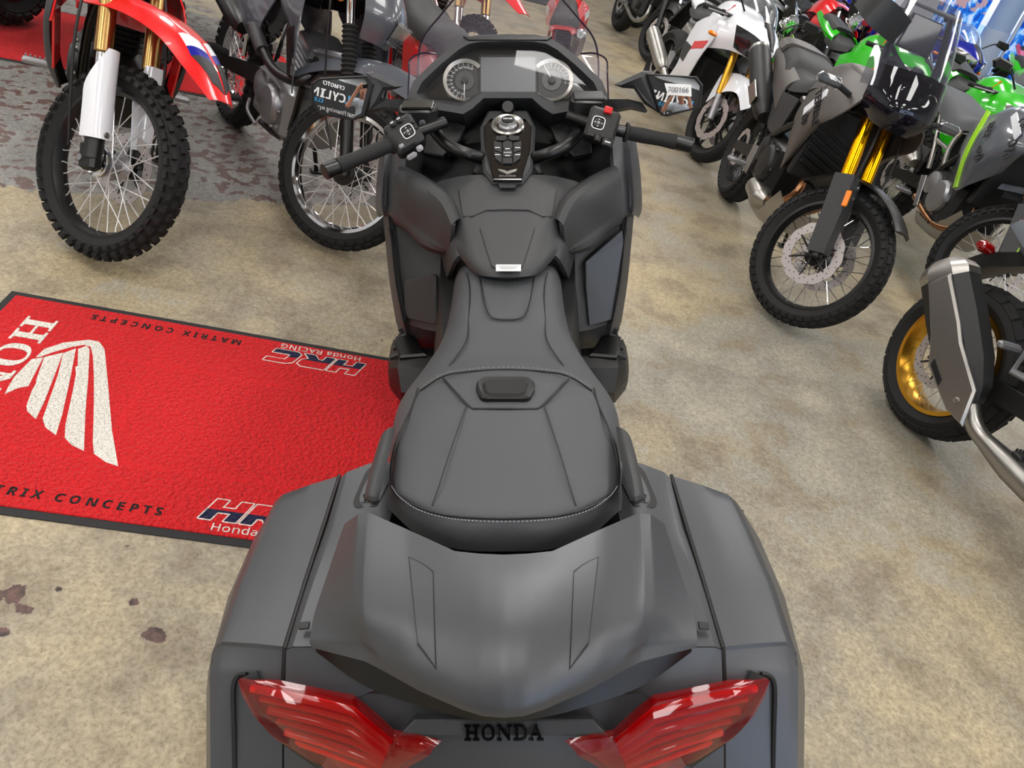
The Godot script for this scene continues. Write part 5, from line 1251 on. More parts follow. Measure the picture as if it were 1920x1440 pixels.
	part("rear_fender", mb().patch([[v(0, 0.84, 0.5), v(0.09, 0.83, 0.5), v(0.11, 0.76, 0.5)], [v(0, 0.83, 0.8), v(0.08, 0.82, 0.8), v(0.1, 0.75, 0.8)], [v(0, 0.66, 1.04), v(0.06, 0.65, 1.04), v(0.08, 0.6, 1.03)]], 3, 3, 0.005, true), mt("gw_plastic"), t)
	engine(t, v(0, 0.4, -0.12), v(0.3, 0.26, 0.42), mt("alloy"), mt("alloy"), 12.0)
	both("engine_guard_bar", mb().tube(smooth([v(-0.12, 0.55, -0.36), v(-0.11, 0.3, -0.28), v(-0.1, 0.24, 0.05)], 4), 0.014, 8), mt("satin_black"), t)
	pipe(t, "exhaust_header", [v(0.05, 0.66, -0.25), v(0.1, 0.64, -0.4), v(0.16, 0.58, -0.4), v(0.18, 0.55, -0.2), v(0.17, 0.58, 0.02), v(0.17, 0.62, 0.2)], 0.02, mt("satin_black"))
	part("heat_shield", mb().tube([v(0.17, 0.57, 0.0), v(0.175, 0.63, 0.14)], 0.032, 14), mt("gw_plastic"), t)
	muffler(t, v(0.16, 0.58, 0.3), v(0.17, 0.72, 0.92), 0.055, mt("satin_black"), mt("satin_black"))
	swingarm(t, v(0, 0.4, 0.22), v(0, 0.31, 0.68), 0.09, mt("satin_black"))
	pegs(t, v(0, 0.32, 0.08), 0.25, mt("rubber"))
	pipe(t, "brake_pedal", [v(0.15, 0.32, 0.1), v(0.19, 0.3, 0.0), v(0.19, 0.28, -0.12)], 0.008, mt("alloy"))
	both("passenger_peg", mb().lathe([[0.018, 0.0], [0.022, 0.01], [0.022, 0.09], [0.016, 0.1]], v(0.17, 0.42, 0.42), v(1, 0.2, 0), 12), mt("rubber"), t)
	both("rear_shock", mb().tube([v(0.08, 0.42, 0.45), v(0.1, 0.74, 0.4)], 0.012, 8), mt("chrome"), t)
	for s in [-1, 1]:
		pipe(t, "cable", [v(s * 0.06, 1.08, -0.36), v(s * 0.16, 0.98, -0.52), v(s * 0.13, 0.6, -0.6), ax + v(s * 0.1, 0.1, -0.02)], 0.004, mt("black"))
	stand_leg(t, v(-0.13, 0.3, 0.0), v(-0.23, 0.035, 0.04))

# ---- taupe adventure bike with gold fork
func rally_taupe() -> void:
	var t := thing("adventure_bike", "taupe adventure bike with yellow-gold fork and tall clear screen", "motorcycle", stand(Vector2(1.2, -3.63), Vector2(1.03, -5.21), 6.0))
	var ax := v(0, 0.347, -0.797)
	var X := steered(v(0, 1.0, -0.45), 27.0, 38.0)
	wheel(t, "front_tyre", ax, 0.349, 0.046, 0.268, X, {"knob": 0.007, "rows": 46, "across": [-0.9, -0.45, 0.0, 0.45, 0.9], "knob_len": 0.74, "knob_wd": 0.44, "n": 36, "hubm": mt("satin_black"), "spoke": mt("chrome"), "disc": [[0.072, 0.15], [-0.072, 0.15]]})
	wheel(t, "rear_tyre", v(0, 0.335, 0.797), 0.337, 0.075, 0.235, Transform3D.IDENTITY, {"knob": 0.008, "rows": 40, "knob_len": 0.74, "n": 36, "hubm": mt("satin_black"), "spoke": mt("black"), "disc": [[0.08, 0.12]]})
	fork(t, ax, 27.0, 0.105, X, [[-0.02, 0.4, 0.03, mt("satin_black"), "fork_slider"], [0.34, 0.76, 0.031, mt("yellow_fork"), "fork_tube"], [0.76, 0.92, 0.029, mt("satin_black"), "fork_top"]], 0.035)
	var d := v(0, cos(deg_to_rad(27.0)), sin(deg_to_rad(27.0)))
	var fw := v(0, sin(deg_to_rad(27.0)), -cos(deg_to_rad(27.0)))
	var K := mt("gw_plastic")
	for s in [-1, 1]:
		var o := ax + v(s * 0.105, 0, 0) + fw * 0.035
		part("fork_guard", mb().loft([
			[o + d * 0.0 + v(-0.035, 0, 0) + fw * 0.05, o + v(0.035, 0, 0) + fw * 0.05, o + v(0.045 if s > 0 else 0.03, 0, 0) - fw * 0.03, o + v(-0.03 if s > 0 else -0.045, 0, 0) - fw * 0.03],
			[o + d * 0.2 + v(-0.045, 0, 0) + fw * 0.062, o + d * 0.2 + v(0.045, 0, 0) + fw * 0.062, o + d * 0.2 + v(0.05, 0, 0) - fw * 0.03, o + d * 0.2 + v(-0.05, 0, 0) - fw * 0.03],
			[o + d * 0.37 + v(-0.05, 0, 0) + fw * 0.06, o + d * 0.37 + v(0.05, 0, 0) + fw * 0.06, o + d * 0.37 + v(0.05, 0, 0) - fw * 0.035, o + d * 0.37 + v(-0.05, 0, 0) - fw * 0.035]]).moved(X), K, t, 25.0)
		for k in 2:
			part("guard_bolt", mb().lathe([[0.012, 0], [0.011, 0.006], [0, 0.007]], o + d * (0.33 - 0.05 * k) + fw * 0.062 + v(-s * 0.028, 0, 0), fw, 12).moved(X), mt("chrome"), t)
		part("brake_caliper", mb().box(o + v(s * -0.01, 0.13, 0.075), v(0.05, 0.11, 0.06), 0.012, Basis(Vector3.RIGHT, deg_to_rad(27.0))).moved(X), mt("alloy"), t)
		part("reflector", mb().box(o + v(s * 0.05, 0.26, 0.06), v(0.012, 0.075, 0.026), 0.004, Basis(Vector3.RIGHT, deg_to_rad(27.0))).moved(X), mt("orange"), t)
		pipe_x(t, "brake_hose", [o + v(0, 0.2, 0.08), o + v(s * 0.04, 0.45, 0.14), o + v(0, 0.75, 0.3)], 0.006, mt("black"), X)
	part("front_fender", mb().hoop([[0.375, -0.085], [0.39, -0.06], [0.398, 0.0], [0.39, 0.06], [0.375, 0.085], [0.37, 0.083], [0.385, 0.058], [0.393, 0.0], [0.385, -0.058], [0.37, -0.083]], ax, Vector3.RIGHT, 22, -2.2, -0.6).moved(X), mt("satin_black"), t, 40.0)
	bars(t, v(0, 1.2, -0.42), 0.43, 0.05, 0.12, X, mt("satin_black"), mt("satin_black"))
	# nose: lamp pod, carrier plate, dash, screen
	part("lamp_pod", mb().patch([
		[v(0, 1.2, -0.72), v(0.08, 1.19, -0.7), v(0.13, 1.17, -0.62)],
		[v(0, 1.09, -0.78), v(0.09, 1.08, -0.76), v(0.14, 1.07, -0.66)],
		[v(0, 0.99, -0.74), v(0.07, 0.99, -0.72), v(0.1, 0.99, -0.64)]], 3, 3, 0.01, true), mt("gloss_black"), t)
	for q in [v(-0.055, 1.13, -0.775), v(0.055, 1.13, -0.775), v(-0.05, 1.05, -0.78), v(0.05, 1.05, -0.78)]:
		part("headlight", mb().lathe([[0.034, 0.0], [0.032, 0.01], [0.024, 0.004], [0.0, 0.008]], q, v(0, 0.1, -1), 20), mt("chrome"), t)
	part("lamp_cover", mb().patch([
		[v(0, 1.22, -0.75), v(0.1, 1.21, -0.73), v(0.16, 1.19, -0.62)],
		[v(0, 1.07, -0.83), v(0.11, 1.06, -0.8), v(0.17, 1.05, -0.66)],
		[v(0, 0.97, -0.78), v(0.08, 0.97, -0.76), v(0.12, 0.98, -0.64)]], 3, 4, 0.003, true), mt("smoke"), t)
	part("screen", mb().patch([
		[v(0, 1.48, -0.5), v(0.09, 1.475, -0.49), v(0.14, 1.45, -0.45)],
		[v(0, 1.3, -0.62), v(0.13, 1.29, -0.6), v(0.19, 1.27, -0.52)],
		[v(0, 1.12, -0.74), v(0.13, 1.11, -0.72), v(0.2, 1.09, -0.62)]], 4, 4, 0.004, true), glass("screen_smoke", Color(0.25, 0.26, 0.32), 0.3), t)
	both("screen_stay", mb().tube([v(0.12, 1.0, -0.62), v(0.13, 1.25, -0.53), v(0.1, 1.45, -0.42)], [0.022, 0.018, 0.014], 8), mt("satin_black"), t)
	part("dash_panel", mb().plate([v(-0.075, 1.4, -0.43), v(0.075, 1.4, -0.43), v(0.085, 1.26, -0.46), v(-0.085, 1.26, -0.46)], 0.03, 0.006, 0.0, v(0, 0, 1)), mt("gloss_black"), t)
	part("dash_bar", mb().tube([v(-0.13, 1.44, -0.46), v(0.13, 1.44, -0.46)], 0.01, 8), mt("grey_print"), t)
	# bodywork
	var T := mt("taupe")
	part("tank", mb().patch([
		[v(0, 1.05, -0.36), v(0.1, 1.04, -0.36), v(0.14, 0.95, -0.36)],
		[v(0, 1.1, -0.22), v(0.12, 1.08, -0.22), v(0.17, 0.95, -0.22)],
		[v(0, 1.04, -0.02), v(0.1, 1.02, -0.02), v(0.14, 0.9, -0.02)],
		[v(0, 0.92, 0.1), v(0.07, 0.91, 0.1), v(0.1, 0.85, 0.1)]], 4, 4, 0.02, true), T, t)
	var side := mb().patch([
		[v(0.12, 1.08, -0.62), v(0.145, 1.1, -0.4), v(0.15, 1.08, -0.2), v(0.13, 1.0, 0.0)],
		[v(0.19, 0.99, -0.66), v(0.21, 1.0, -0.42), v(0.19, 0.95, -0.2), v(0.15, 0.88, 0.0)],
		[v(0.22, 0.9, -0.6), v(0.235, 0.85, -0.42), v(0.21, 0.8, -0.22), v(0.17, 0.78, -0.04)],
		[v(0.2, 0.82, -0.46), v(0.215, 0.72, -0.36), v(0.2, 0.66, -0.26), v(0.17, 0.68, -0.12)],
		[v(0.17, 0.62, -0.3), v(0.185, 0.56, -0.28), v(0.175, 0.54, -0.24), v(0.16, 0.58, -0.18)]], 4, 4, 0.008)
	both("side_fairing", side, T, t, 30.0)
	both("indicator_stem", mb().tube([v(0.19, 1.02, -0.58), v(0.26, 1.04, -0.58)], 0.013, 8), mt("rubber"), t)
	both("indicator", mb().box(v(0.31, 1.045, -0.58), v(0.11, 0.04, 0.035), 0.014), mt("dark_grey"), t)
	both("indicator_wrap", mb().box(v(0.31, 1.045, -0.58), v(0.125, 0.05, 0.046), 0.016), mt("clear"), t)
	for s in [-1, 1]:
		var nn := v(s, 0.12, -0.12).normalized()
		var along := v(0, 0.45, s * 1.0) if s > 0 else v(0, 0.45, -1.0)
		text("model_lettering", "TENERE", 0.042, frame(v(s * 0.236, 0.9, -0.42), v(0, -0.6, -0.8 * s), nn), mt("black"), t, 0.004, "Droid Sans", true)
		text("model_number", "700", 0.04, frame(v(s * 0.238, 0.83, -0.35), v(0, -0.6, -0.8 * s), nn), mt("black"), t, 0.004, "Droid Sans", true)
		part("white_stripe", mb().plate([v(s * 0.226, 0.96, -0.42), v(s * 0.224, 0.985, -0.38), v(s * 0.245, 0.86, -0.3), v(s * 0.245, 0.83, -0.33)], 0.012, 0.0, 0.0, nn), mt("white"), t)
		part("badge", mb().lathe([[0.032, 0.0], [0.03, 0.006], [0.0, 0.008]], v(s * 0.19, 1.0, -0.32), v(s, 0.5, 0), 24), mt("satin_black"), t)
	for k in 9:
		part("radiator_fin", mb().box(v(0, 0.6 + 0.035 * k, -0.40 + 0.004 * k), v(0.34, 0.014, 0.02), 0.002, Basis(v(0, 0, 1), 0.3)), mt("satin_black"), t)
	part("radiator", mb().box(v(0, 0.74, -0.36), v(0.36, 0.36, 0.05), 0.008), mt("black"), t)
	part("seat", mb().patch([
		[v(0, 0.96, 0.02), v(0.08, 0.95, 0.02), v(0.11, 0.88, 0.02)],
		[v(0, 0.89, 0.22), v(0.11, 0.885, 0.22), v(0.15, 0.82, 0.22)],
		[v(0, 0.9, 0.4), v(0.13, 0.895, 0.4), v(0.16, 0.84, 0.4)],
		[v(0, 0.95, 0.48), v(0.12, 0.945, 0.48), v(0.15, 0.88, 0.48)],
		[v(0, 0.97, 0.75), v(0.1, 0.965, 0.75), v(0.12, 0.91, 0.75)]], 4, 4, 0.03, true), mt("seat_black"), t)
	both("tail_panel", mb().patch([
		[v(0.14, 0.9, 0.25), v(0.15, 0.94, 0.5), v(0.12, 0.97, 0.82)],
		[v(0.19, 0.84, 0.25), v(0.19, 0.88, 0.5), v(0.15, 0.93, 0.86)],
		[v(0.2, 0.72, 0.2), v(0.19, 0.78, 0.45), v(0.14, 0.88, 0.85)]], 4, 4, 0.008), T, t, 30.0)
	both("side_cover", mb().patch([[v(0.18, 0.84, 0.0), v(0.195, 0.82, 0.2), v(0.19, 0.8, 0.34)], [v(0.18, 0.62, 0.04), v(0.19, 0.62, 0.2), v(0.18, 0.68, 0.34)]], 3, 3, 0.01), K, t)
	part("tail_rack", mb().patch([[v(0, 0.99, 0.72), v(0.12, 0.985, 0.72), v(0.15, 0.95, 0.72)], [v(0, 1.0, 0.92), v(0.1, 0.99, 0.92), v(0.12, 0.95, 0.92)]], 3, 3, 0.02, true), T, t)
	engine(t, v(0, 0.5, -0.02), v(0.36, 0.3, 0.4), mt("satin_black"), mt("gw_dark"), 20.0)
	muffler(t, v(0.2, 0.64, 0.3), v(0.24, 0.88, 0.86), 0.068, mt("gw_dark"), mt("brushed"))
	part("muffler_shield", mb().plate([v(0.285, 0.72, 0.36), v(0.295, 0.78, 0.5), v(0.3, 0.72, 0.54), v(0.285, 0.66, 0.4)], 0.01, 0.003, 0.0, v(1, 0, 0)), mt("brushed"), t)
	pipe(t, "exhaust_header", [v(0.06, 0.62, -0.3), v(0.09, 0.5, -0.4), v(0.12, 0.38, -0.3), v(0.14, 0.34, -0.1)], 0.022, mt("copper"))
	pipe(t, "exhaust_header", [v(-0.06, 0.62, -0.3), v(-0.05, 0.48, -0.42), v(0.06, 0.36, -0.32), v(0.13, 0.34, -0.1)], 0.022, mt("copper"))
	part("catalyser", mb().tube([v(0.15, 0.36, -0.26), v(0.17, 0.35, -0.22), v(0.17, 0.36, -0.06), v(0.15, 0.38, -0.02)], [0.03, 0.06, 0.06, 0.03], 16), mt("brushed"), t)
	part("skid_plate", mb().patch([[v(0, 0.4, -0.42), v(0.1, 0.41, -0.4), v(0.15, 0.46, -0.34)], [v(0, 0.25, -0.3), v(0.11, 0.25, -0.28), v(0.17, 0.33, -0.24)], [v(0, 0.22, 0.05), v(0.11, 0.22, 0.05), v(0.16, 0.3, 0.05)]], 3, 3, 0.006, true), mt("brushed"), t)
	swingarm(t, v(0, 0.44, 0.24), v(0, 0.335, 0.797), 0.1, mt("gw_dark"))
	pegs(t, v(0, 0.4, 0.16), 0.27, mt("alloy"))
	for s in [-1, 1]:
		pipe(t, "frame_tube", [v(s * 0.06, 1.0, -0.42), v(s * 0.16, 0.8, -0.2), v(s * 0.17, 0.6, 0.1), v(s * 0.13, 0.4, 0.25)], 0.02, mt("satin_black"))
		pipe(t, "subframe_tube", [v(s * 0.14, 0.7, 0.12), v(s * 0.13, 0.84, 0.5), v(s * 0.1, 0.92, 0.85)], 0.014, mt("satin_black"))
		part("heel_guard", mb().plate([v(s * 0.2, 0.52, 0.14), v(s * 0.2, 0.5, 0.24), v(s * 0.2, 0.36, 0.22), v(s * 0.2, 0.36, 0.12)], 0.006, 0.002, 0.0, v(s, 0, 0)), mt("alloy"), t)
	stand_leg(t, v(-0.16, 0.34, 0.1), v(-0.25, 0.03, 0.16))

func pipe_x(t: Node3D, called: String, p: Array, r: float, m: Material, X: Transform3D) -> void:
	part(called, mb().tube(smooth(p, 4), r, 8).moved(X), m, t)

# ---- faired sport bike; o: body, accent, screen, fork, stripes
func sport(label: String, F: Vector2, R: Vector2, steer: float, o := {}, group := "") -> Node3D:
	var t := thing("sport_bike", label, "motorcycle", stand(F, R, o.get("lean", 8.0)), group)
	var wb := 1.4
	var ax := v(0, 0.3, -wb / 2)
	var X := steered(v(0, 0.9, -0.42), 24.0, steer)
	var body: Material = o.get("body", mt("white"))
	var acc: Material = o.get("accent", mt("satin_black"))
	wheel(t, "front_tyre", ax, 0.302, 0.058, 0.222, X, {"cast": 5, "disc": [[0.07, 0.155], [-0.07, 0.155]], "hubm": mt("satin_black"), "rim": o.get("rim", mt("satin_black"))})
	wheel(t, "rear_tyre", v(0, 0.31, wb / 2), 0.312, 0.085, 0.222, Transform3D.IDENTITY, {"cast": 5, "disc": [[0.095, 0.11]], "hubm": mt("satin_black"), "rim": o.get("rim", mt("satin_black"))})
	fork(t, ax, 24.0, 0.1, X, [[-0.02, 0.22, 0.026, mt("alloy"), "fork_slider"], [0.16, 0.62, 0.028, o.get("fork", mt("gold_fork")), "fork_tube"]], 0.025)
	part("front_fender", mb().patch([
		[v(0, 0.52, -0.98), v(0.05, 0.51, -0.975), v(0.085, 0.46, -0.94)],
		[v(0, 0.62, -0.82), v(0.065, 0.605, -0.82), v(0.1, 0.53, -0.82)],
		[v(0, 0.635, -0.66), v(0.065, 0.62, -0.66), v(0.105, 0.48, -0.68)],
		[v(0, 0.57, -0.5), v(0.06, 0.56, -0.5), v(0.1, 0.36, -0.58)]], 4, 4, 0.005, true).moved(X), o.get("fender", body), t, 40.0)
	# nose with lamps
	part("nose_fairing", mb().patch([
		[v(0, 1.0, -0.6), v(0.06, 0.99, -0.58), v(0.15, 0.96, -0.44), v(0.2, 0.92, -0.3)],
		[v(0, 0.94, -0.74), v(0.08, 0.93, -0.71), v(0.18, 0.9, -0.54), v(0.235, 0.84, -0.36)],
		[v(0, 0.86, -0.84), v(0.08, 0.85, -0.8), v(0.19, 0.82, -0.6), v(0.245, 0.76, -0.4)],
		[v(0, 0.76, -0.82), v(0.06, 0.76, -0.78), v(0.16, 0.74, -0.6), v(0.235, 0.68, -0.42)]], 4, 4, 0.008, true), body, t, 32.0)
	both("headlight", mb().patch([[v(0.05, 0.875, -0.838), v(0.12, 0.9, -0.745), v(0.2, 0.9, -0.58)], [v(0.04, 0.83, -0.842), v(0.11, 0.84, -0.76), v(0.19, 0.84, -0.62)], [v(0.035, 0.77, -0.83), v(0.09, 0.76, -0.77), v(0.16, 0.77, -0.63)]], 3, 3, 0.014), o.get("lamp", mt("chrome")), t)
	part("nose_centre", mb().patch([[v(0, 1.0, -0.62), v(0.04, 0.995, -0.61)], [v(0, 0.94, -0.76), v(0.05, 0.93, -0.735)], [v(0, 0.87, -0.85), v(0.02, 0.865, -0.84)]], 4, 3, 0.006, true), acc, t)
	part("screen", mb().patch([
		[v(0, 1.14, -0.34), v(0.07, 1.13, -0.33), v(0.12, 1.09, -0.3)],
		[v(0, 1.1, -0.46), v(0.09, 1.085, -0.45), v(0.15, 1.03, -0.38)],
		[v(0, 1.0, -0.62), v(0.07, 0.99, -0.6), v(0.15, 0.97, -0.46)]], 4, 4, 0.003, true), o.get("screen", mt("clear")), t)
	both("side_fairing", mb().patch([
		[v(0.2, 0.9, -0.34), v(0.21, 0.84, -0.1), v(0.19, 0.76, 0.1)],
		[v(0.25, 0.76, -0.46), v(0.25, 0.7, -0.2), v(0.22, 0.62, 0.04)],
		[v(0.25, 0.58, -0.4), v(0.25, 0.52, -0.2), v(0.22, 0.46, -0.02)],
		[v(0.2, 0.36, -0.3), v(0.2, 0.32, -0.1), v(0.18, 0.3, 0.1)],
		[v(0.1, 0.24, -0.24), v(0.1, 0.22, -0.05), v(0.1, 0.22, 0.16)]], 4, 4, 0.008), body, t, 32.0)
	both("side_stripe", mb().patch([[v(0.262, 0.72, -0.42), v(0.258, 0.66, -0.2)], [v(0.262, 0.66, -0.4), v(0.256, 0.6, -0.2)]], 3, 3, 0.006), o.get("stripe", acc), t)
	both("side_vent", mb().plate([v(0.256, 0.62, -0.2), v(0.235, 0.62, 0.02), v(0.225, 0.5, 0.0), v(0.25, 0.5, -0.16)], 0.01, 0.002, 0.0, v(1, 0, 0)), mt("satin_black"), t)
	part("tank", mb().patch([
		[v(0, 0.93, -0.36), v(0.1, 0.92, -0.36), v(0.15, 0.82, -0.36)],
		[v(0, 1.0, -0.22), v(0.12, 0.98, -0.22), v(0.19, 0.84, -0.22)],
		[v(0, 0.97, -0.02), v(0.11, 0.95, -0.02), v(0.17, 0.8, -0.04)],
		[v(0, 0.84, 0.14), v(0.06, 0.83, 0.14), v(0.09, 0.76, 0.12)]], 5, 5, 0.02, true), o.get("tank", body), t, 40.0)
	both("tank_stripe", mb().patch([[v(0.125, 0.985, -0.26), v(0.16, 0.925, -0.26)], [v(0.11, 0.965, -0.06), v(0.145, 0.895, -0.08)]], 3, 3, 0.004).moved(Transform3D(Basis.IDENTITY, v(0.006, 0.008, 0))), o.get("stripe", acc), t)
	part("tank_cap", mb().lathe([[0.05, 0], [0.048, 0.01], [0, 0.012]], v(0, 0.985, -0.2), v(0, 1, -0.1), 24), mt("alloy"), t)
	part("seat", mb().patch([[v(0, 0.84, 0.1), v(0.08, 0.835, 0.1), v(0.12, 0.78, 0.1)], [v(0, 0.81, 0.28), v(0.11, 0.805, 0.28), v(0.15, 0.75, 0.28)], [v(0, 0.86, 0.44), v(0.1, 0.855, 0.44), v(0.13, 0.79, 0.44)]], 4, 4, 0.03, true), mt("seat_black"), t)
	part("pillion_seat", mb().patch([[v(0, 0.91, 0.44), v(0.08, 0.905, 0.44), v(0.1, 0.88, 0.44)], [v(0, 0.97, 0.7), v(0.06, 0.965, 0.7), v(0.08, 0.94, 0.7)]], 4, 3, 0.03, true), mt("seat_black"), t)
	both("tail_fairing", mb().patch([[v(0.1, 0.9, 0.38), v(0.11, 0.94, 0.6), v(0.06, 0.99, 0.84)], [v(0.155, 0.84, 0.36), v(0.14, 0.88, 0.6), v(0.06, 0.95, 0.87)], [v(0.13, 0.76, 0.34), v(0.1, 0.82, 0.55), v(0.03, 0.92, 0.84)]], 4, 4, 0.008), body, t, 32.0)
	part("tail_light", mb().box(v(0, 0.955, 0.865), v(0.1, 0.03, 0.03), 0.008), mt("lamp_red"), t)
	part("plate_bracket", mb().loft([[v(-0.05, 0.86, 0.8), v(0.05, 0.86, 0.8), v(0.05, 0.84, 0.78), v(-0.05, 0.84, 0.78)], [v(-0.07, 0.62, 0.98), v(0.07, 0.62, 0.98), v(0.07, 0.6, 0.96), v(-0.07, 0.6, 0.96)]]), mt("satin_black"), t)
	for s in [-1, 1]:
		var g0 := v(s * 0.22, 0.9, -0.34)
		var g1 := v(s * 0.35, 0.87, -0.25)
		part("grip", mb().tube([g0, g0.lerp(g1, 0.15), g0.lerp(g1, 0.2), g1], [0.022, 0.022, 0.017, 0.018], 12).moved(X), mt("rubber"), t)
		part("clip_on_bar", mb().tube([v(s * 0.08, 0.92, -0.4), g0], 0.014, 8).moved(X), mt("satin_black"), t)
		part("lever", mb().tube([g0 + v(0, 0, -0.03), g0 + v(s * 0.03, 0, -0.07), g1 + v(0, 0, -0.07)], 0.006, 7).moved(X), mt("alloy"), t)
		part("indicator", mb().box(v(s * 0.29, 0.78, -0.5), v(0.07, 0.03, 0.04), 0.012), mt("orange"), t)
		pipe(t, "frame_beam", [v(s * 0.09, 0.88, -0.4), v(s * 0.17, 0.72, -0.1), v(s * 0.16, 0.5, 0.2)], 0.03, mt("satin_black"))
		part("rearset_plate", mb().plate([v(s * 0.17, 0.5, 0.22), v(s * 0.18, 0.48, 0.34), v(s * 0.18, 0.36, 0.3), v(s * 0.17, 0.36, 0.22)], 0.01, 0.002, 0.0, v(s, 0, 0)), mt("alloy"), t)
	mirrors(t, v(0.16, 0.99, -0.5), v(0.2, 0.1, 0.02), Transform3D.IDENTITY, Vector2(0.15, 0.075))
	part("engine_block", mb().box(v(0, 0.48, -0.08), v(0.34, 0.36, 0.44), 0.05), mt("gw_dark"), t)
	swingarm(t, v(0, 0.42, 0.2), v(0, 0.31, wb / 2), 0.11, mt("satin_black"))
	muffler(t, v(0.19, 0.34, 0.24), v(0.24, 0.5, 0.72), 0.062, o.get("muffler", mt("brushed")), mt("brushed"))
	pipe(t, "exhaust_link", [v(0.1, 0.26, -0.1), v(0.14, 0.27, 0.1), v(0.19, 0.34, 0.25)], 0.03, mt("brushed"))
	stand_leg(t, v(-0.15, 0.3, 0.05), v(-0.24, 0.035, 0.1))
	return t

# ---- unfaired road bike; o: tank, accent, lamp ...
func naked(label: String, F: Vector2, R: Vector2, steer: float, o := {}, group := "") -> Node3D:
	var t := thing("road_bike", label, "motorcycle", stand(F, R, o.get("lean", 8.0)), group)
	var wb := 1.4
	var ax := v(0, 0.3, -wb / 2)
	var X := steered(v(0, 0.9, -0.42), 25.0, steer)
	var tank: Material = o.get("tank", mt("satin_black"))
	var wo := {"disc": [[0.07, 0.145]], "hubm": mt("satin_black"), "rim": o.get("rim", mt("satin_black"))}
	if not o.has("wire"):
		wo["cast"] = 5
	wheel(t, "front_tyre", ax, 0.302, 0.056, 0.222, X, wo)
	wo["disc"] = [[0.095, 0.11]]
	wheel(t, "rear_tyre", v(0, 0.31, wb / 2), 0.312, 0.08, 0.22, Transform3D.IDENTITY, wo)
	fork(t, ax, 25.0, 0.1, X, [[-0.02, 0.3, 0.028, mt("satin_black"), "fork_slider"], [0.25, 0.7, o.get("fork_r", 0.022), o.get("fork", mt("chrome")), "fork_tube"]], 0.025)
	part("front_fender", mb().patch([[v(0, 0.52, -0.96), v(0.05, 0.51, -0.955), v(0.08, 0.46, -0.92)], [v(0, 0.625, -0.74), v(0.06, 0.61, -0.74), v(0.09, 0.53, -0.74)], [v(0, 0.56, -0.5), v(0.05, 0.55, -0.5), v(0.08, 0.46, -0.52)]], 4, 4, 0.005, true).moved(X), o.get("fender", mt("satin_black")), t)
	part("headlight", mb().lathe([[0.03, 0.09], [0.075, 0.06], [0.088, 0.0], [0.085, -0.01], [0.06, -0.02], [0.0, -0.025]], v(0, 0.9, -0.6), v(0, -0.1, 1), 24).moved(X), o.get("lamp", mt("chrome")), t)
	part("fly_screen", mb().patch([[v(0, 1.08, -0.48), v(0.08, 1.06, -0.46)], [v(0, 1.0, -0.58), v(0.11, 0.97, -0.54)], [v(0, 0.95, -0.62), v(0.1, 0.92, -0.56)]], 3, 3, 0.006, true).moved(X), o.get("cowl", mt("gloss_black")), t)
	bars(t, v(0, 1.02, -0.38), 0.37, 0.05, 0.14, X, mt("satin_black"))
	mirrors(t, v(0.22, 1.05, -0.32), v(0.1, 0.16, 0.0), X, Vector2(0.13, 0.08))
	part("tank", mb().patch([[v(0, 0.92, -0.36), v(0.1, 0.91, -0.36), v(0.14, 0.8, -0.36)], [v(0, 0.98, -0.2), v(0.13, 0.96, -0.2), v(0.19, 0.82, -0.2)], [v(0, 0.94, 0.0), v(0.1, 0.92, 0.0), v(0.15, 0.79, 0.0)], [v(0, 0.82, 0.13), v(0.06, 0.81, 0.13), v(0.09, 0.76, 0.12)]], 5, 5, 0.02, true), tank, t, 40.0)
	both("shroud", mb().patch([[v(0.14, 0.88, -0.4), v(0.17, 0.84, -0.2)], [v(0.22, 0.8, -0.5), v(0.21, 0.74, -0.24)], [v(0.2, 0.66, -0.44), v(0.19, 0.64, -0.26)]], 4, 3, 0.008), o.get("accent", tank), t, 30.0)
	part("radiator", mb().box(v(0, 0.62, -0.42), v(0.3, 0.28, 0.05), 0.01), mt("black"), t)
	part("seat", mb().patch([[v(0, 0.83, 0.1), v(0.08, 0.825, 0.1), v(0.12, 0.77, 0.1)], [v(0, 0.79, 0.3), v(0.11, 0.785, 0.3), v(0.15, 0.73, 0.3)], [v(0, 0.85, 0.5), v(0.1, 0.845, 0.5), v(0.13, 0.79, 0.5)], [v(0, 0.89, 0.78), v(0.08, 0.885, 0.78), v(0.1, 0.84, 0.78)]], 4, 4, 0.03, true), mt("seat_black"), t)
	both("tail_panel", mb().patch([[v(0.12, 0.78, 0.3), v(0.12, 0.84, 0.6), v(0.06, 0.9, 0.88)], [v(0.14, 0.7, 0.3), v(0.12, 0.78, 0.6), v(0.05, 0.87, 0.88)]], 3, 4, 0.008), o.get("tail", tank), t)
	part("tail_light", mb().box(v(0, 0.87, 0.88), v(0.1, 0.04, 0.03), 0.01), mt("lamp_red"), t)
	both("indicator", mb().box(v(0.2, 0.82, 0.86), v(0.07, 0.03, 0.04), 0.012), mt("orange"), t)
	part("plate_bracket", mb().loft([[v(-0.05, 0.8, 0.84), v(0.05, 0.8, 0.84), v(0.05, 0.78, 0.8), v(-0.05, 0.78, 0.8)], [v(-0.08, 0.52, 1.02), v(0.08, 0.52, 1.02), v(0.08, 0.5, 1.0), v(-0.08, 0.5, 1.0)]]), mt("satin_black"), t)
	engine(t, v(0, 0.46, -0.06), v(0.34, 0.3, 0.42), o.get("motor", mt("gw_dark")), o.get("covers", mt("satin_black")), 20.0)
	swingarm(t, v(0, 0.42, 0.2), v(0, 0.31, wb / 2), 0.11, mt("satin_black"))
	pegs(t, v(0, 0.36, 0.16), 0.24, mt("alloy"))
	muffler(t, v(0.19, 0.36, 0.3), v(0.23, 0.44, 0.86), 0.06, o.get("muffler", mt("brushed")), mt("brushed"))
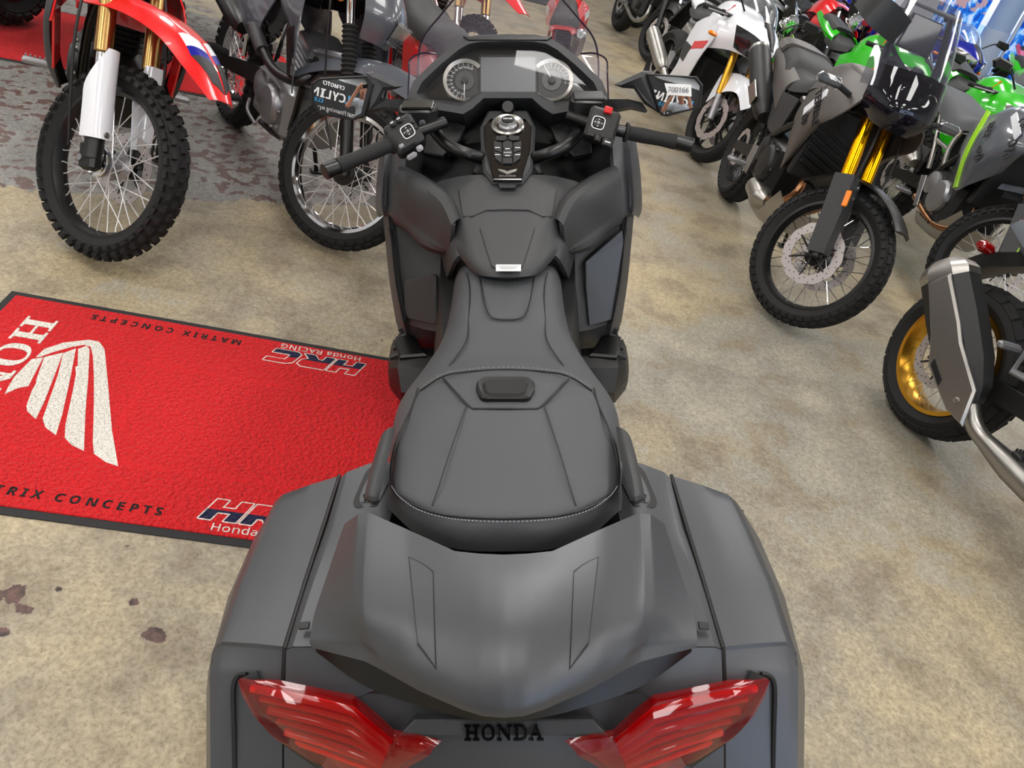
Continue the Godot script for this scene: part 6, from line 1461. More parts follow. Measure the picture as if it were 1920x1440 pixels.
	pipe(t, "exhaust_header", [v(0.08, 0.56, -0.26), v(0.12, 0.36, -0.36), v(0.14, 0.26, -0.1), v(0.19, 0.36, 0.32)], 0.022, mt("brushed"))
	for s in [-1, 1]:
		pipe(t, "frame_tube", [v(s * 0.06, 0.88, -0.4), v(s * 0.15, 0.7, -0.1), v(s * 0.14, 0.44, 0.22)], 0.02, o.get("frame", mt("satin_black")))
	stand_leg(t, v(-0.15, 0.3, 0.05), v(-0.24, 0.035, 0.1))
	return t

# ---- slate adventure bike with a lime stripe
func adventure_slate() -> void:
	var t := thing("adventure_bike", "slate grey adventure bike with a lime green tank stripe", "motorcycle", stand(Vector2(2.33, -4.28), Vector2(2.2, -5.77), 7.0))
	var ax := v(0, 0.347, -0.75)
	var X := steered(v(0, 1.0, -0.42), 27.0, 42.0)
	wheel(t, "front_tyre", ax, 0.349, 0.046, 0.268, X, {"knob": 0.01, "rows": 44, "knob_len": 0.6, "n": 36, "hubm": mt("satin_black"), "disc": [[-0.07, 0.15]]})
	wheel(t, "rear_tyre", v(0, 0.33, 0.75), 0.332, 0.072, 0.23, Transform3D.IDENTITY, {"knob": 0.01, "rows": 34, "knob_len": 0.7, "knob_wd": 0.42, "n": 36, "hubm": mt("satin_black"), "disc": [[0.08, 0.12]]})
	fork(t, ax, 27.0, 0.1, X, [[-0.02, 0.36, 0.03, mt("satin_black"), "fork_slider"], [0.34, 0.74, 0.029, mt("gold_fork"), "fork_tube"]], 0.035)
	var d := v(0, cos(deg_to_rad(27.0)), sin(deg_to_rad(27.0)))
	var fw := v(0, sin(deg_to_rad(27.0)), -cos(deg_to_rad(27.0)))
	for s in [-1, 1]:
		var o := ax + v(s * 0.1, 0, 0) + fw * 0.04
		part("fork_guard", mb().loft([[o + v(-0.035, 0, 0) + fw * 0.05, o + v(0.035, 0, 0) + fw * 0.05, o + v(0.04, 0, 0) - fw * 0.02, o + v(-0.04, 0, 0) - fw * 0.02], [o + d * 0.32 + v(-0.045, 0, 0) + fw * 0.055, o + d * 0.32 + v(0.045, 0, 0) + fw * 0.055, o + d * 0.32 + v(0.045, 0, 0) - fw * 0.03, o + d * 0.32 + v(-0.045, 0, 0) - fw * 0.03]]).moved(X), mt("gw_plastic"), t, 25.0)
		part("lime_mark", mb().box(o + d * 0.12 + fw * 0.052 + v(s * 0.01, 0, 0), v(0.014, 0.12, 0.006), 0.001, Basis(Vector3.RIGHT, deg_to_rad(27.0))).moved(X), mt("lime"), t)
	part("front_fender", mb().patch([[v(0, 0.68, -1.1), v(0.03, 0.675, -1.09), v(0.05, 0.655, -1.07)], [v(0, 0.765, -0.9), v(0.055, 0.755, -0.89), v(0.08, 0.72, -0.86)], [v(0, 0.77, -0.66), v(0.055, 0.76, -0.66), v(0.08, 0.72, -0.66)], [v(0, 0.68, -0.44), v(0.05, 0.675, -0.44), v(0.07, 0.64, -0.45)]], 4, 3, 0.005, true).moved(X), mt("slate"), t)
	bars(t, v(0, 1.15, -0.38), 0.42, 0.05, 0.12, X, mt("satin_black"), mt("satin_black"))
	var S := mt("slate")
	part("tank", mb().patch([[v(0, 1.02, -0.36), v(0.1, 1.01, -0.36), v(0.15, 0.92, -0.36)], [v(0, 1.06, -0.2), v(0.13, 1.04, -0.2), v(0.19, 0.9, -0.2)], [v(0, 0.98, 0.0), v(0.1, 0.96, 0.0), v(0.15, 0.84, 0.0)], [v(0, 0.88, 0.12), v(0.06, 0.87, 0.12), v(0.09, 0.8, 0.12)]], 4, 4, 0.02, true), S, t, 40.0)
	both("side_fairing", mb().patch([
		[v(0.13, 1.06, -0.62), v(0.18, 1.04, -0.36), v(0.18, 0.98, -0.12), v(0.14, 0.9, 0.08)],
		[v(0.2, 0.98, -0.66), v(0.245, 0.92, -0.4), v(0.225, 0.86, -0.16), v(0.16, 0.8, 0.06)],
		[v(0.22, 0.88, -0.62), v(0.26, 0.78, -0.42), v(0.235, 0.7, -0.22), v(0.17, 0.68, -0.02)],
		[v(0.18, 0.76, -0.52), v(0.225, 0.62, -0.4), v(0.21, 0.55, -0.3), v(0.17, 0.56, -0.16)]], 4, 4, 0.008), S, t, 32.0)
	both("lime_stripe", mb().patch([[v(0.192, 0.97, -0.06), v(0.188, 0.97, -0.02)], [v(0.236, 0.76, -0.2), v(0.225, 0.75, -0.15)], [v(0.222, 0.57, -0.31), v(0.205, 0.55, -0.26)]], 5, 2, 0.012).moved(Transform3D(Basis.IDENTITY, v(0.008, 0, 0))), mt("lime"), t)
	both("white_stripe", mb().patch([[v(0.19, 1.035, -0.28), v(0.2, 1.0, -0.28)], [v(0.245, 0.97, -0.52), v(0.25, 0.93, -0.52)]], 4, 2, 0.012), mt("white"), t)
	for s in [-1, 1]:
		var nn := v(s, 0.3, 0.0).normalized()
		text("model_lettering", "IBEX", 0.035, frame(v(s * 0.248, 0.9, -0.26), v(0, -0.75, -0.66 * s), nn), mt("black"), t, 0.004, "Droid Sans", true)
		text("model_number", "450", 0.06, frame(v(s * 0.258, 0.8, -0.34), v(0, -0.75, -0.66 * s), nn), mt("black"), t, 0.004, "Droid Sans", true)
		text("maker_lettering", "CFMOTO", 0.05, frame(v(s * 0.236, 0.93, -0.5), v(0, -0.75, -0.66 * s), nn), mt("black"), t, 0.004, "Droid Sans", true)
	part("lamp_pod", mb().patch([[v(0, 1.14, -0.68), v(0.1, 1.12, -0.64)], [v(0, 1.0, -0.78), v(0.12, 0.98, -0.7)], [v(0, 0.88, -0.72), v(0.08, 0.88, -0.66)]], 4, 4, 0.01, true), mt("gloss_black"), t)
	part("screen", mb().patch([[v(0, 1.42, -0.48), v(0.12, 1.4, -0.45)], [v(0, 1.26, -0.6), v(0.15, 1.24, -0.54)], [v(0, 1.1, -0.7), v(0.14, 1.08, -0.64)]], 4, 4, 0.004, true), mt("clear"), t)
	part("seat", mb().patch([[v(0, 0.9, 0.08), v(0.08, 0.895, 0.08), v(0.11, 0.82, 0.08)], [v(0, 0.84, 0.26), v(0.12, 0.835, 0.26), v(0.16, 0.76, 0.26)], [v(0, 0.88, 0.44), v(0.13, 0.875, 0.44), v(0.16, 0.8, 0.44)], [v(0, 0.92, 0.78), v(0.11, 0.915, 0.78), v(0.13, 0.85, 0.78)]], 4, 4, 0.03, true), mt("seat_vinyl"), t)
	both("seat_piping", mb().tube(smooth([v(0.12, 0.8, 0.12), v(0.165, 0.765, 0.3), v(0.16, 0.81, 0.5), v(0.12, 0.86, 0.8)], 4), 0.006, 6), mt("white"), t)
	for s in [-1, 1]:
		pipe(t, "subframe_tube", [v(s * 0.15, 0.56, 0.06), v(s * 0.17, 0.68, 0.12), v(s * 0.16, 0.8, 0.14)], 0.014, mt("brushed"), 3)
		pipe(t, "subframe_tube", [v(s * 0.15, 0.52, 0.22), v(s * 0.17, 0.66, 0.3), v(s * 0.15, 0.8, 0.5)], 0.014, mt("brushed"), 3)
		pipe(t, "subframe_tube", [v(s * 0.17, 0.68, 0.12), v(s * 0.17, 0.68, 0.3)], 0.013, mt("brushed"), 2)
		pipe(t, "frame_tube", [v(s * 0.06, 0.98, -0.4), v(s * 0.17, 0.76, -0.12), v(s * 0.16, 0.4, 0.18)], 0.02, mt("satin_black"))
		part("heel_guard", mb().plate([v(s * 0.2, 0.5, 0.1), v(s * 0.2, 0.48, 0.16), v(s * 0.2, 0.32, 0.02), v(s * 0.2, 0.34, -0.02)], 0.008, 0.002, 0.0, v(s, 0, 0)), mt("alloy"), t)
		part("mud_flap", mb().plate([v(s * 0.17, 0.62, 0.3), v(s * 0.17, 0.6, 0.5), v(s * 0.17, 0.48, 0.46), v(s * 0.17, 0.46, 0.28)], 0.008, 0.002, 0.0, v(s, 0, 0)), mt("gw_dark"), t)
	engine(t, v(0, 0.46, -0.1), v(0.36, 0.3, 0.42), mt("dark_grey"), mt("alloy"), 18.0)
	part("radiator", mb().box(v(0, 0.7, -0.4), v(0.34, 0.34, 0.05), 0.01), mt("black"), t)
	part("skid_plate", mb().patch([[v(0, 0.42, -0.46), v(0.1, 0.43, -0.44), v(0.15, 0.48, -0.38)], [v(0, 0.26, -0.32), v(0.11, 0.26, -0.3), v(0.17, 0.34, -0.26)], [v(0, 0.23, 0.02), v(0.11, 0.23, 0.02), v(0.16, 0.3, 0.02)]], 3, 3, 0.006, true), mt("brushed"), t)
	for r in 4:
		for k in 4:
			part("skid_vent", mb().box(v(0.171 - 0.004 * r, 0.31 + 0.026 * r, -0.20 + 0.04 * k - 0.02 * r), v(0.012, 0.014, 0.026), 0.004), mt("black"), t)
	pipe(t, "exhaust_header", [v(0.06, 0.62, -0.3), v(0.1, 0.42, -0.42), v(0.15, 0.32, -0.24), v(0.18, 0.36, 0.1)], 0.02, mt("copper"))
	muffler(t, v(0.2, 0.5, 0.32), v(0.24, 0.68, 0.86), 0.06, mt("brushed"), mt("satin_black"))
	swingarm(t, v(0, 0.42, 0.22), v(0, 0.33, 0.75), 0.1, mt("satin_black"))
	pegs(t, v(0, 0.36, 0.14), 0.25, mt("alloy"))
	part("rear_fender", mb().patch([[v(0, 0.86, 0.7), v(0.1, 0.85, 0.7)], [v(0, 0.8, 0.95), v(0.09, 0.79, 0.95)], [v(0, 0.62, 1.1), v(0.08, 0.61, 1.1)]], 3, 3, 0.008, true), mt("gw_dark"), t)
	stand_leg(t, v(-0.16, 0.32, 0.05), v(-0.25, 0.03, 0.1))

# ---- black adventure bike with gold wire wheels, seen from behind
func adventure_black() -> void:
	var t := thing("adventure_bike", "black adventure bike with gold spoked wheels and upswept muffler", "motorcycle", stand(Vector2(2.24, -1.5), Vector2(1.69, -2.95), 8.0))
	var wb := 1.55
	var ra := v(0, 0.325, wb / 2)
	var ax := v(0, 0.34, -wb / 2)
	var X := steered(v(0, 1.0, -0.42), 27.0, 10.0)
	wheel(t, "rear_tyre", ra, 0.329, 0.08, 0.232, Transform3D.IDENTITY, {"knob": 0.003, "rows": 22, "across": [-0.6, -0.2, 0.2, 0.6], "knob_len": 0.92, "knob_wd": 0.46, "rimw": 0.8, "rim": mt("gold"), "n": 36, "hubm": mt("satin_black"), "disc": [[0.085, 0.128]]})
	wheel(t, "front_tyre", ax, 0.345, 0.048, 0.268, X, {"rim": mt("gold"), "n": 36, "hubm": mt("satin_black"), "disc": [[0.07, 0.155], [-0.07, 0.155]]})
	fork(t, ax, 27.0, 0.105, X, [[-0.02, 0.44, 0.028, mt("satin_black"), "fork_slider"], [0.4, 0.8, 0.03, mt("gold_fork"), "fork_tube"]], 0.035)
	bars(t, v(0, 1.18, -0.4), 0.42, 0.05, 0.12, X, mt("satin_black"), mt("satin_black"))
	# faceted muffler with a silver shield
	var a := v(0.19, 0.31, 0.46)
	var b := v(0.26, 0.65, 0.88)
	var ml := (b - a).normalized()
	var up := (v(0, 1, 0) - ml * ml.y).normalized()
	var sd := ml.cross(up)
	var rings := []
	for q in [[0.0, 0.03, 0.035], [0.1, 0.05, 0.07], [0.3, 0.062, 0.095], [0.62, 0.064, 0.1], [0.94, 0.062, 0.095]]:
		var ring := []
		for p in [[-0.6, -1], [0.6, -1], [1, -0.5], [1, 0.5], [0.6, 1], [-0.6, 1], [-1, 0.5], [-1, -0.5]]:
			ring.append(a.lerp(b, q[0]) + sd * p[0] * q[1] + up * p[1] * q[2])
		rings.append(ring)
	part("muffler", mb().loft(rings), mt("gw_dark"), t, 25.0)
	var capr := []
	for q in [[0.9, 1.02], [0.95, 1.04], [1.0, 0.9], [1.05, 0.55]]:
		var ring := []
		for p in [[-0.6, -1], [0.6, -1], [1, -0.5], [1, 0.5], [0.6, 1], [-0.6, 1], [-1, 0.5], [-1, -0.5]]:
			ring.append(a.lerp(b, q[0]) + sd * p[0] * 0.062 * q[1] + up * p[1] * 0.095 * q[1])
		capr.append(ring)
	part("muffler_cap", mb().loft(capr), mt("brushed"), t, 25.0)
	var so := v(0.02, 0, 0) + sd * (0.066 if sd.x > 0 else -0.066)
	part("muffler_shield", mb().plate([a.lerp(b, 0.9) + so + up * 0.05, a.lerp(b, 0.88) + so - up * 0.04, a.lerp(b, 0.52) + so - up * 0.06, a.lerp(b, 0.3) + so - up * 0.09, a.lerp(b, -0.02) + so - up * 0.05, a.lerp(b, -0.16) + so - up * 0.0, a.lerp(b, 0.06) + so + up * 0.07, a.lerp(b, 0.4) + so + up * 0.05, a.lerp(b, 0.55) + so + up * 0.055], 0.024, 0.008, 0.0, v(1, 0.1, 0)), mt("brushed"), t, 30.0)
	part("shield_slot", mb().plate([a.lerp(b, 0.34) + so * 1.03 - up * 0.055, a.lerp(b, 0.3) + so * 1.03 - up * 0.075, a.lerp(b, 0.14) + so * 1.03 - up * 0.06, a.lerp(b, 0.18) + so * 1.03 - up * 0.04], 0.006, 0.001, 0.0, v(1, 0.1, 0)), mt("black"), t)
	part("shield_bolt", mb().lathe([[0.012, 0], [0.011, 0.006], [0.006, 0.008], [0, 0.008]], a.lerp(b, 0.02) + so, v(1, 0, 0), 16), mt("steel"), t)
	pipe(t, "exhaust_link", [a + ml * 0.03, a - ml * 0.08, v(0.16, 0.24, 0.28), v(0.13, 0.23, 0.05), v(0.1, 0.23, -0.3)], [0.032, 0.032, 0.032, 0.032, 0.032, 0.032, 0.032, 0.032, 0.032, 0.036, 0.04, 0.045, 0.05, 0.05, 0.05, 0.05, 0.05, 0.05, 0.05, 0.05, 0.05], mt("brushed"))
	# passenger peg bracket, swingarm, frame
	for s in [-1, 1]:
		part("peg_bracket", mb().tube([v(s * 0.17, 0.66, 0.12), v(s * 0.2, 0.62, 0.44), v(s * 0.2, 0.5, 0.42), v(s * 0.17, 0.56, 0.1)], 0.014, 8), mt("alloy"), t)
		part("passenger_peg", mb().box(v(s * 0.25, 0.57, 0.46), v(0.11, 0.028, 0.03), 0.008), mt("alloy"), t)
		part("rider_peg_plate", mb().plate([v(s * 0.18, 0.58, 0.0), v(s * 0.19, 0.55, 0.18), v(s * 0.19, 0.36, 0.2), v(s * 0.18, 0.34, 0.06)], 0.016, 0.004, 0.0, v(s, 0, 0)), mt("gw_dark"), t)
		pipe(t, "frame_tube", [v(s * 0.08, 0.98, -0.4), v(s * 0.18, 0.78, -0.1), v(s * 0.17, 0.42, 0.22)], 0.024, mt("satin_black"))
		pipe(t, "subframe_tube", [v(s * 0.15, 0.66, 0.12), v(s * 0.13, 0.8, 0.5), v(s * 0.1, 0.9, 0.8)], 0.015, mt("satin_black"))
		part("frame_bolt", mb().lathe([[0.016, 0], [0.016, 0.008], [0.009, 0.01], [0, 0.01]], v(s * 0.2, 0.46, 0.2), v(s, 0, 0), 14), mt("steel"), t)
		part("indicator", mb().lathe([[0.016, 0], [0.024, 0.02], [0.024, 0.06], [0.012, 0.075]], v(s * 0.1, 0.76, 0.9), v(s, 0.1, 0.1), 14), mt("lamp_red"), t)
	pegs(t, v(0, 0.34, 0.12), 0.27, mt("gw_dark"))
	swingarm(t, v(0, 0.42, 0.22), ra, 0.105, mt("gw_dark"))
	engine(t, v(0, 0.46, -0.1), v(0.38, 0.32, 0.44), mt("gw_dark"), mt("satin_black"), 20.0)
	part("tank", mb().patch([[v(0, 1.04, -0.36), v(0.14, 1.02, -0.36), v(0.2, 0.9, -0.36)], [v(0, 1.08, -0.2), v(0.15, 1.05, -0.2), v(0.2, 0.9, -0.2)], [v(0, 0.94, 0.06), v(0.1, 0.92, 0.06), v(0.14, 0.82, 0.06)]], 4, 4, 0.02, true), mt("gloss_black"), t)
	part("seat", mb().patch([[v(0, 0.9, 0.04), v(0.08, 0.895, 0.04), v(0.12, 0.82, 0.04)], [v(0, 0.85, 0.24), v(0.13, 0.845, 0.24), v(0.17, 0.78, 0.24)], [v(0, 0.9, 0.44), v(0.13, 0.895, 0.44), v(0.16, 0.82, 0.44)], [v(0, 0.95, 0.8), v(0.1, 0.945, 0.8), v(0.12, 0.88, 0.8)]], 4, 4, 0.03, true), mt("seat_black"), t)
	both("tail_panel", mb().patch([[v(0.14, 0.84, 0.4), v(0.14, 0.88, 0.6), v(0.1, 0.93, 0.86)], [v(0.17, 0.76, 0.42), v(0.16, 0.8, 0.62), v(0.11, 0.87, 0.9)], [v(0.13, 0.7, 0.44), v(0.12, 0.76, 0.62), v(0.08, 0.84, 0.88)]], 3, 4, 0.008), mt("blue_grey"), t, 30.0)
	part("tail_light", mb().box(v(0, 0.89, 0.91), v(0.14, 0.035, 0.03), 0.01), mt("lamp_red"), t)
	part("rear_mudguard", mb().loft([[v(-0.07, 0.83, 0.78), v(0.07, 0.83, 0.78), v(0.06, 0.78, 0.76), v(-0.06, 0.78, 0.76)], [v(-0.075, 0.74, 0.94), v(0.075, 0.74, 0.94), v(0.06, 0.7, 0.9), v(-0.06, 0.7, 0.9)], [v(-0.08, 0.6, 1.06), v(0.08, 0.6, 1.06), v(0.07, 0.58, 1.03), v(-0.07, 0.58, 1.03)]]), mt("gw_dark"), t, 25.0)
	part("rear_carrier", mb().tube(smooth([v(-0.12, 0.96, 0.6), v(-0.12, 0.98, 0.85), v(0, 0.98, 0.92), v(0.12, 0.98, 0.85), v(0.12, 0.96, 0.6)], 5), 0.013, 8), mt("satin_black"), t)
	stand_leg(t, v(-0.16, 0.32, 0.05), v(-0.25, 0.03, 0.1))

# ---- red motocross bike, its tail to the room
func motocross(label: String, F: Vector2, R: Vector2, steer: float, o := {}) -> void:
	var t := thing("dirt_bike", label, "motorcycle", stand(F, R, o.get("lean", 8.0)))
	var k: float = o.get("scale", 1.0)
	t.transform.basis = t.transform.basis.scaled_local(Vector3.ONE * k) if k != 1.0 else t.transform.basis
	var ax := v(0, 0.345, -0.74)
	var X := steered(v(0, 0.95, -0.4), 27.0, steer)
	wheel(t, "front_tyre", ax, 0.347, 0.042, 0.268, X, {"knob": 0.014, "rows": 40, "n": 32, "disc": [[-0.06, 0.125]]})
	wheel(t, "rear_tyre", v(0, 0.33, 0.74), 0.332, 0.06, 0.235, Transform3D.IDENTITY, {"knob": 0.016, "rows": 34, "n": 32, "disc": [[0.07, 0.115]]})
	fork(t, ax, 27.0, 0.1, X, [[0.0, 0.36, 0.026, mt("chrome"), "fork_slider"], [0.36, 0.76, 0.03, o.get("fork", mt("gold_fork")), "fork_tube"]])
	var R_ := mt("red")
	part("front_fender", mb().patch([[v(0, 0.82, -1.15), v(0.04, 0.81, -1.13)], [v(0, 0.9, -0.9), v(0.08, 0.86, -0.88)], [v(0, 0.89, -0.62), v(0.09, 0.84, -0.62)], [v(0, 0.82, -0.42), v(0.06, 0.8, -0.42)]], 4, 4, 0.005, true).moved(X), R_, t)
	part("number_plate", mb().plate([v(-0.1, 1.12, -0.5), v(0.1, 1.12, -0.5), v(0.11, 1.0, -0.54), v(0.06, 0.9, -0.52), v(-0.06, 0.9, -0.52), v(-0.11, 1.0, -0.54)], 0.01, 0.003, 0.0, v(0, 0, -1)).moved(X), o.get("mask", mt("red")), t)
	bars(t, v(0, 1.1, -0.36), 0.4, 0.05, 0.1, X, mt("satin_black"))
	both("shroud", mb().patch([[v(0.11, 0.96, -0.34), v(0.12, 0.97, -0.14), v(0.1, 0.93, 0.06)], [v(0.2, 0.88, -0.48), v(0.17, 0.85, -0.2), v(0.12, 0.84, 0.08)], [v(0.2, 0.72, -0.44), v(0.18, 0.72, -0.28), v(0.13, 0.75, -0.06)]], 4, 4, 0.006), R_, t)
	both("white_graphic", mb().patch([[v(0.196, 0.87, -0.42), v(0.165, 0.87, -0.2)], [v(0.2, 0.82, -0.4), v(0.17, 0.8, -0.22)]], 3, 3, 0.006).moved(Transform3D(Basis.IDENTITY, v(0.008, 0, 0))), mt("white"), t)
	part("tank", mb().patch([[v(0, 0.98, -0.32), v(0.1, 0.95, -0.32)], [v(0, 0.97, -0.14), v(0.1, 0.92, -0.14)], [v(0, 0.92, 0.02), v(0.08, 0.88, 0.02)]], 4, 4, 0.02, true), R_, t)
	part("seat", mb().patch([[v(0, 0.96, -0.14), v(0.05, 0.955, -0.14), v(0.075, 0.9, -0.14)], [v(0, 0.92, 0.15), v(0.07, 0.915, 0.15), v(0.1, 0.84, 0.15)], [v(0, 0.92, 0.45), v(0.075, 0.915, 0.45), v(0.1, 0.85, 0.45)], [v(0, 0.94, 0.66), v(0.06, 0.93, 0.66), v(0.08, 0.88, 0.66)], [v(0, 0.88, 0.72), v(0.05, 0.87, 0.72), v(0.07, 0.84, 0.71)]], 4, 4, 0.03, true), mt("seat_black"), t)
	if o.has("short"):
		part("rear_fender", mb().patch([[v(0, 0.86, 0.4), v(0.1, 0.84, 0.4), v(0.14, 0.74, 0.4)], [v(0, 0.84, 0.62), v(0.1, 0.82, 0.62), v(0.14, 0.7, 0.62)], [v(0, 0.74, 0.84), v(0.08, 0.72, 0.84), v(0.11, 0.62, 0.82)]], 3, 4, 0.006, true), R_, t)
	else:
		part("rear_fender", mb().patch([[v(0, 0.88, 0.5), v(0.08, 0.875, 0.5), v(0.12, 0.84, 0.5)], [v(0, 0.9, 0.75), v(0.085, 0.895, 0.75), v(0.11, 0.86, 0.75)], [v(0, 0.93, 1.05), v(0.06, 0.925, 1.05), v(0.075, 0.9, 1.05)]], 3, 4, 0.006, true), R_, t)
	both("side_panel", mb().plate([v(0.11, 0.86, 0.1), v(0.12, 0.86, 0.6), v(0.14, 0.68, 0.5), v(0.14, 0.6, 0.16)], 0.008, 0.002, 0.0, v(1, 0, 0)), mt("red"), t)
	muffler(t, v(0.13, 0.6, 0.2), v(0.15, 0.84, 0.7), 0.055, mt("alloy"), mt("alloy"))
	engine(t, v(0, 0.46, -0.04), v(0.24, 0.26, 0.34), mt("gw_dark"), mt("alloy"), 10.0)
	swingarm(t, v(0, 0.42, 0.2), v(0, 0.33, 0.74), 0.09, mt("alloy"))
	pegs(t, v(0, 0.38, 0.12), 0.24, mt("alloy"))
	for s in [-1, 1]:
		pipe(t, "frame_tube", [v(s * 0.05, 0.9, -0.38), v(s * 0.1, 0.68, -0.3), v(s * 0.11, 0.3, -0.2), v(s * 0.1, 0.3, 0.15)], 0.018, R_)
	stand_leg(t, v(-0.13, 0.32, 0.1), v(-0.23, 0.04, 0.14))

# ---- utility quad on fat knobbly tyres
func quad_bike() -> void:
	var t := thing("quad_bike", "black quad bike with fat knobbly tyres on the far red mat", "quad bike", Transform3D(Basis(Vector3.UP, PI - 0.16), v(-2.95, 0.014, -4.95)))
	for q in [[-0.46, -0.55], [0.46, -0.55], [-0.46, 0.6], [0.46, 0.6]]:
		wheel(t, "tyre", v(q[0], 0.3, q[1]), 0.302, 0.11, 0.16, Transform3D.IDENTITY, {"knob": 0.018, "rows": 22, "across": [-0.9, -0.5, -0.12, 0.25, 0.6, 0.95], "knob_wd": 0.3, "cast": 6, "hubm": mt("satin_black")})
	part("belly", mb().box(v(0, 0.38, 0.02), v(0.5, 0.24, 1.2), 0.06), mt("black"), t)
	part("front_bodywork", mb().patch([[v(0, 0.72, -0.86), v(0.3, 0.7, -0.82), v(0.52, 0.62, -0.74)], [v(0, 0.86, -0.6), v(0.32, 0.8, -0.56), v(0.58, 0.7, -0.52)], [v(0, 0.88, -0.3), v(0.2, 0.8, -0.3), v(0.5, 0.58, -0.24)]], 4, 4, 0.01, true), mt("satin_black"), t)
	part("rear_bodywork", mb().patch([[v(0, 0.74, 0.3), v(0.25, 0.7, 0.3), v(0.5, 0.56, 0.28)], [v(0, 0.78, 0.6), v(0.32, 0.74, 0.6), v(0.58, 0.68, 0.58)], [v(0, 0.74, 0.9), v(0.3, 0.7, 0.9), v(0.52, 0.62, 0.86)]], 4, 4, 0.01, true), mt("satin_black"), t)
	part("seat", mb().patch([[v(0, 0.88, -0.2), v(0.1, 0.86, -0.2), v(0.14, 0.76, -0.2)], [v(0, 0.82, 0.1), v(0.14, 0.81, 0.1), v(0.18, 0.72, 0.1)], [v(0, 0.84, 0.5), v(0.14, 0.83, 0.5), v(0.18, 0.74, 0.5)]], 4, 4, 0.03, true), mt("seat_black"), t)
	bars(t, v(0, 1.02, -0.34), 0.36, 0.04, 0.14, Transform3D.IDENTITY, mt("satin_black"))
	for s in [-1, 1]:
		pipe(t, "suspension_arm", [v(s * 0.2, 0.36, -0.5), v(s * 0.38, 0.3, -0.55)], 0.02, mt("satin_black"), 2)
		pipe(t, "shock", [v(s * 0.22, 0.62, -0.5), v(s * 0.34, 0.34, -0.55)], 0.03, mt("rubber"), 2)
		part("headlight", mb().lathe([[0.05, 0], [0.06, 0.03], [0.04, 0.04], [0, 0.042]], v(s * 0.28, 0.68, -0.82), v(0, 0, -1), 18), mt("chrome"), t)

# ------------------------------------------------------------------ the photographer, seen in the tourer's mirrors
# bones [a, b, ra, rb] joined by a smooth minimum and meshed as surface nets
func body_mesh(bones: Array, cell: float, blend: float) -> MB:
	var lo := Vector3.ONE * 1e9
	var hi := Vector3.ONE * -1e9
	for q in bones:
		var r: float = maxf(q[2], q[3]) + cell * 2.5 + blend * 0.4
		lo = lo.min(q[0].min(q[1]) - Vector3.ONE * r)
		hi = hi.max(q[0].max(q[1]) + Vector3.ONE * r)
	var n := Vector3i(((hi - lo) / cell).ceil()) + Vector3i.ONE * 2
	var d := PackedFloat32Array()
	d.resize(n.x * n.y * n.z)
	d.fill(1.0)
	for q in bones:
		var a: Vector3 = q[0]
		var ab: Vector3 = q[1] - a
		var l2 := maxf(1e-9, ab.length_squared())
		var r: float = maxf(q[2], q[3]) + cell * 2.2 + blend * 0.4
		var i0 := Vector3i(((q[0].min(q[1]) - Vector3.ONE * r - lo) / cell).floor()).max(Vector3i.ZERO)
		var i1 := Vector3i(((q[0].max(q[1]) + Vector3.ONE * r - lo) / cell).ceil()).min(n - Vector3i.ONE)
		for k in range(i0.z, i1.z + 1):
			for j in range(i0.y, i1.y + 1):
				for i in range(i0.x, i1.x + 1):
					var p := lo + Vector3(i, j, k) * cell
					var f := clampf((p - a).dot(ab) / l2, 0.0, 1.0)
					var e: float = (p - a - ab * f).length() - lerpf(q[2], q[3], f)
					var at := (k * n.y + j) * n.x + i
					var o := d[at]
					var h := clampf(0.5 + 0.5 * (o - e) / blend, 0.0, 1.0)
					d[at] = minf(lerpf(o, e, h) - blend * h * (1.0 - h), o) if o < 0.9 else e
	var ids := {}
	var pts := []
	var m := mb()
	var corner := [Vector3i(0, 0, 0), Vector3i(1, 0, 0), Vector3i(0, 1, 0), Vector3i(1, 1, 0), Vector3i(0, 0, 1), Vector3i(1, 0, 1), Vector3i(0, 1, 1), Vector3i(1, 1, 1)]
	var edges := [[0, 1], [2, 3], [4, 5], [6, 7], [0, 2], [1, 3], [4, 6], [5, 7], [0, 4], [1, 5], [2, 6], [3, 7]]
	for k in n.z - 1:
		for j in n.y - 1:
			for i in n.x - 1:
				var at := (k * n.y + j) * n.x + i
				var s0 := d[at] < 0.0
				var mixed := false
				for c in [1, n.x, n.x + 1, n.x * n.y, n.x * n.y + 1, n.x * n.y + n.x, n.x * n.y + n.x + 1]:
					if (d[at + c] < 0.0) != s0:
						mixed = true
						break
				if not mixed:
					continue
				var sum := Vector3.ZERO
				var cnt := 0
				for e in edges:
					var p: Vector3i = corner[e[0]]
					var q: Vector3i = corner[e[1]]
					var u := d[((k + p.z) * n.y + j + p.y) * n.x + i + p.x]
					var w := d[((k + q.z) * n.y + j + q.y) * n.x + i + q.x]
					if (u < 0.0) != (w < 0.0):
						sum += Vector3(p).lerp(Vector3(q), u / (u - w))
						cnt += 1
				ids[at] = pts.size()
				pts.append(lo + (Vector3(i, j, k) + sum / cnt) * cell)
	var sx := 1
	var sy := n.x
	var sz := n.x * n.y
	for at in ids:
		for ax in [[sx, sy, sz], [sy, sz, sx], [sz, sx, sy]]:
			var far: int = at + ax[0]
			if far >= d.size() or (d[at] < 0.0) == (d[far] < 0.0):
				continue
			var b: int = at - ax[1]
			var c: int = at - ax[1] - ax[2]
			var e: int = at - ax[2]
			if ids.has(b) and ids.has(c) and ids.has(e):
				if d[at] < 0.0:
					m.quad(pts[ids[at]], pts[ids[b]], pts[ids[c]], pts[ids[e]])
				else:
					m.quad(pts[ids[at]], pts[ids[e]], pts[ids[c]], pts[ids[b]])
	return m

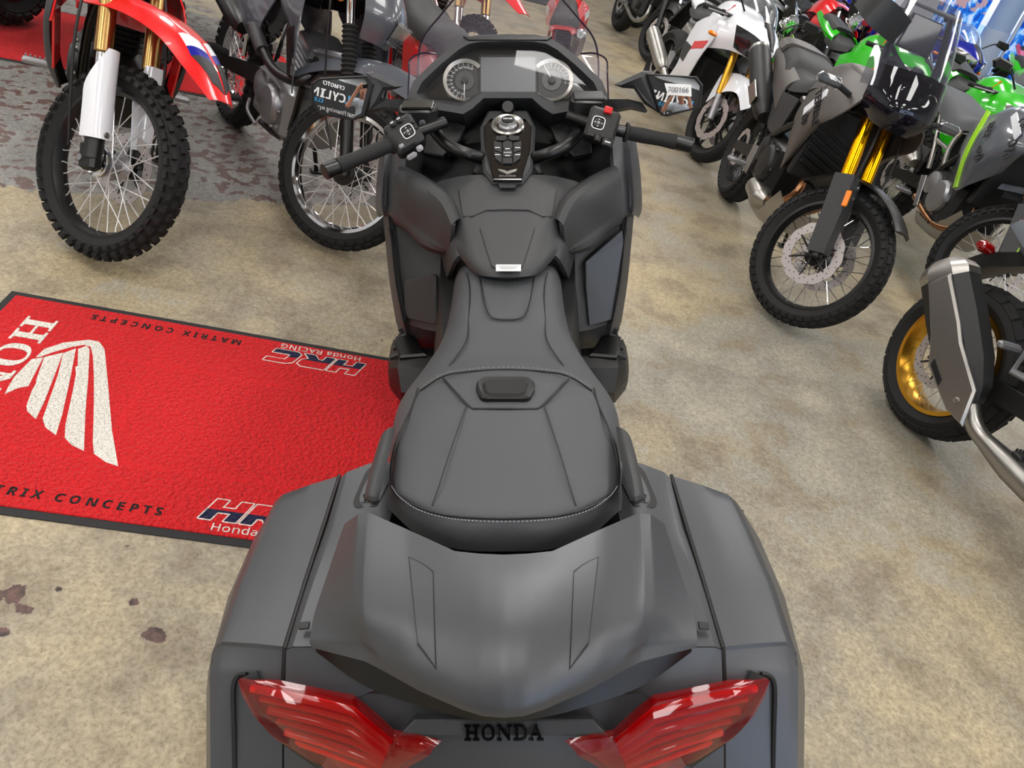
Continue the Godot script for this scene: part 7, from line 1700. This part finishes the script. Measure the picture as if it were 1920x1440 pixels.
func build_person() -> void:
	var t := thing("person", "person in a light grey t-shirt holding up a phone behind the tourer", "person", Transform3D(Basis.IDENTITY, v(0.12, 0, 0.46)))
	var o := v(0.12, 0, 0.46)
	# phone frame: x along its long side, y up its short side, z away from the lens
	var C := v(0, 1.64, 0) - o
	var ex := v(0.95882, 0.2335, -0.16168)
	var ey := v(-0.28402, 0.78829, -0.54584)
	var ez := v(0, 0.56928, 0.82214)
	var H := func(x: float, y: float, z: float) -> Vector3: return C + ex * x + ey * y + ez * z
	var hd := v(-0.1, 1.63, -0.14)
	var neck := v(-0.03, 1.46, -0.01)
	var sh := [v(-0.2, 1.42, 0.0), v(0.2, 1.42, 0.0)]
	var el := [v(-0.36, 1.26, -0.17), v(0.28, 1.22, -0.19)]
	var wr := [H.call(-0.13, -0.045, 0.075), H.call(0.13, -0.045, 0.075)]
	var skin := paint("skin", Color(0.66, 0.47, 0.38), 0.55)
	var b := []
	b.append([hd + v(0, 0.035, 0.0), hd + v(0, -0.05, -0.02), 0.088, 0.062])
	b.append([hd + v(0, -0.04, 0.02), neck, 0.055, 0.06])
	for s in 2:
		b.append([sh[s], el[s], 0.05, 0.042])
		b.append([el[s], wr[s], 0.043, 0.028])
		var g := -1.0 if s == 0 else 1.0
		b.append([wr[s], H.call(g * 0.112, -0.01, 0.045), 0.026, 0.024])
		b.append([v(g * 0.1, 0.88, 0.0), v(g * 0.12, 0.48, -0.02), 0.085, 0.06])
		b.append([v(g * 0.12, 0.48, -0.02), v(g * 0.13, 0.09, 0.02), 0.058, 0.04])
	b.append([v(0, 1.36, 0.0), v(0, 0.95, 0.0), 0.12, 0.13])
	part("body", body_mesh(b, 0.02, 0.05), skin, t, 80.0)
	for s in 2:
		var g := -1.0 if s == 0 else 1.0
		var f := [[H.call(g * 0.118, -0.012, 0.05), H.call(g * 0.1, 0.02, 0.04), 0.024, 0.02]]
		for k in 4:
			var z := 0.022 + 0.016 * k
			var r := 0.0092 - 0.0006 * k
			f.append([H.call(g * 0.108, 0.02, z), H.call(g * 0.09, 0.046 - 0.002 * k, z), r + 0.001, r])
			f.append([H.call(g * 0.09, 0.046 - 0.002 * k, z), H.call(g * (0.052 + 0.006 * k), 0.05 - 0.002 * k, z - 0.004), r, r - 0.0015])
		f.append([H.call(g * 0.115, -0.02, 0.045), H.call(g * 0.092, -0.046, 0.034), 0.013, 0.0115])
		f.append([H.call(g * 0.092, -0.046, 0.034), H.call(g * 0.055, -0.049, 0.024), 0.0112, 0.009])
		part("hand", body_mesh(f, 0.005, 0.006), skin, t, 80.0)
	var cl := []
	cl.append([v(-0.1, 1.36, 0.005), v(0.1, 1.36, 0.005), 0.11, 0.11])
	cl.append([v(0, 1.34, 0.0), v(0, 1.0, 0.0), 0.15, 0.155])
	cl.append([v(0.04, 1.0, 0.0), v(-0.04, 0.9, 0.0), 0.155, 0.16])
	for s in 2:
		cl.append([v(sh[s].x * 0.8, 1.41, 0), sh[s].lerp(el[s], 0.6), 0.075, 0.066])
	var shirt := part("t_shirt", body_mesh(cl, 0.02, 0.06), paint("shirt_grey", Color(0.6, 0.63, 0.66), 0.85), t, 80.0)
	part("chest_print", mb().plate([v(-0.07, 1.3, -0.162), v(0.07, 1.31, -0.162), v(0.06, 1.27, -0.162), v(0.0, 1.265, -0.162), v(0.05, 1.2, -0.162), v(0.01, 1.2, -0.162), v(-0.04, 1.26, -0.162)], 0.006, 0.0, 0.0, v(0, 0, -1)), mt("black"), shirt)
	var tr := []
	tr.append([v(-0.07, 0.9, 0), v(0.07, 0.9, 0), 0.135, 0.135])
	for g in [-1.0, 1.0]:
		tr.append([v(g * 0.09, 0.88, 0.0), v(g * 0.12, 0.5, -0.02), 0.105, 0.082])
		tr.append([v(g * 0.12, 0.5, -0.02), v(g * 0.13, 0.12, 0.02), 0.08, 0.068])
	part("trousers", body_mesh(tr, 0.022, 0.05), paint("trouser_dark", Color(0.1, 0.11, 0.14), 0.85), t, 80.0)
	for g in [-1.0, 1.0]:
		part("shoe", mb().loft([
			[v(g * 0.13 - 0.04, 0.0, 0.08), v(g * 0.13 + 0.04, 0.0, 0.08), v(g * 0.13 + 0.035, 0.1, 0.07), v(g * 0.13 - 0.035, 0.1, 0.07)],
			[v(g * 0.13 - 0.045, 0.0, -0.03), v(g * 0.13 + 0.045, 0.0, -0.03), v(g * 0.13 + 0.04, 0.1, -0.02), v(g * 0.13 - 0.04, 0.1, -0.02)],
			[v(g * 0.14 - 0.05, 0.0, -0.15), v(g * 0.14 + 0.05, 0.0, -0.15), v(g * 0.14 + 0.04, 0.05, -0.14), v(g * 0.14 - 0.04, 0.05, -0.14)],
			[v(g * 0.14 - 0.03, 0.0, -0.2), v(g * 0.14 + 0.03, 0.0, -0.2), v(g * 0.14 + 0.025, 0.03, -0.195), v(g * 0.14 - 0.025, 0.03, -0.195)]]), mt("black"), t)
	part("hair", body_mesh([[hd + v(0, 0.06, 0.02), hd + v(0, 0.02, 0.045), 0.083, 0.075]], 0.012, 0.02), paint("hair_brown", Color(0.14, 0.1, 0.07), 0.7), t, 80.0)
	part("nose", body_mesh([[hd + v(0, 0.0, -0.082), hd + v(0, -0.028, -0.1), 0.01, 0.014]], 0.005, 0.008), skin, t, 80.0)
	for g in [-1.0, 1.0]:
		part("eye", mb().lathe([[0.008, 0], [0.006, 0.005], [0, 0.006]], hd + v(g * 0.03, 0.012, -0.083), v(0, 0, -1), 12), mt("black"), t)
		part("ear", body_mesh([[hd + v(g * 0.084, 0.01, 0.01), hd + v(g * 0.088, -0.03, 0.005), 0.016, 0.011]], 0.006, 0.008), skin, t, 80.0)
	part("mouth", mb().tube([hd + v(-0.022, -0.062, -0.079), hd + v(0, -0.064, -0.084), hd + v(0.022, -0.062, -0.079)], 0.004, 6), paint("lips", Color(0.55, 0.3, 0.27), 0.5), t)
	var ph := thing("phone", "black phone held up in the photographer's hands", "phone", Transform3D(Basis(ex, ey, ez), v(0, 1.64, 0) + ez * 0.014))
	part("case", mb().box(v(0, 0, 0), v(0.158, 0.078, 0.008), 0.003), mt("satin_black"), ph)
	part("screen", mb().box(v(0, 0, 0.0045), v(0.148, 0.07, 0.001), 0.0003), mt("gloss_black"), ph)

# ------------------------------------------------------------------ mesh kit
class MB:
	var t := PackedVector3Array()

	func fix(s: int) -> void:
		var vol := 0.0
		var c := Vector3.ZERO
		for i in range(s, t.size()):
			c += t[i]
		c /= maxf(1.0, t.size() - s)
		for i in range(s, t.size(), 3):
			vol += (t[i] - c).dot((t[i + 1] - c).cross(t[i + 2] - c))
		if vol < 0.0:
			for i in range(s, t.size(), 3):
				var k := t[i + 1]
				t[i + 1] = t[i + 2]
				t[i + 2] = k

	func quad(a: Vector3, b: Vector3, c: Vector3, d: Vector3) -> void:
		t.append(a); t.append(b); t.append(c)
		t.append(a); t.append(c); t.append(d)

	# rings of equal length, skinned; closed rings and flat caps
	func loft(rings: Array, caps := true, closed := true) -> MB:
		var s := t.size()
		var n: int = rings[0].size()
		for i in rings.size() - 1:
			var a: Array = rings[i]
			var b: Array = rings[i + 1]
			for j in (n if closed else n - 1):
				var k := (j + 1) % n
				quad(a[j], a[k], b[k], b[j])
		if caps and closed:
			for e in [0, rings.size() - 1]:
				var r: Array = rings[e]
				var c := Vector3.ZERO
				for p in r:
					c += p
				c /= n
				for j in n:
					if e == 0:
						t.append(c); t.append(r[(j + 1) % n]); t.append(r[j])
					else:
						t.append(c); t.append(r[j]); t.append(r[(j + 1) % n])
		fix(s)
		return self

	func tube(pts: Array, r, n := 10, caps := true) -> MB:
		var rings := []
		var u := Vector3.ZERO
		for i in pts.size():
			var d: Vector3 = (pts[mini(i + 1, pts.size() - 1)] - pts[maxi(i - 1, 0)]).normalized()
			if i == 0:
				u = d.cross(Vector3(0.31, 0.9, 0.17) if absf(d.y) < 0.9 else Vector3(1, 0.2, 0.1)).normalized()
			else:
				u = (u - d * u.dot(d)).normalized()
			var w := d.cross(u)
			var q: float = r[i] if r is Array else r
			var ring := []
			for j in n:
				var a := TAU * j / n
				ring.append(pts[i] + (u * cos(a) + w * sin(a)) * q)
			rings.append(ring)
		return loft(rings, caps)

	# profile of [radius, along] pairs turned round an axis
	func lathe(prof: Array, o: Vector3, axis: Vector3, n := 24, caps := true) -> MB:
		axis = axis.normalized()
		var u := axis.cross(Vector3(0, 1, 0) if absf(axis.y) < 0.9 else Vector3(1, 0, 0)).normalized()
		var w := axis.cross(u)
		var rings := []
		for p in prof:
			var ring := []
			for j in n:
				var a := TAU * j / n
				ring.append(o + axis * p[1] + (u * cos(a) + w * sin(a)) * p[0])
			rings.append(ring)
		return loft(rings, caps)

	# closed profile turned round an axis: a hollow ring
	func hoop(prof: Array, o: Vector3, axis: Vector3, n := 36, a0 := 0.0, a1 := TAU) -> MB:
		axis = axis.normalized()
		var u := axis.cross(Vector3(0, 1, 0) if absf(axis.y) < 0.9 else Vector3(1, 0, 0)).normalized()
		var w := axis.cross(u)
		var rings := []
		var full := a1 - a0 > TAU - 0.01
		for j in n + 1:
			var a := a0 + (a1 - a0) * j / n
			var ring := []
			for p in prof:
				ring.append(o + axis * p[1] + (u * cos(a) + w * sin(a)) * p[0])
			rings.append(ring)
		return loft(rings, not full)

	func box(c: Vector3, s: Vector3, bev := 0.004, bs := Basis.IDENTITY) -> MB:
		var h := s * 0.5
		var b := minf(bev, minf(h.x, minf(h.y, h.z)) * 0.9)
		var rings := []
		for r in [[-h.y, b], [-h.y + b, 0.0], [h.y - b, 0.0], [h.y, b]]:
			var x: float = h.x - r[1]
			var z: float = h.z - r[1]
			var ring := []
			for q in [Vector2(-x + b, -z), Vector2(x - b, -z), Vector2(x, -z + b), Vector2(x, z - b), Vector2(x - b, z), Vector2(-x + b, z), Vector2(-x, z - b), Vector2(-x, -z + b)]:
				ring.append(c + bs * Vector3(q.x, r[0], q.y))
			rings.append(ring)
		return loft(rings)

	# polygon (3D points, roughly flat) made a plate of thickness th, its edge chamfered by bev; grows against its normal
	func plate(pts: Array, th := 0.006, bev := 0.0, rad := 0.0, face := Vector3(0, 1, 0.35)) -> MB:
		var s := t.size()
		var nn := Vector3.ZERO
		for i in pts.size():
			var a: Vector3 = pts[i]
			var b: Vector3 = pts[(i + 1) % pts.size()]
			nn += (a - pts[0]).cross(b - pts[0])
		nn = nn.normalized()
		if nn.dot(face) < 0.0:
			nn = -nn
			pts = pts.duplicate()
			pts.reverse()
		if rad > 0.0:
			var q := []
			for i in pts.size():
				var p: Vector3 = pts[i]
				var a: Vector3 = pts[(i - 1 + pts.size()) % pts.size()] - p
				var b: Vector3 = pts[(i + 1) % pts.size()] - p
				var r := minf(rad, minf(a.length(), b.length()) * 0.45)
				var pa := p + a.normalized() * r
				var pb := p + b.normalized() * r
				for k in 5:
					var f := k / 4.0
					q.append(pa.lerp(p, f).lerp(p.lerp(pb, f), f))
			pts = q
		var n := pts.size()
		var ex: Vector3 = (pts[1] - pts[0]).normalized()
		ex = (ex - nn * ex.dot(nn)).normalized()
		var ey := nn.cross(ex)
		var flat := PackedVector2Array()
		for p in pts:
			flat.append(Vector2((p - pts[0]).dot(ex), (p - pts[0]).dot(ey)))
		var inn := []
		for i in n:
			var a: Vector3 = (pts[i] - pts[(i - 1 + n) % n])
			var b: Vector3 = (pts[(i + 1) % n] - pts[i])
			var na := nn.cross(a).normalized()
			var nb := nn.cross(b).normalized()
			var m := (na + nb)
			m = m / maxf(0.35, m.length_squared() * 0.5)
			inn.append(m)
		var tris := Geometry2D.triangulate_polygon(flat)
		if tris.is_empty():
			push_warning("plate failed")
		var lv := []
		if bev > 0.0:
			lv = [[0.0, bev], [bev, 0.0], [th - bev, 0.0], [th, bev]]
		else:
			lv = [[0.0, 0.0], [th, 0.0]]
		var rings := []
		for l in lv:
			var ring := []
			for i in n:
				ring.append(pts[i] - nn * l[0] + inn[i] * l[1])
			rings.append(ring)
		for i in range(0, tris.size(), 3):
			t.append(rings[0][tris[i]]); t.append(rings[0][tris[i + 1]]); t.append(rings[0][tris[i + 2]])
			t.append(rings[-1][tris[i]]); t.append(rings[-1][tris[i + 2]]); t.append(rings[-1][tris[i + 1]])
		# caps come as the triangulation turns them; walls follow
		var up := 0.0
		if tris.size() >= 3:
			up = (rings[0][tris[1]] - rings[0][tris[0]]).cross(rings[0][tris[2]] - rings[0][tris[0]]).dot(nn)
		if up < 0.0:
			for i in range(s, t.size(), 3):
				var k := t[i + 1]
				t[i + 1] = t[i + 2]
				t[i + 2] = k
		for i in rings.size() - 1:
			for j in n:
				var k := (j + 1) % n
				quad(rings[i][j], rings[i + 1][j], rings[i + 1][k], rings[i][k])
		return self

	# smooth surface through a grid of points, thickened by off (a vector) or by th against its normals
	func patch(g: Array, su := 4, sv := 4, th := 0.01, sym := false, off := Vector3.ZERO, lin_u := false, lin_v := false) -> MB:
		var s := t.size()
		var grid := []
		for row in g:
			var r: Array = row.duplicate()
			if sym:
				var l := []
				for i in range(row.size() - 1, 0, -1):
					l.append(Vector3(-row[i].x, row[i].y, row[i].z))
				r[0] = Vector3(0, r[0].y, r[0].z)
				r = l + r
			grid.append(r)
		var fine := []
		for r in grid:
			fine.append(MB.curve(r, sv, lin_v))
		var cols: int = fine[0].size()
		var out := []
		for j in cols:
			var c := []
			for r in fine:
				c.append(r[j])
			out.append(MB.curve(c, su, lin_u))
		var nv: int = out[0].size()
		var low := []
		for j in cols:
			var c := []
			for i in nv:
				if off != Vector3.ZERO:
					c.append(out[j][i] + off)
				else:
					var a: Vector3 = out[mini(j + 1, cols - 1)][i] - out[maxi(j - 1, 0)][i]
					var b: Vector3 = out[j][mini(i + 1, nv - 1)] - out[j][maxi(i - 1, 0)]
					c.append(out[j][i] - a.cross(b).normalized() * th)
			low.append(c)
		for j in cols - 1:
			for i in nv - 1:
				quad(out[j][i], out[j + 1][i], out[j + 1][i + 1], out[j][i + 1])
				quad(low[j][i], low[j][i + 1], low[j + 1][i + 1], low[j + 1][i])
		for j in cols - 1:
			quad(out[j][0], low[j][0], low[j + 1][0], out[j + 1][0])
			quad(out[j][nv - 1], out[j + 1][nv - 1], low[j + 1][nv - 1], low[j][nv - 1])
		for i in nv - 1:
			quad(out[0][i], out[0][i + 1], low[0][i + 1], low[0][i])
			quad(out[cols - 1][i], low[cols - 1][i], low[cols - 1][i + 1], out[cols - 1][i + 1])
		fix(s)
		return self

	static func curve(p: Array, k: int, lin := false) -> Array:
		var o := []
		var n := p.size()
		for i in n - 1:
			var a: Vector3 = p[maxi(i - 1, 0)]
			var b: Vector3 = p[i]
			var c: Vector3 = p[i + 1]
			var d: Vector3 = p[mini(i + 2, n - 1)]
			for j in k:
				var f := float(j) / k
				if lin:
					o.append(b.lerp(c, f))
				else:
					o.append(0.5 * (2.0 * b + (c - a) * f + (2.0 * a - 5.0 * b + 4.0 * c - d) * f * f + (3.0 * b - a - 3.0 * c + d) * f * f * f))
		o.append(p[n - 1])
		return o

	# height of this surface above (x, z), for laying inserts and seams on it
	func drop(p: Vector3, lift := 0.0) -> Vector3:
		var best := -INF
		for i in range(0, t.size(), 3):
			var a := t[i]
			var b := t[i + 1]
			var c := t[i + 2]
			if p.x < minf(a.x, minf(b.x, c.x)) or p.x > maxf(a.x, maxf(b.x, c.x)) or p.z < minf(a.z, minf(b.z, c.z)) or p.z > maxf(a.z, maxf(b.z, c.z)):
				continue
			var d := (b.z - c.z) * (a.x - c.x) + (c.x - b.x) * (a.z - c.z)
			if absf(d) < 1e-12:
				continue
			var u := ((b.z - c.z) * (p.x - c.x) + (c.x - b.x) * (p.z - c.z)) / d
			var w := ((c.z - a.z) * (p.x - c.x) + (a.x - c.x) * (p.z - c.z)) / d
			if u < -1e-5 or w < -1e-5 or u + w > 1.00001:
				continue
			best = maxf(best, u * a.y + w * b.y + (1.0 - u - w) * c.y)
		return Vector3(p.x, (best if best > -INF else p.y) + lift, p.z)

	# a four-sided lid draped on a surface: rows from top edge to bottom edge
	func lid(on: MB, top: Array, low: Array, rows := 8, lift := 0.002, th := 0.004) -> MB:
		var g := []
		for k in rows + 1:
			var r := []
			for i in top.size():
				r.append(on.drop(top[i].lerp(low[i], float(k) / rows), lift))
			g.append(r)
		return patch(g, 1, 3, th, false, Vector3(0, -th, 0), true, true)

	func mirrored() -> MB:
		var m := MB.new()
		m.t = t.duplicate()
		for i in range(0, t.size(), 3):
			var a := t[i]
			var b := t[i + 1]
			var c := t[i + 2]
			m.t.append(Vector3(-a.x, a.y, a.z)); m.t.append(Vector3(-c.x, c.y, c.z)); m.t.append(Vector3(-b.x, b.y, b.z))
		return m

	func flip() -> MB:
		for i in range(0, t.size(), 3):
			var a := t[i]
			var b := t[i + 1]
			var c := t[i + 2]
			t[i] = Vector3(-a.x, a.y, a.z); t[i + 1] = Vector3(-c.x, c.y, c.z); t[i + 2] = Vector3(-b.x, b.y, b.z)
		return self

	func moved(x: Transform3D) -> MB:
		t = x * t
		return self

	func mesh(crease := 38.0) -> ArrayMesh:
		var lim := cos(deg_to_rad(crease))
		var n := t.size()
		var fn := PackedVector3Array()
		var fu := PackedVector3Array()
		var ids := PackedInt32Array()
		var seen := {}
		var fans := []
		for i in range(0, n, 3):
			var c := (t[i + 1] - t[i]).cross(t[i + 2] - t[i])
			fn.append(c)
			fu.append(c.normalized())
			for k in 3:
				var p := t[i + k]
				var key := Vector3i(roundi(p.x * 20000.0), roundi(p.y * 20000.0), roundi(p.z * 20000.0))
				var id: int = seen.get(key, -1)
				if id < 0:
					id = fans.size()
					seen[key] = id
					fans.append(PackedInt32Array())
				ids.append(id)
				fans[id].append(i / 3)
		var pos := PackedVector3Array()
		var nor := PackedVector3Array()
		pos.resize(n)
		nor.resize(n)
		for i in range(0, n, 3):
			var f := i / 3
			var me := fu[f]
			for k in 3:
				var a := Vector3.ZERO
				for g in fans[ids[i + k]]:
					if me.dot(fu[g]) > lim:
						a += fn[g]
				var at := i + (k if k == 0 else 3 - k)
				pos[at] = t[i + k]
				nor[at] = a.normalized() if a.length_squared() > 1e-20 else me
		var arr := []
		arr.resize(Mesh.ARRAY_MAX)
		arr[Mesh.ARRAY_VERTEX] = pos
		arr[Mesh.ARRAY_NORMAL] = nor
		var am := ArrayMesh.new()
		am.add_surface_from_arrays(Mesh.PRIMITIVE_TRIANGLES, arr)
		return am


static func v(x: float, y: float, z: float) -> Vector3:
	return Vector3(x, y, z)

func smooth(p: Array, k := 5) -> Array:
	return MB.curve(p, k)

func mb() -> MB:
	return MB.new()

# one named mesh under a parent
func part(called: String, m, mt: Material, parent: Node, crease := 38.0) -> MeshInstance3D:
	var o := MeshInstance3D.new()
	o.name = called
	o.mesh = m.mesh(crease) if m is MB else m
	o.material_override = mt
	parent.add_child(o, true)
	return o

var taken := {}
func thing(called: String, label: String, category: String, x := Transform3D.IDENTITY, group := "") -> Node3D:
	var o := Node3D.new()
	var k: int = taken.get(called, 0)
	taken[called] = k + 1
	o.name = called if k == 0 else "%s_%03d" % [called, k]
	add_child(o)
	o.transform = x
	tag(o, label, category, group)
	return o

func tag(o: Node, label: String, category: String, group := "", kind := "") -> void:
	if label:
		o.set_meta("label", label)
	if category:
		o.set_meta("category", category)
	if group:
		o.set_meta("group", group)
	if kind:
		o.set_meta("kind", kind)

func structure(called: String, m, mt: Material, label: String) -> MeshInstance3D:
	var o := part(called, m, mt, self)
	tag(o, label, "", "", "structure")
	return o

func text(called: String, s: String, h: float, x: Transform3D, mt: Material, parent: Node, depth := 0.001, font := "Droid Sans", bold := false) -> MeshInstance3D:
	var tm := TextMesh.new()
	var f := SystemFont.new()
	f.font_names = PackedStringArray([font])
	if bold:
		f.font_weight = 700
	tm.font = f
	tm.text = s
	tm.font_size = 32
	tm.pixel_size = h / 23.0
	tm.depth = depth
	tm.curve_step = 3.0
	var o := MeshInstance3D.new()
	o.name = called
	o.mesh = tm
	o.material_override = mt
	parent.add_child(o, true)
	o.transform = x
	return o

# a frame whose x runs along ex, z along the normal n
func frame(at: Vector3, ex: Vector3, n: Vector3, k := 1.0) -> Transform3D:
	n = n.normalized()
	ex = (ex - n * ex.dot(n)).normalized()
	return Transform3D(Basis(ex * k, n.cross(ex) * k, n * k), at)

var mats := {}
func paint(key: String, c: Color, rough := 0.5, metal := 0.0, coat := 0.0) -> StandardMaterial3D:
	if mats.has(key):
		return mats[key]
	var m := StandardMaterial3D.new()
	m.resource_name = key
	m.albedo_color = c
	m.roughness = rough
	m.metallic = metal
	if coat > 0.0:
		m.clearcoat_enabled = true
		m.clearcoat = coat
		m.clearcoat_roughness = 0.04
	mats[key] = m
	return m

func glass(key: String, c: Color, alpha: float, rough := 0.02) -> StandardMaterial3D:
	var m := paint(key, Color(c.r, c.g, c.b, alpha), rough)
	m.transparency = BaseMaterial3D.TRANSPARENCY_ALPHA
	return m

func grain(m: StandardMaterial3D, scale: float, relief: float, seed_n := 1) -> void:
	var nt := NoiseTexture2D.new()
	var nz := FastNoiseLite.new()
	nz.seed = seed_n
	nz.frequency = 0.09
	nz.fractal_octaves = 3
	nt.noise = nz
	nt.width = 256
	nt.height = 256
	nt.seamless = true
	nt.as_normal_map = true
	nt.bump_strength = relief
	m.normal_enabled = true
	m.normal_texture = nt
	m.uv1_triplanar = true
	m.uv1_scale = Vector3.ONE * scale
